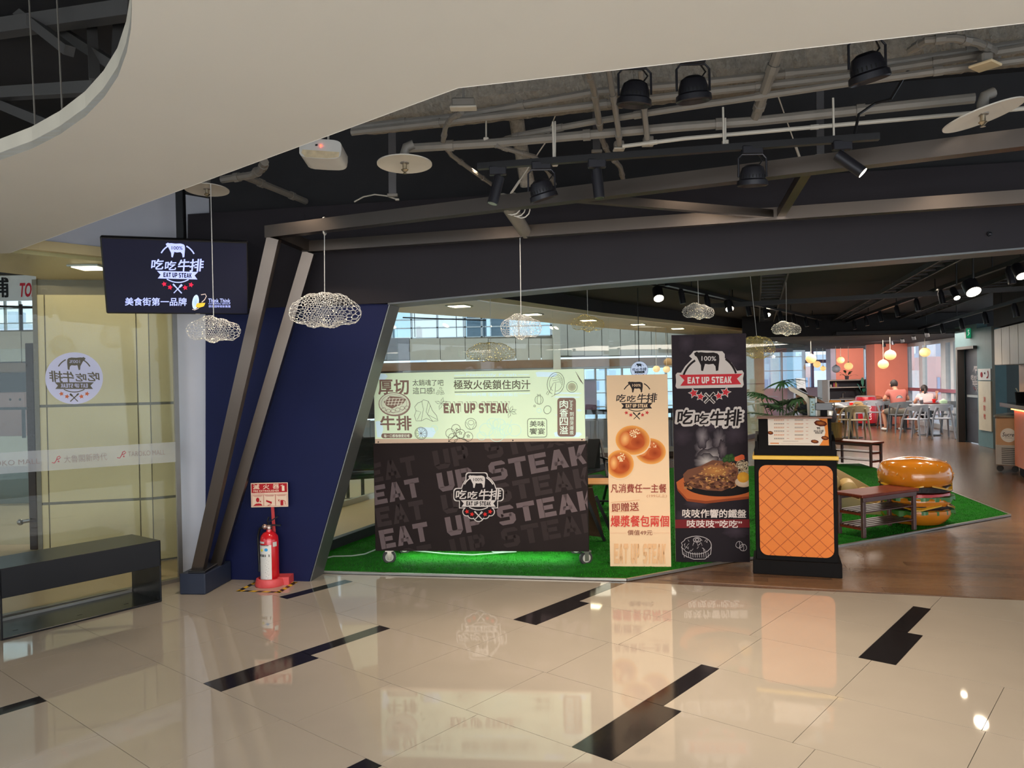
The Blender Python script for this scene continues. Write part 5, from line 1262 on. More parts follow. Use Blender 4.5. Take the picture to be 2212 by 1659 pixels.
for (x0, y0, x1, y1) in ((70, 100, 180, 150), (70, 470, 130, 600), (1330, 90, 1500, 130), (1480, 250, 1690, 262), (1470, 280, 1680, 292), (1650, 380, 1690, 400), (1480, 420, 1500, 432), (1470, 560, 1690, 600), (400, 520, 540, 600)): ar.poly([(x0, y0 + 6), (x0 + 20, y0), (x1 - 15, y0 + 4), (x1, (y0 + y1) / 2), (x1 - 25, y1), (x0 + 10, y1 - 3)], wh, lay=False)
ar.text('厚', 105, 150, 215, 262, br, .03); ar.text('切', 228, 150, 340, 262, br, .03); ar.text('牛', 110, 432, 222, 542, br, .03); ar.text('排', 236, 432, 350, 542, br, .03)
ar.blob(226, 340, 125, 94, (150, 130, 116)); ar.blob(222, 336, 116, 84, (206, 212, 186)); ar.lay(); ell(224, 338, 122, 90, 4, br); ell(222, 334, 100, 70, 2, br)
ar.poly([(142, 320), (190, 276), (275, 282), (318, 300), (290, 340), (240, 356), (205, 374), (160, 352)], (128, 104, 90))
ar.lay()
for k in range(6): sk([(165 + k * 26, 284 + k * 3), (150 + k * 24, 345 + k * 2)], 4, (222, 222, 200), False)
for k in range(3): sk([(165, 300 + k * 20), (300, 292 + k * 22)], 4, (222, 222, 200), False)
for k in range(6): ell(140 + k * 36, 380 + 14 * math.sin(k), 17, 14, 3, br)
ar.rrect(112, 568, 354, 606, 17, br); ar.text('每一口都像戀愛初嚐', 132, 575, 334, 600, (222, 226, 204), .012)
ar.text('太銷魂了吧', 372, 148, 612, 196, ln, .008); ar.text('這口感!', 372, 208, 540, 260, ln, .008)
ar.lay()
for x, y in ((590, 216), (574, 238), (600, 240), (562, 256), (590, 258), (606, 254)): ell(x, y, 10, 7, 2.5, ln, 12, 30)
ar.text('Naturally Fresh', 790, 102, 1180, 128, wh, .01); ar.lay(); sk([(695, 138), (1285, 132)], 5, (70, 78, 58), False); sk([(697, 246), (1285, 237)], 5, (70, 78, 58), False); sk([(697, 116), (780, 115)], 4, wh, False); sk([(1190, 112), (1280, 111)], 4, wh, False); sk([(700, 266), (785, 265)], 4, wh, False); sk([(1196, 260), (1285, 258)], 4, wh, False)
ar.text('極致火侯鎖住肉汁', 692, 152, 1288, 224, (92, 88, 70), .014); ar.text('外酥內嫩 懂吃的都點它', 790, 252, 1190, 278, wh, .006)
ar.block('EAT UP STEAK', 622, 320, 1126, 400, (120, 110, 96)); ar.block('EAT UP STEAK', 619, 323, 1123, 403, bgc); ar.block('EAT UP STEAK', 608, 332, 1110, 410, br)
ar.lay()
for cx_, cy_ in ((590, 335), (1130, 400)):
    for a in (20, 110, 200, 290, 340): c_, s_ = math.cos(R(a)), math.sin(R(a)); sk([(cx_, cy_), (cx_ + 25 * c_ - 10 * s_, cy_ + 25 * s_ + 10 * c_), (cx_ + 50 * c_, cy_ + 50 * s_), (cx_ + 25 * c_ + 10 * s_, cy_ + 25 * s_ - 10 * c_)], 3)
lt_pts = [(390, 470), (378, 430), (392, 390), (382, 360), (408, 330), (440, 318), (452, 305), (490, 316), (505, 350), (520, 390), (552, 430), (560, 470), (520, 474), (470, 450), (430, 470)]
sk(lt_pts, 3); sk([(440, 320), (450, 380), (430, 470)], 2.5, ln, False); sk([(490, 318), (470, 400), (520, 474)], 2.5, ln, False); sk([(505, 350), (480, 420), (556, 460)], 2.5, ln, False); sk([(392, 390), (430, 400), (400, 460)], 2.5, ln, False)
ell(425, 568, 48, 48, 4); ell(425, 568, 40, 40, 2.5)
for k in range(5): c_, s_ = math.cos(R(k * 36)), math.sin(R(k * 36)); sk([(425 - 40 * c_, 568 - 40 * s_), (425 + 40 * c_, 568 + 40 * s_)], 2.5, ln, False)
ell(818, 494, 44, 44, 3); ell(820, 484, 22, 18, 2.5); sk([(780, 480), (800, 510), (816, 540)], 2, ln, False); sk([(858, 480), (840, 512), (826, 538)], 2, ln, False)
for x, y, r_ in ((700, 532, 34), (655, 568, 36), (735, 572, 36), (795, 594, 36), (675, 605, 36)): ell(x, y, r_, r_, 3, (84, 74, 60))
for x, y in ((708, 540), (735, 566), (795, 590), (690, 575)): ar.star(x, y, 16, (84, 74, 60), lay=False); ar.star(x, y, 9, bgc)
ar.lay(); sk([(650, 622), (690, 590), (740, 610), (800, 636)], 4, (84, 74, 60), False); ell(735, 632, 50, 22, 3, (84, 74, 60))
cw_ = (196, 226, 214)
for x, y, r_ in ((990, 490, 45), (940, 540, 55), (1040, 500, 50), (1090, 540, 50), (1160, 545, 52), (900, 590, 35), (1020, 580, 60), (1330, 300, 0.1), (530, 530, 26), (1355, 390, 18)): ell(x, y, r_, r_ * .9, 4, cw_)
for k in range(7): sk([(960 + k * 30, 460 + (k % 3) * 12), (1010 + k * 12, 610)], 3, cw_, False)
ell(1486, 180, 66, 86, 3.5, ln, 28, 12); ell(1488, 176, 50, 66, 2.5, ln, 24, 12)
ar.poly([(1452, 278), (1470, 210), (1492, 215), (1478, 262)], bgc); ar.lay()
sk([(1424, 240), (1412, 262), (1424, 270), (1466, 180), (1486, 176), (1478, 270), (1452, 284)], 3, ln, False)
for k in range(4): sk([(1450 + k * 6, 130 + k * 14), (1500 + k * 6, 120 + k * 16), (1535, 150 + k * 14)], 2, ln, False)
ell(1612, 207, 42, 42, 3.5); ar.blob(1612, 207, 32, 32, (150, 150, 122), (176, 180, 148)); ar.lay()
for k in range(5): sk([(1700, 185), (1640 + k * 8, 90 + k * 16)], 2.5, (90, 78, 70), False)
ell(1355, 308, 32, 34, 3); ell(1355, 308, 14, 34, 2.5); sk([(1345, 275), (1340, 262), (1355, 270), (1364, 262), (1368, 276)], 3, ln, False); ell(1320, 355, 7, 7, 3); ell(1420, 385, 28, 32, 3.5, ln, 20, 20)
ar.rrect(1262, 452, 1416, 602, 22, ln); ar.rrect(1266, 456, 1412, 598, 19, bgc); ar.text('美味', 1280, 472, 1398, 518, ln, .02); ar.text('饗宴', 1280, 530, 1398, 578, ln, .02)
ar.rrect(1498, 292, 1643, 596, 26, br)
for k, ch in enumerate('肉香四溢'): ar.text(ch, 1516, 310 + k * 68, 1580, 372 + k * 68, (216, 232, 214), .02, lay=k == 0)
ar.text('Juicy', 1566, 334, 1646, 364, (206, 224, 206), .01, 0, 90)
for k, ch in enumerate('到想哭爆漿'): ar.text(ch, 1594, 402 + k * 37, 1626, 434 + k * 37, (206, 224, 206), .008, lay=False)
ar.build('board_print', print_mat('ink_backlit', rough=.4, estr=.26), caz + cn_ * .0186, cd, (0, 0, 1), t)
ul = area_light('booth_underlight', tuple(caz + cd * (CW / 2) + cn_ * .25 + Vector((0, 0, cz0 - .004))), CW * .85, 6, (.72, 1, .78), (0, 0, math.atan2(cd.y, cd.x)), .3)
cbl = thing('power_cable', 'white power cable trailing under the cart across the turf', 'cable', fl(740, 1208))
MB().tube([fl(x, y) + Vector((0, 0, .03)) for x, y in ((688, 1217), (720, 1209), (760, 1208), (788, 1204), (812, 1194), (850, 1190), (900, 1197), (960, 1203), (1020, 1206), (1060, 1203), (1095, 1200), (1115, 1199), (1112, 1196), (1080, 1200), (1066, 1200), (1058, 1194))], .006, 6).build('sheath', mat('cable_white', (150, 164, 150), rough=.5), cbl, world=True, smooth=60)
MB().box(tuple(fl(1058, 1194) + Vector((0, 0, .03))), (.05, .025, .02), bev=.004).build('plug', mat('cable_white', (190, 206, 190)), cbl, world=True)
# ================================================================== BANNERS
def board(name, lab, px, Y, th, back, tm):
    """px: TL TR BR BL picture corners, Y: distances of left and right edge"""
    a_, b_ = at(*px[3], Y[0]), at(*px[2], Y[1]); a2, b2 = at(*px[0], Y[0]), at(*px[1], Y[1])
    d = Vector((b_.x - a_.x, b_.y - a_.y, 0)); w_ = d.length; d.normalize(); n_ = Vector((-d.y, d.x, 0)); z0 = max(.014, (a_.z + b_.z) / 2); z1 = (a2.z + b2.z) / 2
    ax = (a_.x + a2.x) / 2; o_ = Vector((ax, a_.y, 0)); w_ = ((b_.x + b2.x) / 2 - ax) / d.x
    t_ = thing(name, lab, 'banner', (o_.x, o_.y, 0), math.atan2(d.y, d.x))
    MB().box((w_ / 2, th / 2, (z0 + z1) / 2), (w_, th, z1 - z0), bev=.0015).build('board', tm, t_)
    MB().beam((w_ * .25, th + .005, z1 * .6), (w_ * .25, .34, .02), .02, .012).build('prop_leg', M_alu, t_); MB().beam((w_ * .75, th + .005, z1 * .6), (w_ * .75, .34, .02), .02, .012).build('prop_leg', M_alu, t_)
    return t_, o_, d, n_, w_, z0, z1
t1, o1, d1_, n1, w1, z0, z1 = board('bun_banner', 'cream standing banner with three round buns, left of the tall dark banner', [(1309, 811), (1439, 808), (1453, 1226), (1319, 1226)], (6.36, 6.30), .008, None, mat('foam_board', (214, 200, 178), rough=.6))
am = homog([(117, 327), (493, 322), (545, 1560), (147, 1558)], [(0, z1), (w1, z1), (w1, z0), (0, z0)])
ar = Art(am, (.001, z0, w1 - .001, z1)); cb_ = (240, 206, 166); dk_ = (52, 44, 44); rdc = (204, 74, 64); rdd = (150, 62, 52)
ar.rect(100, 310, 560, 1570, (238, 206, 168), (240, 204, 164))
ar.T = lambda x, y: (307 + .70 * x, 476 + .67 * y); logo_bull(ar, dk_, cb_); logo_ring(ar, dk_); logo_word(ar, dk_, .02); logo_ribbon(ar, dk_, cb_); logo_tail(ar, dk_, (206, 66, 64)); ar.T = None
def bun(cx, cy, rx, ry, rot, seeds):
    ar.blob(cx, cy + 4, rx * 1.05, ry * 1.05, (214, 150, 96), (238, 206, 168), rot=rot); ar.blob(cx, cy, rx, ry, (206, 112, 56), (236, 166, 84), mid=(180, 78, 34), rot=rot, n=36)
    ar.blob(cx - rx * .45, cy - ry * .1, rx * .3, ry * .5, (244, 190, 120), (206, 108, 52), rot=rot); ar.blob(cx + rx * .3, cy + ry * .15, rx * .4, ry * .4, (150, 58, 26), (188, 88, 42), rot=rot); ar.blob(cx + rx * .1, cy - ry * .55, rx * .35, ry * .2, (214, 128, 78), (196, 98, 50), rot=rot)
    rn = random.Random(int(cx)); ar.lay()
    for k in range(seeds): a = rn.random() * 6.28; r_ = rn.random() ** .5; x, y = cx + rx * .12 + rx * .28 * r_ * math.cos(a), cy - ry * .48 + ry * .3 * r_ * math.sin(a); ar.blob(x, y, 5, 3, (250, 226, 180), rot=rn.random() * 180, n=8, lay=False)
bun(396, 800, 98, 82, 12, 6); bun(284, 730, 108, 92, 10, 34); bun(205, 882, 88, 90, 0, 26)
ar.text('凡消費任一主餐', 148, 1010, 502, 1066, rdd, .012); ar.text('(199以上)', 378, 1076, 506, 1100, (206, 150, 116)); ar.line([(150, 1130), (332, 1114)], 3, (222, 166, 124)); ar.line([(150, 1192), (330, 1184)], 3, (222, 166, 124))
ar.text('即贈送', 156, 1132, 328, 1188, rdd, .012, 0, -3); ar.text('爆漿餐包兩個', 150, 1216, 522, 1290, (214, 70, 62), .018); ar.text('價值49元', 258, 1312, 418, 1346, (150, 92, 74), .008)
ar.lay()
for k in range(14): ar.blob(150 + k * 7.5, 1332, 2, 2, (222, 160, 130), n=6, lay=False); ar.blob(428 + k * 7.5, 1331, 2, 2, (222, 160, 130), n=6, lay=False)
for w_, a_, b_ in (('EAT', 172, 262), ('UP', 282, 336), ('STEAK', 360, 506)): ar.block(w_, a_, 1404, b_, 1538, (236, 186, 138))
ar.build('print', print_mat('ink'), o1 - n1 * .0005, d1_, (0, 0, 1), t1)
t2, o2, d2_, n2, w2, z0, z1 = board('steak_banner', 'tall dark standing banner with a steaming steak, beside the menu kiosk', [(1447, 726), (1607, 718), (1625, 1217), (1463, 1218)], (6.46, 6.40), .008, None, mat('foam_board', (214, 200, 178)))
am = homog([(525, 73), (998, 55), (1052, 1530), (575, 1532)], [(0, z1), (w2, z1), (w2, z0), (0, z0)])
ar = Art(am, (.001, z0, w2 - .001, z1)); bgd = (42, 34, 40); lg = (214, 202, 194); dk_ = (38, 30, 30); rdc = (206, 54, 62)
ar.rect(510, 40, 1070, 1550, (46, 37, 43), (34, 28, 32))
for (x, y, rx, ry, s_) in ((840, 110, 110, 70, 1), (900, 230, 90, 60, 2), (620, 120, 60, 80, 3), (600, 720, 80, 60, 4), (940, 700, 90, 70, 5), (620, 1240, 60, 50, 6), (960, 1330, 90, 50, 7), (700, 1150, 80, 40, 8), (800, 640, 120, 60, 9)): ar.blob(x, y, rx, ry, (66, 55, 63), bgd, jit=.3, seed=s_)
ar.T = lambda x, y: (775 + 1.18 * x, 310 + 1.1 * y)
def p_ol(col, g):
    ar.rrect(-116 - g, -130 - g, 78 + g, -40 + g, 26, col); ar.poly([(-172 - g, 28 + g), (-150 - g, -10 - g), (-110, -70 - g), (-60, -110 - g), (60, -110 - g), (112, -70 - g), (150 + g, -20 - g), (186 + g, -18 - g), (186 + g, 92 + g), (-186 - g, 92 + g), (-186 - g, 10)], col)
ar.T = None
ol = [(655, 190), (668, 172), (720, 168), (850, 172), (866, 190), (866, 215), (910, 245), (945, 296), (978, 292), (990, 310), (984, 345), (990, 385), (980, 402), (640, 412), (566, 414), (556, 400), (560, 370), (556, 325), (566, 312), (590, 312), (615, 270), (660, 222), (640, 205)]
ar.poly(ol, lg)
ar.T = lambda x, y: (770 + 1.22 * x, 378 + 1.22 * y); logo_bull(ar, dk_, (222, 212, 206)); ar.T = None
ar.arc(768, 375, 168, 165, 122, 13, dk_); ar.arc(768, 368, 180, 18, 55, 13, dk_)
ar.poly([(578, 326), (982, 314), (946, 346), (974, 382), (586, 396), (612, 360)], rdc); ar.block('EAT UP STEAK', 632, 336, 912, 378, (236, 222, 214), -1.5)
for x, y, r_, a in ((672, 442, 28, -15), (716, 464, 24, 10), (832, 458, 24, -10), (876, 434, 28, 12)): ar.star(x, y, r_ + 9, lg, a); ar.star(x, y, r_, rdc, a)
ar.line([(744, 442), (806, 504)], 18, lg); ar.line([(804, 438), (742, 504)], 18, lg, lay=False); ar.line([(746, 446), (804, 502)], 7, dk_); ar.line([(802, 442), (746, 502)], 7, dk_, lay=False); ar.line([(802, 442), (786, 460)], 13, dk_, lay=False)
for col, bld, gr in ((lg, .075, 9), (dk_, .03, 0)):
    for ch, x0, y0, x1, y1 in (('吃', 574, 552, 668, 640), ('吃', 682, 572, 770, 640), ('牛', 780, 556, 866, 648), ('排', 872, 545, 980, 648)): ar.text(ch, x0 - gr, y0 - gr, x1 + gr, y1 + gr, col, bld, .15, -4)
    if gr:
        ar.rrect(572, 560, 670, 640, 30, lg); ar.rrect(676, 575, 772, 645, 26, lg); ar.rrect(782, 560, 976, 648, 30, lg)
for (x, y, rx, ry, s_, c) in ((750, 800, 70, 100, 1, (150, 140, 140)), (730, 720, 40, 80, 2, (140, 130, 132)), (840, 740, 45, 80, 3, (120, 110, 112)), (800, 850, 90, 60, 4, (170, 160, 156)), (760, 880, 80, 50, 6, (196, 188, 182)), (860, 800, 30, 60, 5, (110, 98, 100))): ar.blob(x, y, rx, ry, c, bgd, jit=.35, seed=s_, mid=tuple((a + b) // 2 for a, b in zip(c, bgd)))
ar.poly([(570, 1015), (620, 980), (1050, 1000), (1050, 1118), (760, 1150), (640, 1135), (580, 1070)], (188, 98, 52)); ar.poly([(575, 1050), (640, 1120), (760, 1135), (1050, 1102), (1050, 1118), (760, 1152), (640, 1137), (580, 1070)], (140, 66, 36))
ar.blob(850, 1030, 230, 75, (22, 18, 18), n=40)
nd = random.Random(4)
ar.lay()
for k in range(26): x, y = nd.uniform(950, 1045), nd.uniform(890, 960); ar.arc(x, y, nd.uniform(12, 30), nd.uniform(0, 180), nd.uniform(180, 360), 7, nd.choice([(206, 186, 152), (186, 160, 128), (224, 206, 176)]), lay=False, n=8)
ar.poly([(612, 965), (640, 935), (720, 910), (800, 870), (900, 880), (960, 920), (970, 990), (920, 1045), (860, 1070), (760, 1065), (680, 1050), (620, 1010)], (116, 74, 54))
ar.lay()
for k in range(150):
    x, y = nd.uniform(630, 945), nd.uniform(890, 1050)
    if y < 1000 - (x - 600) * .36 + 0 and x < 800: continue
    ar.blob(x, y, nd.uniform(6, 24), nd.uniform(4, 10), nd.choice([(92, 56, 42), (140, 92, 64), (162, 110, 70), (78, 46, 36), (176, 120, 74)]), rot=nd.uniform(-40, 40), n=8, jit=.5, lay=False, seed=k)
ar.blob(820, 940, 90, 40, (190, 128, 66), (140, 90, 60), jit=.4, seed=3); ar.lay()
for k in range(40): ar.blob(nd.uniform(730, 900), nd.uniform(915, 1010), 5, 4, (206, 160, 90), n=6, lay=False)
for x, y in ((890, 850), (915, 845), (905, 868), (930, 862), (880, 868)): ar.blob(x, y, 20, 16, (58, 92, 44), (36, 64, 30), n=10, jit=.5, seed=int(x))
ar.poly([(940, 850), (985, 832), (1000, 838), (1004, 862), (950, 878), (938, 868)], (218, 100, 62)); ar.blob(1000, 1010, 56, 34, (226, 206, 184), (196, 166, 138)); ar.blob(996, 980, 38, 34, (232, 172, 62), (214, 150, 50))
ar.text('吱吱作響的鐵盤', 612, 1188, 1018, 1242, (224, 210, 202), .026); ar.poly([(566, 1256), (1044, 1250), (1046, 1304), (568, 1312)], (120, 38, 42)); ar.text('吱吱吱”吃吃”', 642, 1258, 992, 1306, (224, 210, 202), .026)
wl_ = (190, 180, 180); ar.lay()
for (cx_, cy_, rx, ry) in ((705, 1420, 95, 58), (708, 1386, 24, 15), (708, 1386, 12, 8)): ar.line([(cx_ + rx * math.cos(k * .26) * (1 + .05 * math.sin(k * 3)), cy_ + ry * math.sin(k * .26)) for k in range(24)], 4, wl_, True, lay=False)
ar.line([(612, 1430), (618, 1480), (650, 1498), (690, 1512), (760, 1510), (796, 1478), (800, 1430)], 4, wl_, False, lay=False)
for k in range(26): x, y = nd.uniform(630, 780), nd.uniform(1380, 1460); ar.line([(x, y), (x + nd.uniform(-18, 18), y + nd.uniform(8, 22))], 2.2, wl_, lay=False)
for k in range(12): x = 625 + k * 14; ar.line([(x, 1468), (x + 3, 1500)], 3, wl_, lay=False)
for cx_, cy_ in ((978, 1420), (1004, 1438)): ar.line([(cx_ + 22 * math.cos(k * .4), cy_ + 22 * math.sin(k * .4) * (1.2 if k > 8 else .8)) for k in range(16)], 3, wl_, True, lay=False); ar.line([(cx_, cy_ - 24), (cx_ + 4, cy_), (cx_, cy_ + 18)], 2.5, wl_, False, lay=False)
ar.build('print', print_mat('ink'), o2 - n2 * .0005, d2_, (0, 0, 1), t2)
# ================================================================== MENU KIOSK
ka, kb_ = fl(1627, 1239), fl(1820, 1250)
kd = Vector((kb_.x - ka.x, kb_.y - ka.y, 0)); KW = kd.length; kd.normalize(); kn = Vector((-kd.y, kd.x, 0))
t = thing('menu_kiosk', 'black menu stand with orange quilted front and yellow ledge', 'kiosk', (ka.x, ka.y, 0), math.atan2(kd.y, kd.x))
M_kb = mat('kiosk_black', (19, 17, 17), rough=.65, spec=.1); KD = .34; xm = KW / 2; bw = KW - .045
MB().box((xm, KD / 2, .055), (KW, KD, .11), bev=.004).build('plinth', M_kb, t)
MB().box((xm, KD / 2 + .01, .535), (bw, KD - .05, .87), bev=.006).build('body', M_kb, t)
MB().box((xm, KD / 2, .905), (bw + .025, KD + .0, .03), bev=.003).build('ledge', mat('kiosk_yellow', (224, 176, 44), rough=.4), t)
M_or = mat('kiosk_orange', (218, 116, 26), rough=.5, var=.03); M_org = mat('kiosk_orange_groove', (180, 84, 18), rough=.6)
yf = .032; px0, px1, pz0, pz1, rr_ = xm - bw / 2 + .032, xm + bw / 2 - .03, .145, .845, .06
rp = []
for cx_, cz_, a0 in ((px1 - rr_, pz0 + rr_, -90), (px1 - rr_, pz1 - rr_, 0), (px0 + rr_, pz1 - rr_, 90), (px0 + rr_, pz0 + rr_, 180)):
    for k in range(7): a = R(a0 + k * 15); rp.append((cx_ + rr_ * math.cos(a), cz_ + rr_ * math.sin(a)))
panel = MB().prism([(x, yf, z) for x, z in rp], (0, -.006, 0)).build('quilted_panel', M_org, t)
dw, dh = .114, .112
i0 = 0
for i in range(-1, 14):
    for j in range(-1, 16):
        cx_ = px0 + .035 + (i * dw if j % 2 == 0 else i * dw + dw / 2); cz_ = pz0 + .02 + j * dh / 2
        g = .0035
        dm = [(cx_ - dw / 2 + g, cz_), (cx_, cz_ - dh / 2 + g), (cx_ + dw / 2 - g, cz_), (cx_, cz_ + dh / 2 - g)]
        pc = clipc(dm, rp)
        if len(pc) >= 3 and abs(area2(pc)) > 2e-5: MB().prism([(x, yf - .006, z) for x, z in pc], (0, -.0035, 0)).build('quilt_diamond', M_or, panel)
# sloped menu
th = R(22); mz0, mz1 = .985, 1.215; mo = Vector((xm - bw / 2 + .035, .035, .965)); mu = Vector((0, math.sin(th), math.cos(th))); ML = .27; MW = bw - .065
b = MB(); b.prism([tuple(mo), tuple(mo + Vector((MW, 0, 0))), tuple(mo + Vector((MW, 0, 0)) + mu * ML), tuple(mo + mu * ML)], Vector((0, .02 * math.cos(th), -.02 * math.sin(th)))); b.build('menu_frame', M_kb, t)
b = MB(); b.prism([(mo.x + .01, .11, .96), (mo.x + .01, .25, .96), (mo.x + .01, .25, 1.2), (mo.x + .01, .17, 1.2)], (MW - .02, 0, 0)); b.build('rear_housing', M_kb, t)
MB().box((xm, KD / 2 + .04, 1.207), (MW + .02, .22, .014), bev=.003).build('rear_shelf', mat('kiosk_shelf', (120, 76, 52), rough=.35), t)
b = Bars()
for x in (xm - bw / 2 + .02, xm + bw / 2 - .02): b.prism([(x - .012, .036, .96), (x - .012, .3, .96), (x - .012, .3, 1.09), (x - .012, .1, 1.05), (x - .012, .036, 1.03)], (.024, 0, 0))
b.build('cheek', M_kb, t)
kr = Matrix.Translation((ka.x, ka.y, 0)) @ Matrix.Rotation(math.atan2(kd.y, kd.x), 4, 'Z')
am = homog([(205, 97), (880, 95), (893, 418), (205, 418)], [(0, ML), (MW, ML), (MW, 0), (0, 0)])
ar = Art(am); cw_ = (226, 212, 196); ob = (226, 134, 62)
ar.poly([(294, 103), (846, 99), (864, 375), (298, 375)], cw_); ar.poly([(740, 100), (846, 99), (864, 375), (775, 375), (810, 320), (830, 250), (820, 180), (780, 130)], ob)
mcol = [(196, 110, 60), (96, 84, 76), (196, 110, 60), (96, 84, 76), (206, 112, 52), (60, 54, 50)]
ar.lay()
for k in range(6):
    y = 130 + k * 36
    for q0, q1, cc in ((352, 450, mcol[k]), (546, 628, mcol[(k + 1) % 6])):
        n_ = 6; w_ = (q1 - q0) / n_
        for j in range(n_): ar.rect(q0 + j * w_ + 1.5, y - 5 + (j * 3 % 3), q0 + (j + 1) * w_ - 1.5, y - 1.5, cc, lay=False); ar.rect(q0 + j * w_ + 1.5, y + 1, q0 + (j + .8) * w_, y + 5, cc, lay=False)
        ar.rect(q1 + 22, y - 3, q1 + 44, y + 2, (206, 150, 130), lay=False); ar.line([(q0, y + 9), (q1 - 10, y + 10)], 2, (226, 176, 120), lay=False)
ar.line([(435, 336), (580, 335)], 4, (170, 150, 136)); ar.rect(316, 352, 398, 362, (206, 120, 60)); ar.line([(415, 358), (705, 357)], 3, (190, 150, 120))
for x, y, rx, ry in ((786, 162, 62, 30), (318, 255, 28, 18), (826, 303, 36, 20), (732, 338, 38, 18)): ar.blob(x, y, rx, ry, (88, 34, 20), n=8, rot=8); ar.blob(x, y - 2, rx * .7, ry * .6, (176, 106, 52), (120, 58, 30), rot=8)
ar.T = lambda x, y: (769 + .25 * x, 240 + .25 * y); logo_bull(ar, (60, 52, 48), cw_); logo_word(ar, (90, 80, 74)); logo_ribbon(ar, (60, 52, 48), cw_); ar.T = None
ar.poly([(286, 375), (298, 375), (294, 103), (283, 103)], (24, 22, 22))
R3 = kr.to_3x3(); O_ = kr @ (mo + Vector((0, -.0006, 0))); ar.build('menu_print', print_mat('ink'), O_, R3 @ Vector((1, 0, 0)), R3 @ mu, t)
# things standing on the kiosk
def kio(x, y, z): return kr @ Vector((x, y, z))
sz = 1.2145
def ktop(px): # local x on the kiosk for a picture column, near the rear shelf
    P = at(px, 895, 6.2); return (kr.inverted() @ P).x
t = thing('card_holder', 'tall pale teal printed card holder on the back of the menu kiosk', 'holder', kio(ktop(1755), .22, sz), math.atan2(kd.y, kd.x))
MB().box((0, 0, .07), (.042, .03, .14), bev=.003).build('case', mat('pale_teal', (150, 178, 178), rough=.4), t); MB().box((.026, 0, .075), (.012, .034, .15), bev=.002).build('edge', mat('holder_white', (206, 206, 200), rough=.4), t)
ar = Art(lambda x, y: (x, y)); 
for k in range(5): ar.blob(-.005 + .008 * (k % 2), .03 + k * .02, .008, .006, ((120, 134, 120), (150, 150, 110))[k % 2])
ar.build('print', print_mat('ink'), kio(ktop(1755), .22 - .0165, sz), R3 @ Vector((1, 0, 0)), (0, 0, 1), t)
t = thing('tablet_stand', 'cream tilted tablet back leaning left above the pale teal card holder', 'tablet', kio(ktop(1752), .27, sz), math.atan2(kd.y, kd.x))
b = MB(); prof = [(-.17, .225), (-.155, .235), (-.03, .165), (.0, .11), (.005, .0), (-.025, .0), (-.03, .10), (-.06, .145), (-.155, .20)]
b.prism([(x, 0, z) for x, z in prof], (0, .03, 0)); b.build('stand_back', mat('cream_plastic', (196, 182, 156), rough=.4), t, smooth=50)
MB().beam((-.15, .015, .24), (-.02, .015, .172), .05, .008).build('screen', mat('tablet_black', (28, 28, 34), rough=.2), t)
t = thing('card_reader', 'small black screen terminal on the back of the menu kiosk', 'terminal', kio(ktop(1778), .2, sz), math.atan2(kd.y, kd.x))
MB().box((0, -.01, .075), (.122, .012, .058), bev=.003).build('screen', mat('terminal_black', (14, 13, 16), rough=.25), t); MB().beam((0, 0, .0), (0, 0, .05), .05, .02, up=(0, 1, 0)).build('foot', M_kb, t)
t = thing('receipt_printer', 'cream receipt printer under the small black terminal', 'printer', kio(ktop(1779), .27, sz), math.atan2(kd.y, kd.x))
MB().prism([(-.06, -.03, 0), (.06, -.03, 0), (.068, -.03, .035), (.055, -.03, .042), (-.06, -.03, .042)], (0, .06, 0)).build('case', mat('cream_plastic', (196, 182, 156)), t); MB().box((.045, -.032, .02), (.02, .004, .03)).build('panel', M_alu, t)
# ================================================================== BURGER STOOL
M_bun = mat('glossy_bun', (222, 134, 34), rough=.16, coat=.7, var=.08, scale=3); M_cheese = mat('glossy_cheese', (226, 170, 44), rough=.2, coat=.5); M_patty = mat('glossy_patty', (36, 20, 16), rough=.5, spec=.3, bump=.8, bscale=14); M_tom = mat('glossy_tomato', (200, 36, 22), rough=.25, coat=.2); M_let = mat('glossy_lettuce', (58, 116, 34), rough=.4, coat=.1)
bc = Vector((4.08, 7.96, 0)); t = thing('hamburger_stool', 'giant glossy double hamburger sculpture standing on the green turf', 'sculpture', bc, R(20)); t.scale = (.9, .9, 1)
def wobf(amp, f1, ph): return lambda a, i: (amp * math.sin(f1 * a + ph) + amp * .6 * math.sin((f1 * 2 + 1) * a + ph * 2), 0)
MB().lathe([(.05, .014), (.24, .014), (.29, .03), (.345, .085), (.365, .13), (.362, .165), (.34, .18), (.05, .182)], 48, wob=lambda a, i: (.008 * math.sin(3 * a), 0)).build('bottom_bun', M_bun, t, smooth=50)
MB().lathe([(.05, .17), (.34, .168), (.355, .19), (.35, .215), (.32, .225), (.05, .225)], 48, wob=wobf(.006, 11, .4)).build('lower_patty', M_patty, t, smooth=50)
MB().lathe([(.05, .205), (.30, .205), (.345, .212), (.37, .255), (.362, .29), (.335, .305), (.05, .306)], 48, wob=lambda a, i: (.006 * math.sin(4 * a + 1), 0)).build('middle_bun', M_bun, t, smooth=50)
MB().lathe([(.05, .29), (.33, .292), (.352, .305), (.345, .335), (.31, .345), (.05, .345)], 48, wob=wobf(.004, 5, .2)).build('tomato', M_tom, t, smooth=50)
MB().lathe([(.05, .335), (.33, .333), (.365, .355), (.36, .405), (.33, .42), (.05, .42)], 48, wob=wobf(.007, 13, 1)).build('upper_patty', M_patty, t, smooth=50)
MB().lathe([(.05, .405), (.34, .405), (.372, .43), (.386, .48), (.384, .535), (.36, .6), (.325, .635), (.26, .655), (.18, .664), (.1, .668), (.005, .669)], 56, wob=lambda a, i: (.006 * math.sin(3 * a + 2), .006 * math.sin(2 * a) if i > 5 else 0)).build('top_bun', M_bun, t, smooth=50)
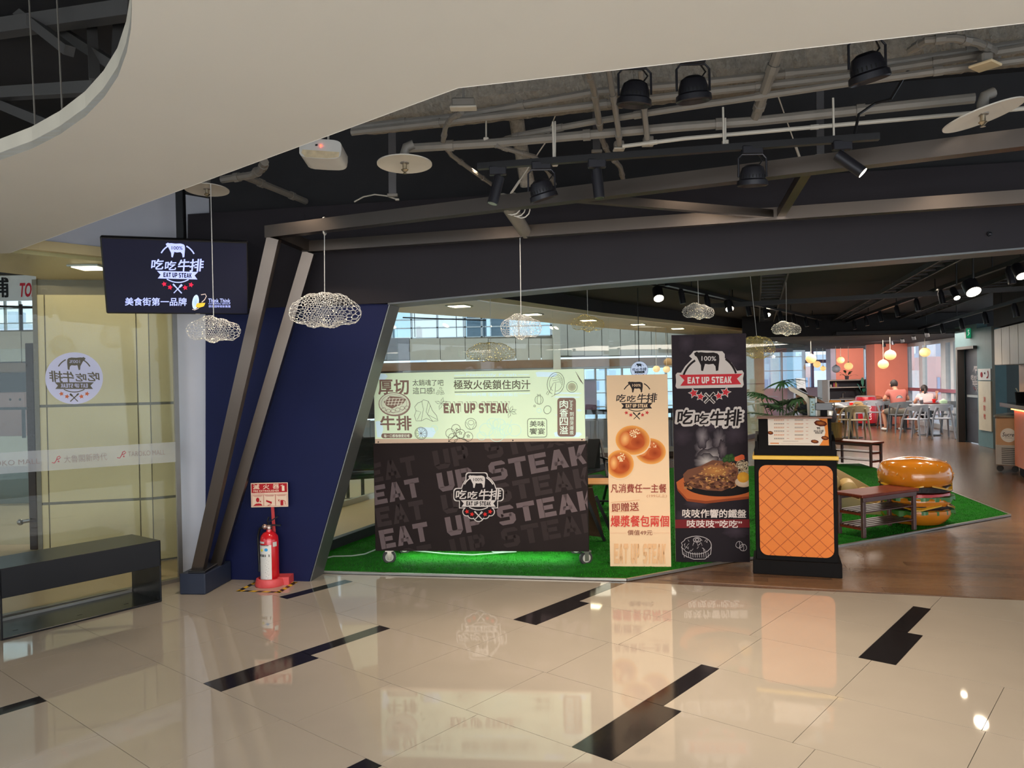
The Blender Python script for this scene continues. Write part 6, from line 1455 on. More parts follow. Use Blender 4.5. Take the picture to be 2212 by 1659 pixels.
for zc_, rot_ in ((.415, 0), (.222, .5)):
    b = MB(); s_ = .33
    for k in range(4):
        a = k * math.pi / 2 + rot_ + .3; c0 = Vector((math.cos(a), math.sin(a), 0)); d0_ = Vector((-c0.y, c0.x, 0))
        b.prism([tuple(c0 * .30 + d0_ * .24 + Vector((0, 0, zc_))), tuple(c0 * .30 - d0_ * .24 + Vector((0, 0, zc_))), tuple(c0 * .392 - d0_ * .03 + Vector((0, 0, zc_ - .045))), tuple(c0 * .392 + d0_ * .03 + Vector((0, 0, zc_ - .045)))], (0, 0, .012))
    b.build('cheese_slice', M_cheese, t, smooth=30)
for zc_, seed in ((.175, 1), (.31, 2)):
    rn = random.Random(seed); b = MB(); N_ = 72; vs = []; fs = []
    for k in range(N_):
        a = k / N_ * 2 * math.pi; fr_ = 1 if (math.sin(2.2 * a + seed) > -.2) else .5; r_ = .33 + .06 * fr_ + .012 * math.sin(17 * a)
        vs += [(.30 * math.cos(a), .30 * math.sin(a), zc_ + .01), (r_ * math.cos(a), r_ * math.sin(a), zc_ - .004), ((r_ + .004) * math.cos(a), (r_ + .004) * math.sin(a), zc_ - .03 - .028 * fr_ * (1 + .9 * math.sin(13 * a) + .4 * math.sin(29 * a)) * .6)]
    for k in range(N_):
        j = (k + 1) % N_; fs += [(3 * k, 3 * j, 3 * j + 1, 3 * k + 1), (3 * k + 1, 3 * j + 1, 3 * j + 2, 3 * k + 2)]
    b.add(vs, fs); b.build('lettuce', M_let, t, smooth=60, fix=False)
b = MB(); rn = random.Random(5)
for k in range(46):
    a = rn.random() * 6.28; z_ = rn.uniform(.49, .63); r_ = np.interp(z_, [.43, .48, .535, .6, .64], [.372, .386, .384, .36, .325]) + .002
    b.sph((r_ * math.cos(a), r_ * math.sin(a), z_), .012, 8, 5, .35, .45, 1, Matrix.Rotation(a, 4, 'Z') @ Matrix.Rotation(rn.uniform(-1.2, 1.2), 4, 'X'))
b.build('sesame_seeds', mat('sesame', (238, 196, 120), rough=.2, coat=.5), t, smooth=60, kind='stuff')
# ================================================================== SLATTED BENCHES
M_red_w = mat('red_brown_wood', (122, 48, 28), rough=.4, spec=.35, var=.25, scale=4, stretch=(1.2, 14, 6)); M_dkw = mat('dark_brown_wood', (92, 62, 56), rough=.35, var=.25, scale=4, stretch=(1.2, 14, 6))
def slat_bench(loc, rz, lab, L=.76, Wd=.30, Hh=.41):
    t = thing('slatted_bench', lab, 'bench', (loc[0], loc[1], .012 if loc[1] < 12 else .012), rz, 'wooden benches with two slatted shelves')
    MB().box((L / 2, Wd / 2, Hh - .02), (L + .05, Wd + .03, .03), bev=.006).build('seat', M_red_w, t)
    for y in (.004, Wd - .004): MB().box((L / 2, y, Hh - .055), (L, .018, .045), bev=.003).build('apron', M_dkw, t)
    for x in (.02, L - .02):
        for y in (.016, Wd - .016): MB().box((x, y, (Hh - .035) / 2), (.04, .032, Hh - .035), bev=.004).build('leg', M_dkw, t)
    for z_ in (.10, .235):
        for y in (.0, Wd): pass
        for x in (.02, L - .02): MB().box((x, Wd / 2, z_ - .018), (.024, Wd - .03, .022)).build('shelf_rail', M_red_w, t)
        for k in range(5): MB().box((L / 2, .03 + k * (Wd - .06) / 4, z_), (L - .01, .042, .012), bev=.003).build('slat', M_dkw, t)
    b = Bars()
    for x in (.02,):
        for z_ in (.09, .225): b.sph((x, -.001, z_), .006, 8, 6)
    b.build('bolt', M_alu, t)
slat_bench((3.22, 7.22), R(27.6), 'red brown slatted wooden bench in front of the hamburger')
slat_bench((5.37, 13.25), R(-58.6), 'red brown slatted wooden bench farther back beyond the turf edge')
# ================================================================== GIANT FRIES BOX
M_fb = mat('beige_board', (188, 164, 116), rough=.45); M_fry = mat('fry_cream', (206, 178, 122), rough=.4)
t = thing('fries_box', 'low beige box of fat cream rolls lying on the turf behind the slatted bench', 'sculpture', (3.5, 8.55, .013), R(-18))
prof = [(-.75, 0), (.62, 0), (.62, .10), (.30, .30), (-.05, .5), (-.2, .53), (-.75, .53)]
MB().prism([(x, .5, z) for x, z in prof], (0, .025, 0)).build('side_panel', M_fb, t)
MB().prism([(x, 0, z) for x, z in ((-.75, 0), (.62, 0), (.62, .08), (.3, .14), (-.2, .30), (-.75, .36))], (0, .025, 0)).build('side_panel', M_fb, t)
MB().box((-.06, .26, .012), (1.36, .5, .024)).build('base', M_fb, t); MB().box((.61, .26, .06), (.025, .5, .1)).build('front_lip', M_fb, t)
for i, (x, z) in enumerate(((-.2, .42), (-.02, .33), (.16, .25), (.34, .15), (-.45, .42), (-.1, .16))):
    b = MB(); b.tube([(x, .04, z), (x, .06, z), (x, .44, z), (x, .46, z)], [.05, .088, .088, .05], 20); b.build('roll', M_fry, t, smooth=60)
# ================================================================== CAMP TABLE AND CHAIR
M_lw = mat('light_wood', (206, 150, 92), rough=.4, var=.12, scale=5, stretch=(2, 20, 1)); M_leg = mat('tan_leg', (150, 112, 66), rough=.45)
t = thing('folding_camp_table', 'low folding wooden slat table between the cart and the bun banner', 'table', (.98, 8.5, .012), R(-8))
for k in range(6): MB().box((-.06, -.2 + k * .08, .41), (.9, .074, .014), bev=.003).build('slat', M_lw, t)
for s_ in (-.3, .3):
    MB().beam((s_ - .2, -.2, 0), (s_ + .2, .16, .40), .024, .024).build('leg', M_leg, t); MB().beam((s_ + .2, -.2, 0), (s_ - .2, .16, .40), .024, .024).build('leg', M_leg, t)
MB().box((0, -.02, .2), (.6, .02, .02)).build('cross_bar', M_blk, t)
t = thing('folding_camp_chair', 'black framed folding chair with wooden arm behind the slat table', 'chair', (.85, 9.2, .012), R(10))
MB().box((0, 0, .36), (.5, .45, .02), bev=.006).build('seat', mat('black_canvas', (38, 38, 40), rough=.8), t); MB().box((0, .26, .62), (.5, .02, .36), bev=.006).build('backrest', MATS['black_canvas'], t)
for s_ in (-.26, .26):
    MB().beam((s_, -.22, 0), (s_, .26, .78), .025, .025).build('leg', M_blk, t); MB().beam((s_, .24, 0), (s_, -.2, .56), .025, .025).build('leg', M_blk, t); MB().box((s_, 0, .575), (.04, .46, .02), bev=.004).build('armrest', M_blk, t)
t = thing('folded_camp_chair', 'folded black and tan camp chair leaning behind the right end of the cart', 'chair', (.74, 7.35, .012), R(0))
for s_, o_ in ((-.02, 0), (.08, .05)): MB().beam((s_ + .12, o_, 0), (s_ - .05, o_, .42), .022, .03).build('leg', M_blk, t)
MB().prism([(-.10, .03, .06), (.1, .03, .03), (.0, .03, .5), (-.16, .03, .5)], (0, .02, 0)).build('canvas', mat('brown_canvas', (96, 66, 46), rough=.8), t)
# ================================================================== PALM
M_palm = mat('palm_leaf', (26, 60, 28), rough=.6, spec=.25, var=.25, scale=6); M_stem = mat('palm_stem', (74, 92, 48), rough=.6)
pb0 = at(1690, 905, 8.2); t = thing('fan_palm', 'dark green fan palm rising behind the menu kiosk', 'plant', (pb0.x, 8.2, .012))
MB().lathe([(.09, 0), (.12, .02), (.15, .26), (.16, .28), (.14, .28), (.13, .24), (.01, .24)], 24).build('pot', mat('dark_pot', (60, 50, 46), rough=.6), t, smooth=40)
rn = random.Random(2); base = Vector((0, 0, .25))
for (px, py, Y, sz_, yw, dr_) in ((1690, 826, 8.1, .27, 30, .5), (1655, 858, 7.95, .26, 160, .5), (1722, 862, 8.0, .25, 10, .6), (1700, 872, 8.25, .26, 60, .35), (1665, 898, 7.9, .27, 200, .35), (1715, 890, 8.35, .24, -20, .5), (1640, 850, 8.4, .18, 170, .7), (1683, 880, 8.1, .22, 120, .3)):
    hub = at(px, py, Y) - Vector((pb0.x, 8.2, .012)); mid_ = base.lerp(hub, .55) + Vector((hub.x * -.18, hub.y * -.1, .12))
    f_ = MB(); axis = Vector((math.cos(R(yw)), math.sin(R(yw)) * .6, .25)).normalized(); nrm_ = axis.cross(Vector((-axis.y, axis.x, 0))).normalized()
    if nrm_.z < 0: nrm_ = -nrm_
    sd_ = nrm_.cross(axis).normalized(); nl = 24
    for k in range(nl):
        a = R(-150 + 300 * k / (nl - 1)); d = (axis * math.cos(a) + sd_ * math.sin(a)); L_ = sz_ * (1 - .25 * abs(a) / 2.6) * rn.uniform(.9, 1.08); w_ = .0145
        side = d.cross(nrm_).normalized(); P = []
        for s_, wd__, dz_ in ((0, .4, 0), (.35, 1, 0), (.7, .7, dr_ * .15), (1, .05, dr_ * .42)):
            c = hub + d * L_ * s_ - Vector((0, 0, 1)) * dz_ * L_; P += [c - side * w_ * wd__, c + side * w_ * wd__ + nrm_ * .004]
        f_.add(P, [(0, 1, 3, 2), (2, 3, 5, 4), (4, 5, 7, 6)])
    fo = f_.build('frond', M_palm, t, fix=False); MB().tube([base, mid_, hub], [.008, .006, .004], 6).build('stalk', M_stem, fo, smooth=60)
# woven basket on the far bench
bk_ = at(1806, 948, 13.15); t = thing('woven_basket', 'striped brown woven basket standing on the farther slatted bench', 'basket', (bk_.x, 13.15, .425))
b = MB(); b.lathe([(.085, 0), (.10, .01), (.095, .1), (.105, .27), (.11, .285), (.09, .28), (.08, .05), (.01, .04)], 28, wob=lambda a, i: (.006 * math.sin(14 * a), 0)); b.build('weave', mat('wicker', (150, 118, 62), rough=.7, var=.5, scale=30, stretch=(1, 1, .12), bump=.5), t, smooth=40)
MB().lathe([(.104, .0), (.112, .012), (.112, .035), (.10, .04)], 28).build('base_band', mat('wicker_band', (112, 74, 42), rough=.7), t, smooth=40)
# ================================================================== COUNTER ON THE RIGHT
cA, cB = Vector((7.34, 11.45, 0)), Vector((6.75, 9.9, 0)); cdv = (cB - cA).normalized(); cnv = Vector((-cdv.y, cdv.x, 0))
if cnv.x < 0: cnv = -cnv
t = thing('orange_counter', 'orange fronted service counter with dark stone top at the right edge', 'counter', cA)
def slab(a, b, z0, z1, t0, t1): return MB().prism([tuple(Vector((p.x, p.y, z)) + cnv * t0) for p, z in ((a, z0), (b, z0), (b, z1), (a, z1))], cnv * (t1 - t0))
slab(cA, cB, .14, .97, 0, .6).build('front_panel', mat('counter_orange', (236, 116, 30), rough=.35), t, world=True)
slab(cA, cB, 0, .14, .06, .55).build('kick_plate', M_kb, t, world=True)
slab(cA - cdv * .62, cB, .98, 1.04, -.06, .66).build('stone_top', mat('dark_stone', (52, 56, 62), rough=.15, var=.3, scale=40), t, world=True)
MB().beam(tuple(cA + Vector((0, 0, .965)) - cnv * .03), tuple(cB + Vector((0, 0, .965)) - cnv * .03), .02, .012).build('led_strip', mat('warm_led', (255, 190, 110), emit=(255, 170, 80), estr=6), t, world=True)
# chest freezer
fz0 = fl(2150, 1019); t = thing('ice_cream_freezer', 'small chest freezer with round white label and slatted vent beside the counter', 'freezer', (fz0.x, fz0.y, 0), math.atan2(-.74, .67))
FW = .30
fx = Matrix.Translation((fz0.x, fz0.y, 0)) @ Matrix.Rotation(math.atan2(-.74, .67), 4, 'Z')
MB().box((FW / 2, .3, .46), (FW, .58, .72), bev=.02).build('body', mat('freezer_tan', (206, 162, 122), rough=.4), t)
MB().box((FW / 2, .3, .845), (FW + .03, .62, .05), bev=.02).build('lid', mat('freezer_steel', (176, 172, 164), rough=.25, metal=.6), t)
MB().box((FW / 2, .008, .26), (FW - .02, .02, .30), bev=.006).build('vent_panel', mat('vent_grey', (196, 190, 180), rough=.4), t)
for k in range(9): MB().box((FW / 2 + .03, -.004, .14 + k * .028), (FW - .12, .008, .010)).build('vent_slat', mat('vent_dark', (90, 84, 80), rough=.6), t)
for x in (.05, FW - .05): MB().lathe([(.01, -.015), (.045, -.015), (.045, .015), (.01, .015)], 16, M=Matrix.Translation((x, .06, .05)) @ Matrix.Rotation(R(90), 4, 'X')).build('caster', M_tyre, t)
ar2 = Art(lambda x, y: (x, -y)); ar2.blob(FW * .6, -.56, .105, .105, (240, 236, 226), n=32); ar2.text('Sucre', FW * .6 - .075, -.60, FW * .6 + .075, -.54, (60, 56, 60), .01, .2); ar2.line([(FW * .6 - .05, -.52), (FW * .6 + .05, -.52)], .006, (150, 146, 140))
Rf = fx.to_3x3(); ar2.build('round_label', print_mat('ink'), fx @ Vector((0, .0085, 0)), Rf @ Vector((1, 0, 0)), (0, 0, 1), t)
# back wall of the kitchen: wood splash back, wall cabinets
K0 = Vector((8.62, 13.3, 0)); K1 = K0 + cdv * 4.2
bw_ = MB().prism([(K0.x, K0.y, 0), (K1.x, K1.y, 0), (K1.x, K1.y, 2.86), (K0.x, K0.y, 2.86)], cnv * .1); struct('wall_kitchen', bw_, mat('splash_wood', (176, 132, 88), rough=.45, var=.1, scale=3, stretch=(6, 6, 1)))
for k in range(5):
    a = K0 + cdv * (.02 + k * .55); b_ = a + cdv * .54
    t = thing('wall_cabinet', 'pale wood wall cabinet above the counter, %s from the teal wall' % ('first', 'second', 'third', 'fourth', 'fifth')[k], 'cabinet', (a.x, a.y, 1.62), 0, 'pale wall cabinets')
    MB().prism([tuple(Vector((p.x, p.y, z)) - cnv * .34) for p, z in ((a, 1.62), (b_, 1.62), (b_, 2.24), (a, 2.24))], cnv * .33).build('body', mat('cabinet_body', (150, 140, 128), rough=.5), t, world=True)
    MB().prism([tuple(Vector((p.x, p.y, z)) - cnv * .36) for p, z in ((a + cdv * .01, 1.63), (b_ - cdv * .01, 1.63), (b_ - cdv * .01, 2.23), (a + cdv * .01, 2.23))], cnv * .018).build('door', mat('cabinet_door', (206, 196, 182), rough=.45, var=.06, scale=3, stretch=(6, 6, 1)), t, world=True)
struct('wall_bulkhead_kitchen', MB().prism([tuple(Vector((p.x, p.y, z)) - cnv * .36) for p, z in ((K0, 2.26), (K1, 2.26), (K1, 2.86), (K0, 2.86))], cnv * .3), M_dark)
tp_ = cA - cdv * .45 + cnv * .2
t = thing('black_container', 'black tub with a spoon on the end of the stone counter', 'container', (tp_.x, tp_.y, 1.041)); MB().lathe([(.07, 0), (.08, .005), (.09, .15), (.094, .16), (.082, .158), (.075, .03), (.01, .02)], 24).build('tub', M_kb, t, smooth=40); MB().beam((0, 0, .05), (-.09, 0, .22), .02, .008).build('spoon', mat('spoon_cream', (214, 206, 186)), t)
tp_ = cA + cdv * .2 + cnv * .25
t = thing('plastic_box', 'clear plastic box on the stone counter', 'container', (tp_.x, tp_.y, 1.041)); MB().box((0, 0, .07), (.24, .2, .14), bev=.015).build('body', mat('clear_plastic', (196, 200, 200), rough=.2, alpha=.6), t); MB().box((0, 0, .145), (.25, .21, .015), bev=.005).build('lid', mat('clear_lid', (214, 216, 216), rough=.3), t)
tp_ = tp_ + Vector((.06, .0, .153)); t = thing('yellow_bowl', 'yellow bowl resting on the clear plastic box', 'bowl', (tp_.x, tp_.y, 1.195)); MB().lathe([(.04, 0), (.07, .02), (.08, .06), (.074, .06), (.05, .015), (.01, .01)], 20).build('shell', mat('yellow_plastic', (206, 196, 50), rough=.4), t, smooth=40); MB().lathe([(.078, .058), (.084, .062), (.078, .066)], 20).build('rim', mat('yellow_plastic', (206, 196, 50)), t, smooth=40)
# ================================================================== DINING FURNITURE
CCOL = {'grey': mat('chair_grey', (156, 160, 170), rough=.4), 'dark': mat('chair_dark', (98, 104, 110), rough=.4), 'cream': mat('chair_cream', (164, 150, 118), rough=.4)}
CP = {}
def chair(px, py, face, col, lab, Y=None):
    g_ = fl(px, py) if Y is None else Vector((at(px, py, Y).x, Y, 0)); rz = R(face)
    if col in CP:
        t = copy_tree(CP[col]); place(t, (g_.x, g_.y, 0), rz, lab); return t
    t = thing('dining_chair', lab, 'chair', (g_.x, g_.y, 0), rz, 'moulded dining chairs'); m_ = CCOL[col]; CP[col] = t
    MB().box((0, 0, .45), (.44, .42, .025), bev=.012).build('seat', m_, t)
    n_ = 12; b = MB(); vs = []
    for k in range(n_ + 1):
        a = R(-100 + 200 * k / n_); r_ = .25; x, y = r_ * math.sin(a), .02 + r_ * .95 * math.cos(a); hgt = .065 + .095 * max(0, math.cos(a)) ** .7; zt = .79 - .05 * (1 - max(0, math.cos(a)))
        for (ox, zz) in ((0, zt), (0, zt - hgt), (.014, zt - hgt), (.014, zt)): vs.append((x * (1 + ox * 4), y * (1 + ox * 4), zz))
    b.add(vs, [(4 * k + i, 4 * k + (i + 1) % 4, 4 * k + 4 + (i + 1) % 4, 4 * k + 4 + i) for k in range(n_) for i in range(4)] + [(0, 1, 2, 3), tuple(4 * n_ + i for i in (3, 2, 1, 0))]); b.build('backrest', m_, t, smooth=50)
    for sx_ in (-1, 1):
        MB().tube([(sx_ * .24, .26, 0), (sx_ * .2, .2, .44), (sx_ * .16, .215, .6), (sx_ * .12, .24, .72)], [.018, .024, .026, .034], 8).build('leg', m_, t, smooth=50); MB().tube([(sx_ * .23, -.24, 0), (sx_ * .2, -.18, .44), (sx_ * .23, -.06, .68), (sx_ * .24, .0, .73)], [.018, .024, .022, .026], 8).build('leg', m_, t, smooth=50)
    return t
M_top = mat('table_white', (176, 178, 184), rough=.3)
def table(px, py, lab, Y=None, w_=.7):
    g_ = fl(px, py) if Y is None else Vector((at(px, py, Y).x, Y, 0)); t = thing('dining_table', lab, 'table', (g_.x, g_.y, 0), R(20), 'white dining tables on black columns')
    MB().lathe([(.02, .72), (w_ / 2 - .01, .722), (w_ / 2, .73), (w_ / 2, .745), (.02, .75)], 32).build('table_top', M_top, t, smooth=40)
    MB().box((0, 0, .37), (.085, .085, .70), bev=.008).build('column', M_blk, t); MB().lathe([(.02, .03), (.05, .025), (.26, .012), (.27, .0), (.02, 0)], 28).build('base', M_blk, t, smooth=40)
    return t
table(2008, 940, 'white dining table before the big window, in front of the seated woman', w_=.85); table(1955, 926, 'white dining table in front of the man in the salmon shirt'); table(1915, 918, 'white dining table beside the salmon pier and drinks cooler'); table(1838, 945, 'white dining table strewn with cloths behind the kiosk', w_=.9)
table(1822, 915, 'far white dining table before the shelf unit'); table(1775, 930, 'white dining table left of the cream chair, behind the palm')
chair(1852, 949, 168, 'cream', 'cream moulded chair nearest the entrance, its back to the camera'); chair(2032, 946, 165, 'grey', 'grey moulded chair at the window table, nearest the teal wall'); chair(1978, 948, -150, 'grey', 'grey moulded chair at the left side of the window table'); chair(1945, 934, 178, 'dark', 'dark grey chair that the man in the salmon shirt sits on')
chair(2056, 938, 150, 'dark', 'dark grey chair half hidden by the teal wall edge', 19.6); chair(1889, 926, 140, 'grey', 'pale chair at the table beside the drinks cooler, left one'); chair(1924, 925, 195, 'dark', 'dark chair at the table beside the drinks cooler, right one'); chair(1812, 925, 170, 'grey', 'pale chair before the shelf unit, left one', 20.5); chair(1842, 922, 180, 'grey', 'pale chair before the shelf unit, right one', 21.2)
chair(2002, 934, -170, 'grey', 'pale chair under the seated woman'); chair(1822, 948, -100, 'cream', 'cream chair on the left of the table strewn with cloths', 18.4)
def Pt(px, py, Y): return at(px, py, Y)
# --- table clutter
def on_table(px, Y, z=.751): p = at(px, 880, Y); return (p.x, Y, z)
tb_y = fl(2008, 940).y
t = thing('serving_tray', 'dark red tray on the window table', 'tray', on_table(2012, tb_y + .1)); MB().lathe([(.02, 0), (.16, 0), (.19, .018), (.18, .02), (.15, .006), (.02, .006)], 28).build('plate', mat('tray_red', (120, 44, 40), rough=.4), t, smooth=40); MB().lathe([(.186, .016), (.195, .02), (.186, .024)], 28).build('rim', mat('tray_red', (120, 44, 40)), t)
t = thing('red_cup', 'bright red cup on the dark red tray', 'cup', on_table(2018, tb_y + .12, .772)); MB().lathe([(.03, 0), (.032, .002), (.045, .09), (.041, .09), (.03, .01), (.005, .008)], 18).build('cup_wall', mat('red_plastic', (226, 34, 34), rough=.35), t, smooth=40); MB().lathe([(.044, .087), (.048, .09), (.044, .093)], 18).build('lip', mat('red_plastic', (226, 34, 34)), t)
t = thing('condiment_jar', 'white capped dark jar on the window table', 'jar', on_table(1991, tb_y + .05)); MB().lathe([(.03, 0), (.038, .01), (.038, .09), (.025, .11), (.005, .11)], 16).build('jar_body', mat('jar_dark', (70, 64, 70), rough=.3), t, smooth=40); MB().lathe([(.03, .105), (.03, .15), (.02, .16), (.004, .16)], 16).build('cap', mat('cap_white', (226, 226, 230)), t, smooth=40)
t = thing('napkin_box', 'pale green napkin box at the right of the window table', 'box', on_table(2038, tb_y + .15)); MB().box((0, 0, .04), (.16, .09, .08), bev=.012).build('carton', mat('pale_green', (176, 206, 170), rough=.5), t); MB().sph((0, 0, .085), .04, 10, 6, 1.2, .6, .8).build('tissue', mat('tissue', (220, 232, 214), rough=.8), t)
ta_y = fl(1838, 945).y
t = thing('tan_hat', 'olive tan cloth hat lying on the table behind the kiosk', 'hat', on_table(1855, ta_y - .2)); MB().lathe([(.2, 0), (.19, .012), (.12, .03), (.1, .07), (.06, .1), (.005, .105)], 24, wob=lambda a, i: (.012 * math.sin(3 * a), .004 * math.sin(5 * a))).build('crown', mat('olive_cloth', (134, 104, 58), rough=.8), t, smooth=60); MB().lathe([(.118, .03), (.12, .045), (.108, .05)], 24).build('band', mat('dark_band', (60, 48, 36)), t)
t = thing('white_cloth', 'crumpled white cloth on the table behind the kiosk', 'cloth', on_table(1808, ta_y - .15)); b = MB(); b.sph((0, 0, .035), .1, 20, 12, 1.2, .8, .45)
b.v = [tuple(Vector(v) + Vector((noise.noise(Vector(v) * 18), noise.noise(Vector(v) * 18 + Vector((5, 0, 0))), noise.noise(Vector(v) * 22 + Vector((0, 7, 0))))) * .022) for v in b.v]; b.build('folds', mat('white_linen', (206, 208, 206), rough=.85), t, smooth=80); MB().box((.1, .05, .02), (.12, .1, .03), bev=.01).build('corner_fold', mat('white_linen', (206, 208, 206)), t)
t = thing('red_carton', 'small red carton on the table behind the kiosk', 'carton', on_table(1839, ta_y + .1)); MB().box((0, 0, .04), (.08, .05, .08), bev=.004).build('box', mat('red_plastic', (226, 34, 34)), t); MB().box((0, 0, .082), (.082, .052, .006)).build('lid', mat('cap_white', (226, 226, 230)), t)
t = thing('grey_backpack', 'dark grey bag hanging at the left of the cloth strewn table', 'bag', (at(1796, 905, ta_y - .45).x, ta_y - .45, .35)); b = MB(); b.sph((0, 0, .2), .16, 16, 10, .8, .5, 1.3); b.build('bag_body', mat('dark_fabric', (58, 58, 64), rough=.9), t, smooth=60); MB().tube([(-.05, -.05, .38), (-.08, -.06, .5), (.05, -.05, .5), (.05, -.05, .36)], .012, 6).build('strap', mat('dark_fabric', (58, 58, 64)), t)
# --- drinks cooler shaped like a can
g_ = fl(1871, 919); t = thing('drinks_cooler', 'red can shaped drinks cooler with white script lettering', 'cooler', (g_.x, g_.y, 0))
MB().lathe([(.24, .06), (.28, .08), (.29, .12), (.29, .78), (.27, .84), (.22, .86), (.02, .865)], 36).build('can', mat('cola_red', (190, 24, 40), rough=.3, coat=.3), t, smooth=40); MB().lathe([(.22, .0), (.24, .01), (.24, .07), (.2, .07)], 28).build('base', M_blk, t, smooth=40); MB().lathe([(.272, .835), (.276, .845), (.23, .868), (.22, .86)], 36).build('top_rim', mat('cola_rim', (206, 206, 206), rough=.3, metal=.6), t, smooth=40)
ca_ = Art(lambda x, y: (x, -y)); ca_.text('Coca-Cola', -.28, -.06, .28, .06, (240, 232, 232), .02, .35); vs = []
for (x, y, z) in ca_.v:
    u_, v_ = -y, x; a = (u_ - .03) / .293; vs.append((.293 * math.sin(a), -.293 * math.cos(a), v_ + .46))
me = bpy.data.meshes.new('script_lettering'); me.from_pydata(vs, [], ca_.f); at_ = me.color_attributes.new('Col', 'FLOAT_COLOR', 'POINT'); at_.data.foreach_set('color', [x for c in ca_.c for x in (*c, 1.0)]); me.materials.append(print_mat('ink')); o = link('script_lettering', me); o.parent = t
g_ = at(1888, 900, 23.0); t = thing('brown_bin', 'brown round bin between the drinks cooler and the salmon pier', 'bin', (g_.x, 23.0, 0)); MB().lathe([(.2, 0), (.22, .02), (.24, .76), (.22, .82), (.12, .85), (.02, .855)], 28).build('body', mat('bin_brown', (176, 92, 62), rough=.45), t, smooth=40); MB().lathe([(.236, .74), (.246, .76), (.236, .78)], 28).build('rim', mat('bin_rim', (140, 70, 46)), t)
# --- shelf unit with plants
SY = 24.6
def sx_(px): return at(px, 830, SY).x
x0, x1, xr = sx_(1776), sx_(1790), sx_(1870)
t = thing('shelf_unit', 'dark shelf unit with pale frame before the far salmon wall', 'shelf', (x0, SY, 0)); zt = at(1820, 820, SY).z
MB().box(((x0 + x1) / 2, SY + .2, zt / 2), (x1 - x0, .4, zt), bev=.01).build('end_cabinet', mat('shelf_grey', (150, 150, 150), rough=.5), t, world=True)
MB().box(((x1 + xr) / 2, SY + .38, zt / 2), (xr - x1, .03, zt)).build('back_panel', mat('shelf_dark', (52, 52, 60), rough=.5), t, world=True)
for z_ in (zt - .02, at(1820, 837, SY).z): MB().box(((x1 + xr) / 2, SY + .2, z_), (xr - x1, .38, .035), bev=.004).build('shelf_board', mat('shelf_pale', (206, 196, 186), rough=.5), t, world=True)
MB().box(((x1 + xr) / 2, SY + .15, at(1820, 864, SY).z / 2), (xr - x1, .45, at(1820, 864, SY).z), bev=.01).build('counter_base', mat('shelf_orange', (226, 150, 60), rough=.5), t, world=True)
MB().box((x1, SY + .02, zt / 2), (.06, .06, zt), bev=.006).build('post', M_frame, t, world=True); MB().box((xr, SY + .2, zt / 2), (.04, .4, zt)).build('end_board', mat('shelf_dark', (52, 52, 60)), t, world=True)
zs_ = at(1820, 836, SY).z
for lab, px, c_, h_ in (('white left', 1793, (206, 214, 210), .1), ('white right', 1799, (226, 226, 220), .09), ('pink', 1806, (206, 90, 110), .14), ('yellow', 1810, (220, 190, 90), .16), ('purple', 1813, (130, 90, 130), .12)):
    t = thing('shelf_bottle', 'small %s bottle on the pale shelf of the shelf unit' % lab, 'bottle', (sx_(px), SY + .15, zs_), 0, 'small bottles on the shelf unit'); MB().lathe([(.028, 0), (.03, .005), (.03, h_ * .65), (.012, h_ * .8), (.012, h_), (.002, h_)], 12).build('bottle_body', mat('bottle_%s' % lab.replace(' ', '_'), c_, rough=.3), t, smooth=40)
zc2 = at(1820, 864, SY).z
t = thing('wash_basin', 'white round wash basin on the shelf unit counter', 'basin', (sx_(1829), SY - .02, zc2)); MB().lathe([(.1, 0), (.2, .03), (.24, .06), (.23, .062), (.18, .035), (.02, .02)], 28).build('bowl', M_top, t, smooth=40); MB().tube([(-.05, .2, 0), (-.05, .2, .2), (-.03, .12, .24), (-.03, .06, .22)], .012, 8).build('tap', M_alu, t, smooth=50)
def leafy(name, lab, loc, pot_r, leaves, m_, potm):
    t = thing(name, lab, 'plant', loc); MB().lathe([(pot_r * .75, 0), (pot_r * .8, .005), (pot_r, pot_r * 1.7), (pot_r * .9, pot_r * 1.7), (pot_r * .8, pot_r * 1.4), (.004, pot_r * 1.4)], 18).build('pot', potm, t, smooth=40)
    for (az, el, L_, w_) in leaves:
        d = Vector((math.cos(R(az)) * math.cos(R(el)), math.sin(R(az)) * math.cos(R(el)), math.sin(R(el)))); b0 = Vector((0, 0, pot_r * 1.4)); st_ = b0 + d * L_ * .4; s_ = d.cross(Vector((0, 0, 1))).normalized(); b = MB(); P = []
        for f_, ww_, dz_ in ((0, .1, 0), (.25, .9, 0), (.55, 1, -.03), (.85, .55, -.12), (1, .03, -.2)): c = st_ + d * L_ * .6 * f_ + Vector((0, 0, dz_ * L_)); P += [c - s_ * w_ * ww_, c + s_ * w_ * ww_ + Vector((0, 0, .004))]
        b.add(P, [(2 * k, 2 * k + 1, 2 * k + 3, 2 * k + 2) for k in range(4)]); lf = b.build('leaf', m_, t, fix=False); MB().tube([b0, st_], .006, 5).build('leaf_stalk', M_stem, lf)
M_leafd = mat('leaf_olive', (84, 98, 66), rough=.45); M_leaft = mat('leaf_teal', (60, 140, 112), rough=.4)
leafy('potted_plant', 'small dark potted plant on top of the shelf unit', (sx_(1834), SY + .15, zt), .065, [(150, 35, .34, .05), (30, 40, .36, .06), (100, 60, .3, .05), (200, 20, .3, .05), (-20, 15, .34, .05), (-80, 35, .26, .05)], M_leafd, mat('pot_grey', (86, 70, 74), rough=.6))
leafy('snake_plant', 'tall teal leaved plant beside the drinks cooler', (sx_(1855), SY - .3, zc2), .07, [(80, 84, .75, .045), (140, 70, .55, .06), (20, 68, .6, .06), (-100, 60, .4, .06), (170, 50, .42, .06), (-40, 55, .38, .05)], M_leaft, mat('pot_white', (206, 206, 206), rough=.5))
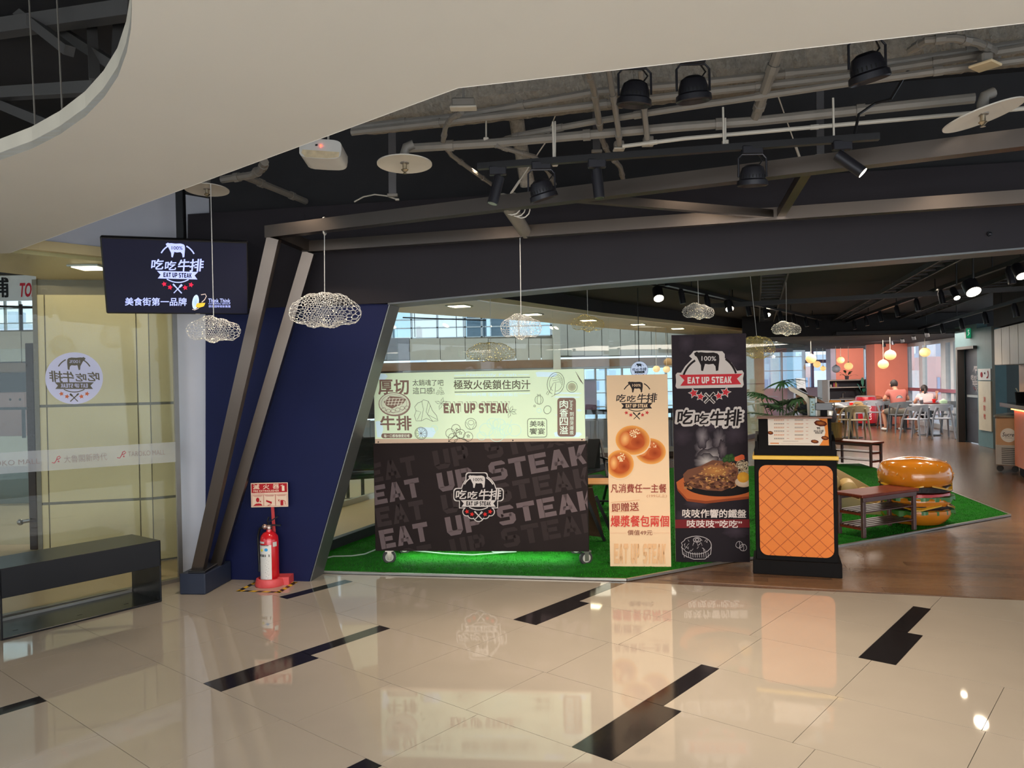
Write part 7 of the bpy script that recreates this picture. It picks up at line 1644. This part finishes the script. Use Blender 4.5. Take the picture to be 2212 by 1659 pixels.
# --- easel board by the far window
eY = 20.2; t = thing('easel_board', 'white easel board standing before the far window', 'board', (at(1731, 860, eY).x, eY, 0))
b = MB(); b.prism([at(1719, 817, eY), at(1739, 817, eY), at(1743, 862, eY), at(1725, 862, eY)], (0, .03, 0)); b.build('panel', mat('board_white', (206, 214, 224), rough=.5), t, world=True)
for px in (1722, 1741): q = at(px, 862, eY); MB().beam((q.x, eY + .03, 0), (q.x, eY + .03, q.z), .03, .03).build('leg', M_frame, t, world=True)
# --- pendant globes
M_globe = mat('lit_globe', (240, 200, 140), emit=(255, 206, 130), estr=.7); M_globeo = mat('unlit_globe', (176, 182, 196), rough=.4)
for lab, px, py, r_, lit in (('largest of the left cluster', 1752, 775, 11, 1), ('middle of the left cluster', 1765, 787, 8, 1), ('smallest of the left cluster', 1778, 796, 6, 1), ('unlit grey one', 1806, 797, 9, 0), ('upper one against the far salmon wall', 1816, 778, 8, 1), ('lower one against the far salmon wall', 1833, 791, 9, 1), ('lower one against the near salmon pier', 1908, 787, 11, 1), ('upper one against the near salmon pier', 1923, 767, 12, 1), ('one before the big window', 1998, 761, 11, 1), ('left one behind the bun banner sign', 1418, 797, 8, 1), ('right one behind the bun banner sign', 1440, 798, 8, 1)):
    Y = min(.13 * FPX / r_, 26) if px > 1500 else 17; p = at(px, py, Y); R_ = r_ / FPX * Y
    t = thing('globe_pendant', 'round glass globe pendant lamp, ' + lab, 'lamp', p, 0, 'glass globe pendants'); MB().sph((0, 0, 0), R_, 24, 14, 1, 1, .9).build('globe', M_globe if lit else M_globeo, t, smooth=80)
    top_z = 2.4 if p.y > 17.7 and px > 1500 else 2.86
    MB().tube([(0, 0, R_ * .85), (0, 0, top_z - p.z)], .007, 6).build('rod', M_pw, t); MB().lathe([(.03, R_ * .82), (.035, R_ * .9), (.012, R_ * 1.02)], 12).build('cap', M_alu, t, smooth=40)
# --- restaurant ceiling tracks and lamps
for lab, a, b_, z_ in (('right', (2230, 552), (1811, 701), 2.70), ('left, sloping down to the glass wall', (1440, 613), (1775, 690), 2.72), ('far right, over the counter', (2230, 640), (1900, 735), 2.5)):
    P, Q = fl(*a, z_), fl(*b_, z_); t = thing('ceiling_track', 'black lighting track under the restaurant ceiling, ' + lab, 'track', P, 0, 'restaurant ceiling tracks'); MB().beam(P, Q, .05, .05).build('rail', M_blk, t, world=True)
    for k in range(9):
        c = P.lerp(Q, (k + .5) / 9); MB().tube([c + Vector((0, 0, -.02)), c + Vector((0, 0, -.07)), c + Vector((.02, -.02, -.22))], [.02, .04, .04], 10).build('spot_head', M_lampb, t, world=True, smooth=40)
    b = Bars(); 
    for k in range(5): c = P.lerp(Q, (k + .5) / 5); b.tube([c, c + Vector((0, 0, 2.86 - z_))], .008, 5)
    b.build('hanger', M_blk, t, world=True)
for k, (xa, ya, xb, yb, z_, w_) in enumerate(((2.8, 8.2, 6.5, 20, 2.75, .3), (4.6, 8, 8.6, 22, 2.75, .2), (6.4, 9.5, 9.2, 18.5, 2.75, .35), (.6, 8.6, 5.2, 15.5, 2.825, .12), (7.2, 17.4, 10.5, 17.0, 2.42, .25), (3.2, 12.5, 8.6, 10.2, 2.66, .15))):
    t = thing('cable_tray', 'black cable tray under the restaurant ceiling, %s' % ('widest long run', 'narrow long run', 'run above the counter', 'run beside the glass wall', 'low cross run before the window', 'short cross run near the hamburger')[k], 'tray', (xa, ya, z_), 0, 'black cable trays'); a, b_ = Vector((xa, ya, z_)), Vector((xb, yb, z_)); d = (b_ - a).normalized(); s_ = Vector((-d.y, d.x, 0)) * w_ / 2
    for q in (s_, -s_): MB().beam(a + q, b_ + q, .02, .06).build('side_rail', mat('tray_black', (40, 38, 40), rough=.5), t, world=True)
    b = MB(); n_ = int((b_ - a).length / .4)
    for j in range(n_): c = a + d * (j + .5) * .4; b.beam(c + s_, c - s_, .03, .02)
    b.build('rungs', mat('tray_black', (40, 38, 40)), t, world=True, kind='stuff')
for lab, px, py, Y, r_, e in (('nearest the fascia, left of the pale cloud', 1423, 644, 9.0, .055, 1), ('small one between the two clouds', 1576, 667, 12, .06, 1), ('dim one above the dim cloud', 1658, 680, 14, .05, 1), ('brightest large one at the right', 2103, 630, 8.8, .075, 1), ('small one beside the brightest lamp', 2067, 643, 9.6, .035, 1), ('one at the right edge', 2207, 596, 8.2, .05, 1)):
    p = at(px, py, Y); t = thing('ceiling_spotlight', 'lit spotlight in the dark restaurant ceiling, ' + lab, 'spotlight', p, 0, 'lit restaurant spotlights'); M_ = Matrix.Rotation(R(-38), 4, 'X')
    MB().lathe([(r_ * .8, .16), (r_ * 1.1, .14), (r_ * 1.15, .0), (r_ * 1.05, -.004)], 20, M=M_).build('housing', M_lampb, t, smooth=40); MB().lathe([(.002, -.012), (r_, -.008), (r_, 0), (.002, 0)], 20, M=M_).build('lens', M_litw, t); MB().tube([(0, 0, .15), (0, 0, 2.86 - p.z)], .01, 6).build('stem', M_blk, t)
    s = bpy.data.lights.new('spotlight_beam', 'SPOT'); s.energy = 60 if r_ > .05 else 30; s.spot_size = R(100); s.spot_blend = .8; s.color = (1, .86, .7); s.shadow_soft_size = r_
    so = bpy.data.objects.new('spotlight_beam', s); C.objects.link(so); so.location = (p.x, p.y, p.z - .03)
# ================================================================== PEOPLE
def skin_body(verts, edges, radii, root, sub=2):
    me = bpy.data.meshes.new('body'); me.from_pydata([tuple(v) for v in verts], edges, []); o = bpy.data.objects.new('body', me); m_ = o.modifiers.new('s', 'SKIN'); m_.use_smooth_shade = True; sb = o.modifiers.new('u', 'SUBSURF'); sb.levels = sub; sb.render_levels = sub
    for i, sv in enumerate(me.skin_vertices[0].data): r_ = radii[i]; sv.radius = r_ if isinstance(r_, tuple) else (r_, r_); sv.use_root = (i == root); sv.use_loose = False
    r = evalmesh(o); bpy.data.objects.remove(o); bpy.data.meshes.remove(me); return r
M_skin = mat('skin', (196, 142, 116), rough=.55, var=.04); M_hair = mat('dark_hair', (44, 36, 36), rough=.6, var=.2, scale=30, stretch=(1, 1, .2))
def person(loc, rz, lab, shirt, shorts, shoe, hair, s=1.0, lean=.06, long_hair=False, armL=None, armR=None, print_=False, wmul=1.0):
    """seated figure, local -y is the way it faces"""
    t = thing('person', lab, 'person', loc, rz); S = lambda x, y, z: Vector((x * s * wmul, y * s, z * s))
    k = lambda r_: r_ * s
    J = {'pel': S(0, .02, .52), 'bel': S(0, .0, .66), 'ch': S(0, -lean, .86), 'nk0': S(0, -lean * 1.6, 1.02), 'nk': S(0, -lean * 2 - .01, 1.07), 'hd': S(0, -lean * 2.4 - .025, 1.14), 'hd2': S(0, -lean * 2.6 - .03, 1.225)}
    for sd, n_ in ((-1, 'l'), (1, 'r')):
        J['sh' + n_] = S(sd * .17, -lean * 1.4, .99); J['hip' + n_] = S(sd * .10, .0, .50); J['kn' + n_] = S(sd * .20, -.42, .50); J['an' + n_] = S(sd * .17, -.36, .09); J['to' + n_] = S(sd * .19, -.50, .04)
        el, ha = (armL, armR)[sd > 0] or ((sd * .27, -.16, .80), (sd * .12, -.42, .79)); J['el' + n_] = S(*el); J['ha' + n_] = S(*ha)
    names = list(J); ix = {n_: i for i, n_ in enumerate(names)}
    ed = [('pel', 'bel'), ('bel', 'ch'), ('ch', 'nk0'), ('nk0', 'nk'), ('nk', 'hd'), ('hd', 'hd2')]
    for n_ in 'lr': ed += [('ch', 'sh' + n_), ('sh' + n_, 'el' + n_), ('el' + n_, 'ha' + n_), ('pel', 'hip' + n_), ('hip' + n_, 'kn' + n_), ('kn' + n_, 'an' + n_), ('an' + n_, 'to' + n_)]
    rad = {'pel': (.15, .11), 'bel': (.14, .10), 'ch': (.15, .10), 'nk0': .065, 'nk': .05, 'hd': (.075, .085), 'hd2': (.07, .08)}
    for n_ in 'lr': rad.update({'sh' + n_: .058, 'el' + n_: .042, 'ha' + n_: .03, 'hip' + n_: .085, 'kn' + n_: .06, 'an' + n_: .04, 'to' + n_: .032})
    me = skin_body([J[n_] for n_ in names], [(ix[a], ix[b]) for a, b in ed], [tuple(k(q) for q in rad[n_]) if isinstance(rad[n_], tuple) else k(rad[n_]) for n_ in names], ix['pel'])
    me.materials.append(M_skin); me.polygons.foreach_set('use_smooth', [True] * len(me.polygons)); o = link('body', me); o.parent = t
    def cloth(name, ns, es, gr, m_):
        n2 = [n_ for n_, _ in ns]; ix2 = {n_: i for i, n_ in enumerate(n2)}; rr = []
        for n_, mul in ns:
            q = rad.get(n_, .05); q = q if isinstance(q, tuple) else (q, q); rr.append(tuple(k(a * mul + gr) for a in q))
        m2 = skin_body([J[n_] for n_ in n2], [(ix2[a], ix2[b]) for a, b in es], rr, 0); m2.materials.append(m_); m2.polygons.foreach_set('use_smooth', [True] * len(m2.polygons)); c = link(name, m2); c.parent = t; return c
    for n_ in 'lr':
        J['sl' + n_] = J['sh' + n_].lerp(J['el' + n_], .62); rad['sl' + n_] = .056; J['tk' + n_] = J['hip' + n_].lerp(J['kn' + n_], .85); rad['tk' + n_] = .075
    cloth('shirt', [('pel', 1.02), ('bel', 1.05), ('ch', 1.05), ('nk0', 1.0), ('shl', 1.12), ('shr', 1.12), ('sll', 1.05), ('slr', 1.05)], [('pel', 'bel'), ('bel', 'ch'), ('ch', 'nk0'), ('ch', 'shl'), ('ch', 'shr'), ('shl', 'sll'), ('shr', 'slr')], .022, shirt)
    cloth('shorts', [('pel', 1.0), ('hipl', 1.05), ('hipr', 1.05), ('tkl', 1.08), ('tkr', 1.08)], [('pel', 'hipl'), ('pel', 'hipr'), ('hipl', 'tkl'), ('hipr', 'tkr')], .012, shorts)
    for n_ in 'lr':
        m_ = J['an' + n_].lerp(J['to' + n_], .5); b = MB(); d = J['to' + n_] - J['an' + n_]; b.sph(S(0, 0, 0) + Vector((m_.x, m_.y, .045 * s)), .1 * s, 14, 8, .52, 1.3, .46, Matrix.Rotation(math.atan2(d.y, d.x) + R(90), 4, 'Z')); b.build('shoe', shoe, t, smooth=80)
        h_ = J['ha' + n_]; dr_ = (h_ - J['el' + n_]).normalized(); sdv = dr_.cross(Vector((0, 0, 1))).normalized(); b = MB()
        for f_ in range(4): off = sdv * (f_ - 1.5) * .018 * s; b.tube([h_ + off, h_ + off + dr_ * (.06 + .01 * (f_ in (1, 2))) * s, h_ + off + dr_ * .085 * s - Vector((0, 0, .02 * s))], [.0095 * s, .0085 * s, .006 * s], 6)
        b.tube([h_, h_ + sdv * .035 * s * (1 if n_ == 'l' else -1) + dr_ * .03 * s, h_ + sdv * .035 * s * (1 if n_ == 'l' else -1) + dr_ * .055 * s], [.011 * s, .0095 * s, .007 * s], 6); b.build('fingers', M_skin, t, smooth=80)
    hc = J['hd'].lerp(J['hd2'], .45); b = MB(); b.sph(hc + Vector((0, .012 * s, .018 * s)), .104 * s, 20, 12, .86, 1.0, 1.04)
    b.v = [v if (v[1] > hc.y - .045 * s or v[2] > hc.z + .05 * s) and v[2] > hc.z - .085 * s else tuple(hc + (Vector(v) - hc) * .55) for v in b.v]; b.build('hair', hair, t, smooth=80)
    b = Bars()
    for sd in (-1, 1): b.sph(hc + Vector((sd * .088 * s, 0, -.01 * s)), .028 * s, 8, 6, .45, .8, 1.2)
    b.build('ear', M_skin, t, smooth=80)
    b = MB(); b.sph(hc + Vector((0, -.098 * s, -.02 * s)), .02 * s, 8, 6, .8, 1, 1.3); b.build('nose', M_skin, t, smooth=80)
    b = Bars()
    for sd in (-1, 1): b.sph(hc + Vector((sd * .034 * s, -.082 * s, .01 * s)), .012 * s, 8, 6)
    b.build('eye', mat('eye_dark', (40, 30, 28), rough=.2), t, smooth=80)
    MB().tube([hc + Vector((-.025 * s, -.086 * s, -.055 * s)), hc + Vector((0, -.094 * s, -.058 * s)), hc + Vector((.025 * s, -.086 * s, -.055 * s))], .006 * s, 6).build('mouth', mat('lip', (160, 84, 76), rough=.5), t, smooth=80)
    if long_hair: MB().tube([hc + Vector((0, .09 * s, .02 * s)), hc + Vector((0, .14 * s, -.03 * s)), hc + Vector((.03 * s, .15 * s, -.12 * s)), hc + Vector((.05 * s, .14 * s, -.2 * s))], [.03 * s, .036 * s, .028 * s, .008 * s], 10).build('ponytail', hair, t, smooth=80)
    if print_:
        ar = Art(lambda x, y: (x, -y)); ar.blob(0, -.86, .085, .085, (206, 206, 206), (176, 176, 178)); ar.arc(0, -.86, .07, 0, 360, .012, (60, 60, 66)); ar.line([(-.05, -.84), (.06, -.88)], .03, (120, 140, 146)); ar.line([(-.05, -.78), (.05, -.78)], .014, (230, 230, 228))
        Mx = xf(t); yb_ = (.10 * 1.05 + .03) * s - lean * .9; ar.build('shirt_print', print_mat('ink'), Mx @ Vector((0, yb_, 0)), Mx.to_3x3() @ Vector((-1, 0, 0)), (0, 0, 1), t)
    return t
M_shirt1 = mat('salmon_shirt', (170, 96, 88), rough=.8); M_sh1 = mat('grey_shorts', (112, 106, 96), rough=.85); M_shoe = mat('white_trainer', (216, 216, 214), rough=.5); M_shirt2 = mat('pink_shirt', (226, 190, 190), rough=.8); M_sh2 = mat('black_shorts', (30, 28, 32), rough=.85)
g1 = fl(1945, 933); person((g1.x, g1.y + .05, 0), R(175), 'person in a salmon shirt and grey shorts seated with the back to the camera', M_shirt1, M_sh1, M_shoe, M_hair, 1.03, .11, False, None, None, True, 1.1)
g2 = fl(2003, 933); person((g2.x, g2.y + .0, 0), R(168), 'person in a pink top with dark ponytail seated before the big window', M_shirt2, M_sh2, mat('beige_shoe', (196, 176, 154)), M_hair, .92, .08, True, ((-.28, -.1, .86), (-.30, -.14, 1.06)), None)
g3 = at(1763, 900, 13.6); person((g3.x, 13.6, .0), R(-60), 'person with dark hair bending forward behind the tablet on the kiosk', mat('dark_shirt', (44, 44, 56), rough=.85), mat('patterned_trousers', (110, 106, 104), rough=.85, var=.9, scale=26), M_shoe, M_hair, 1.0, .14, False, ((-.27, -.22, .9), (-.05, -.30, 1.1)), ((.3, -.1, 1.0), (.08, -.26, 1.16)))
g3c = chair(1763, 900, 120, 'cream', 'cream chair under the person bending behind the kiosk', 13.62)
bpy.data.scenes.remove(TS)
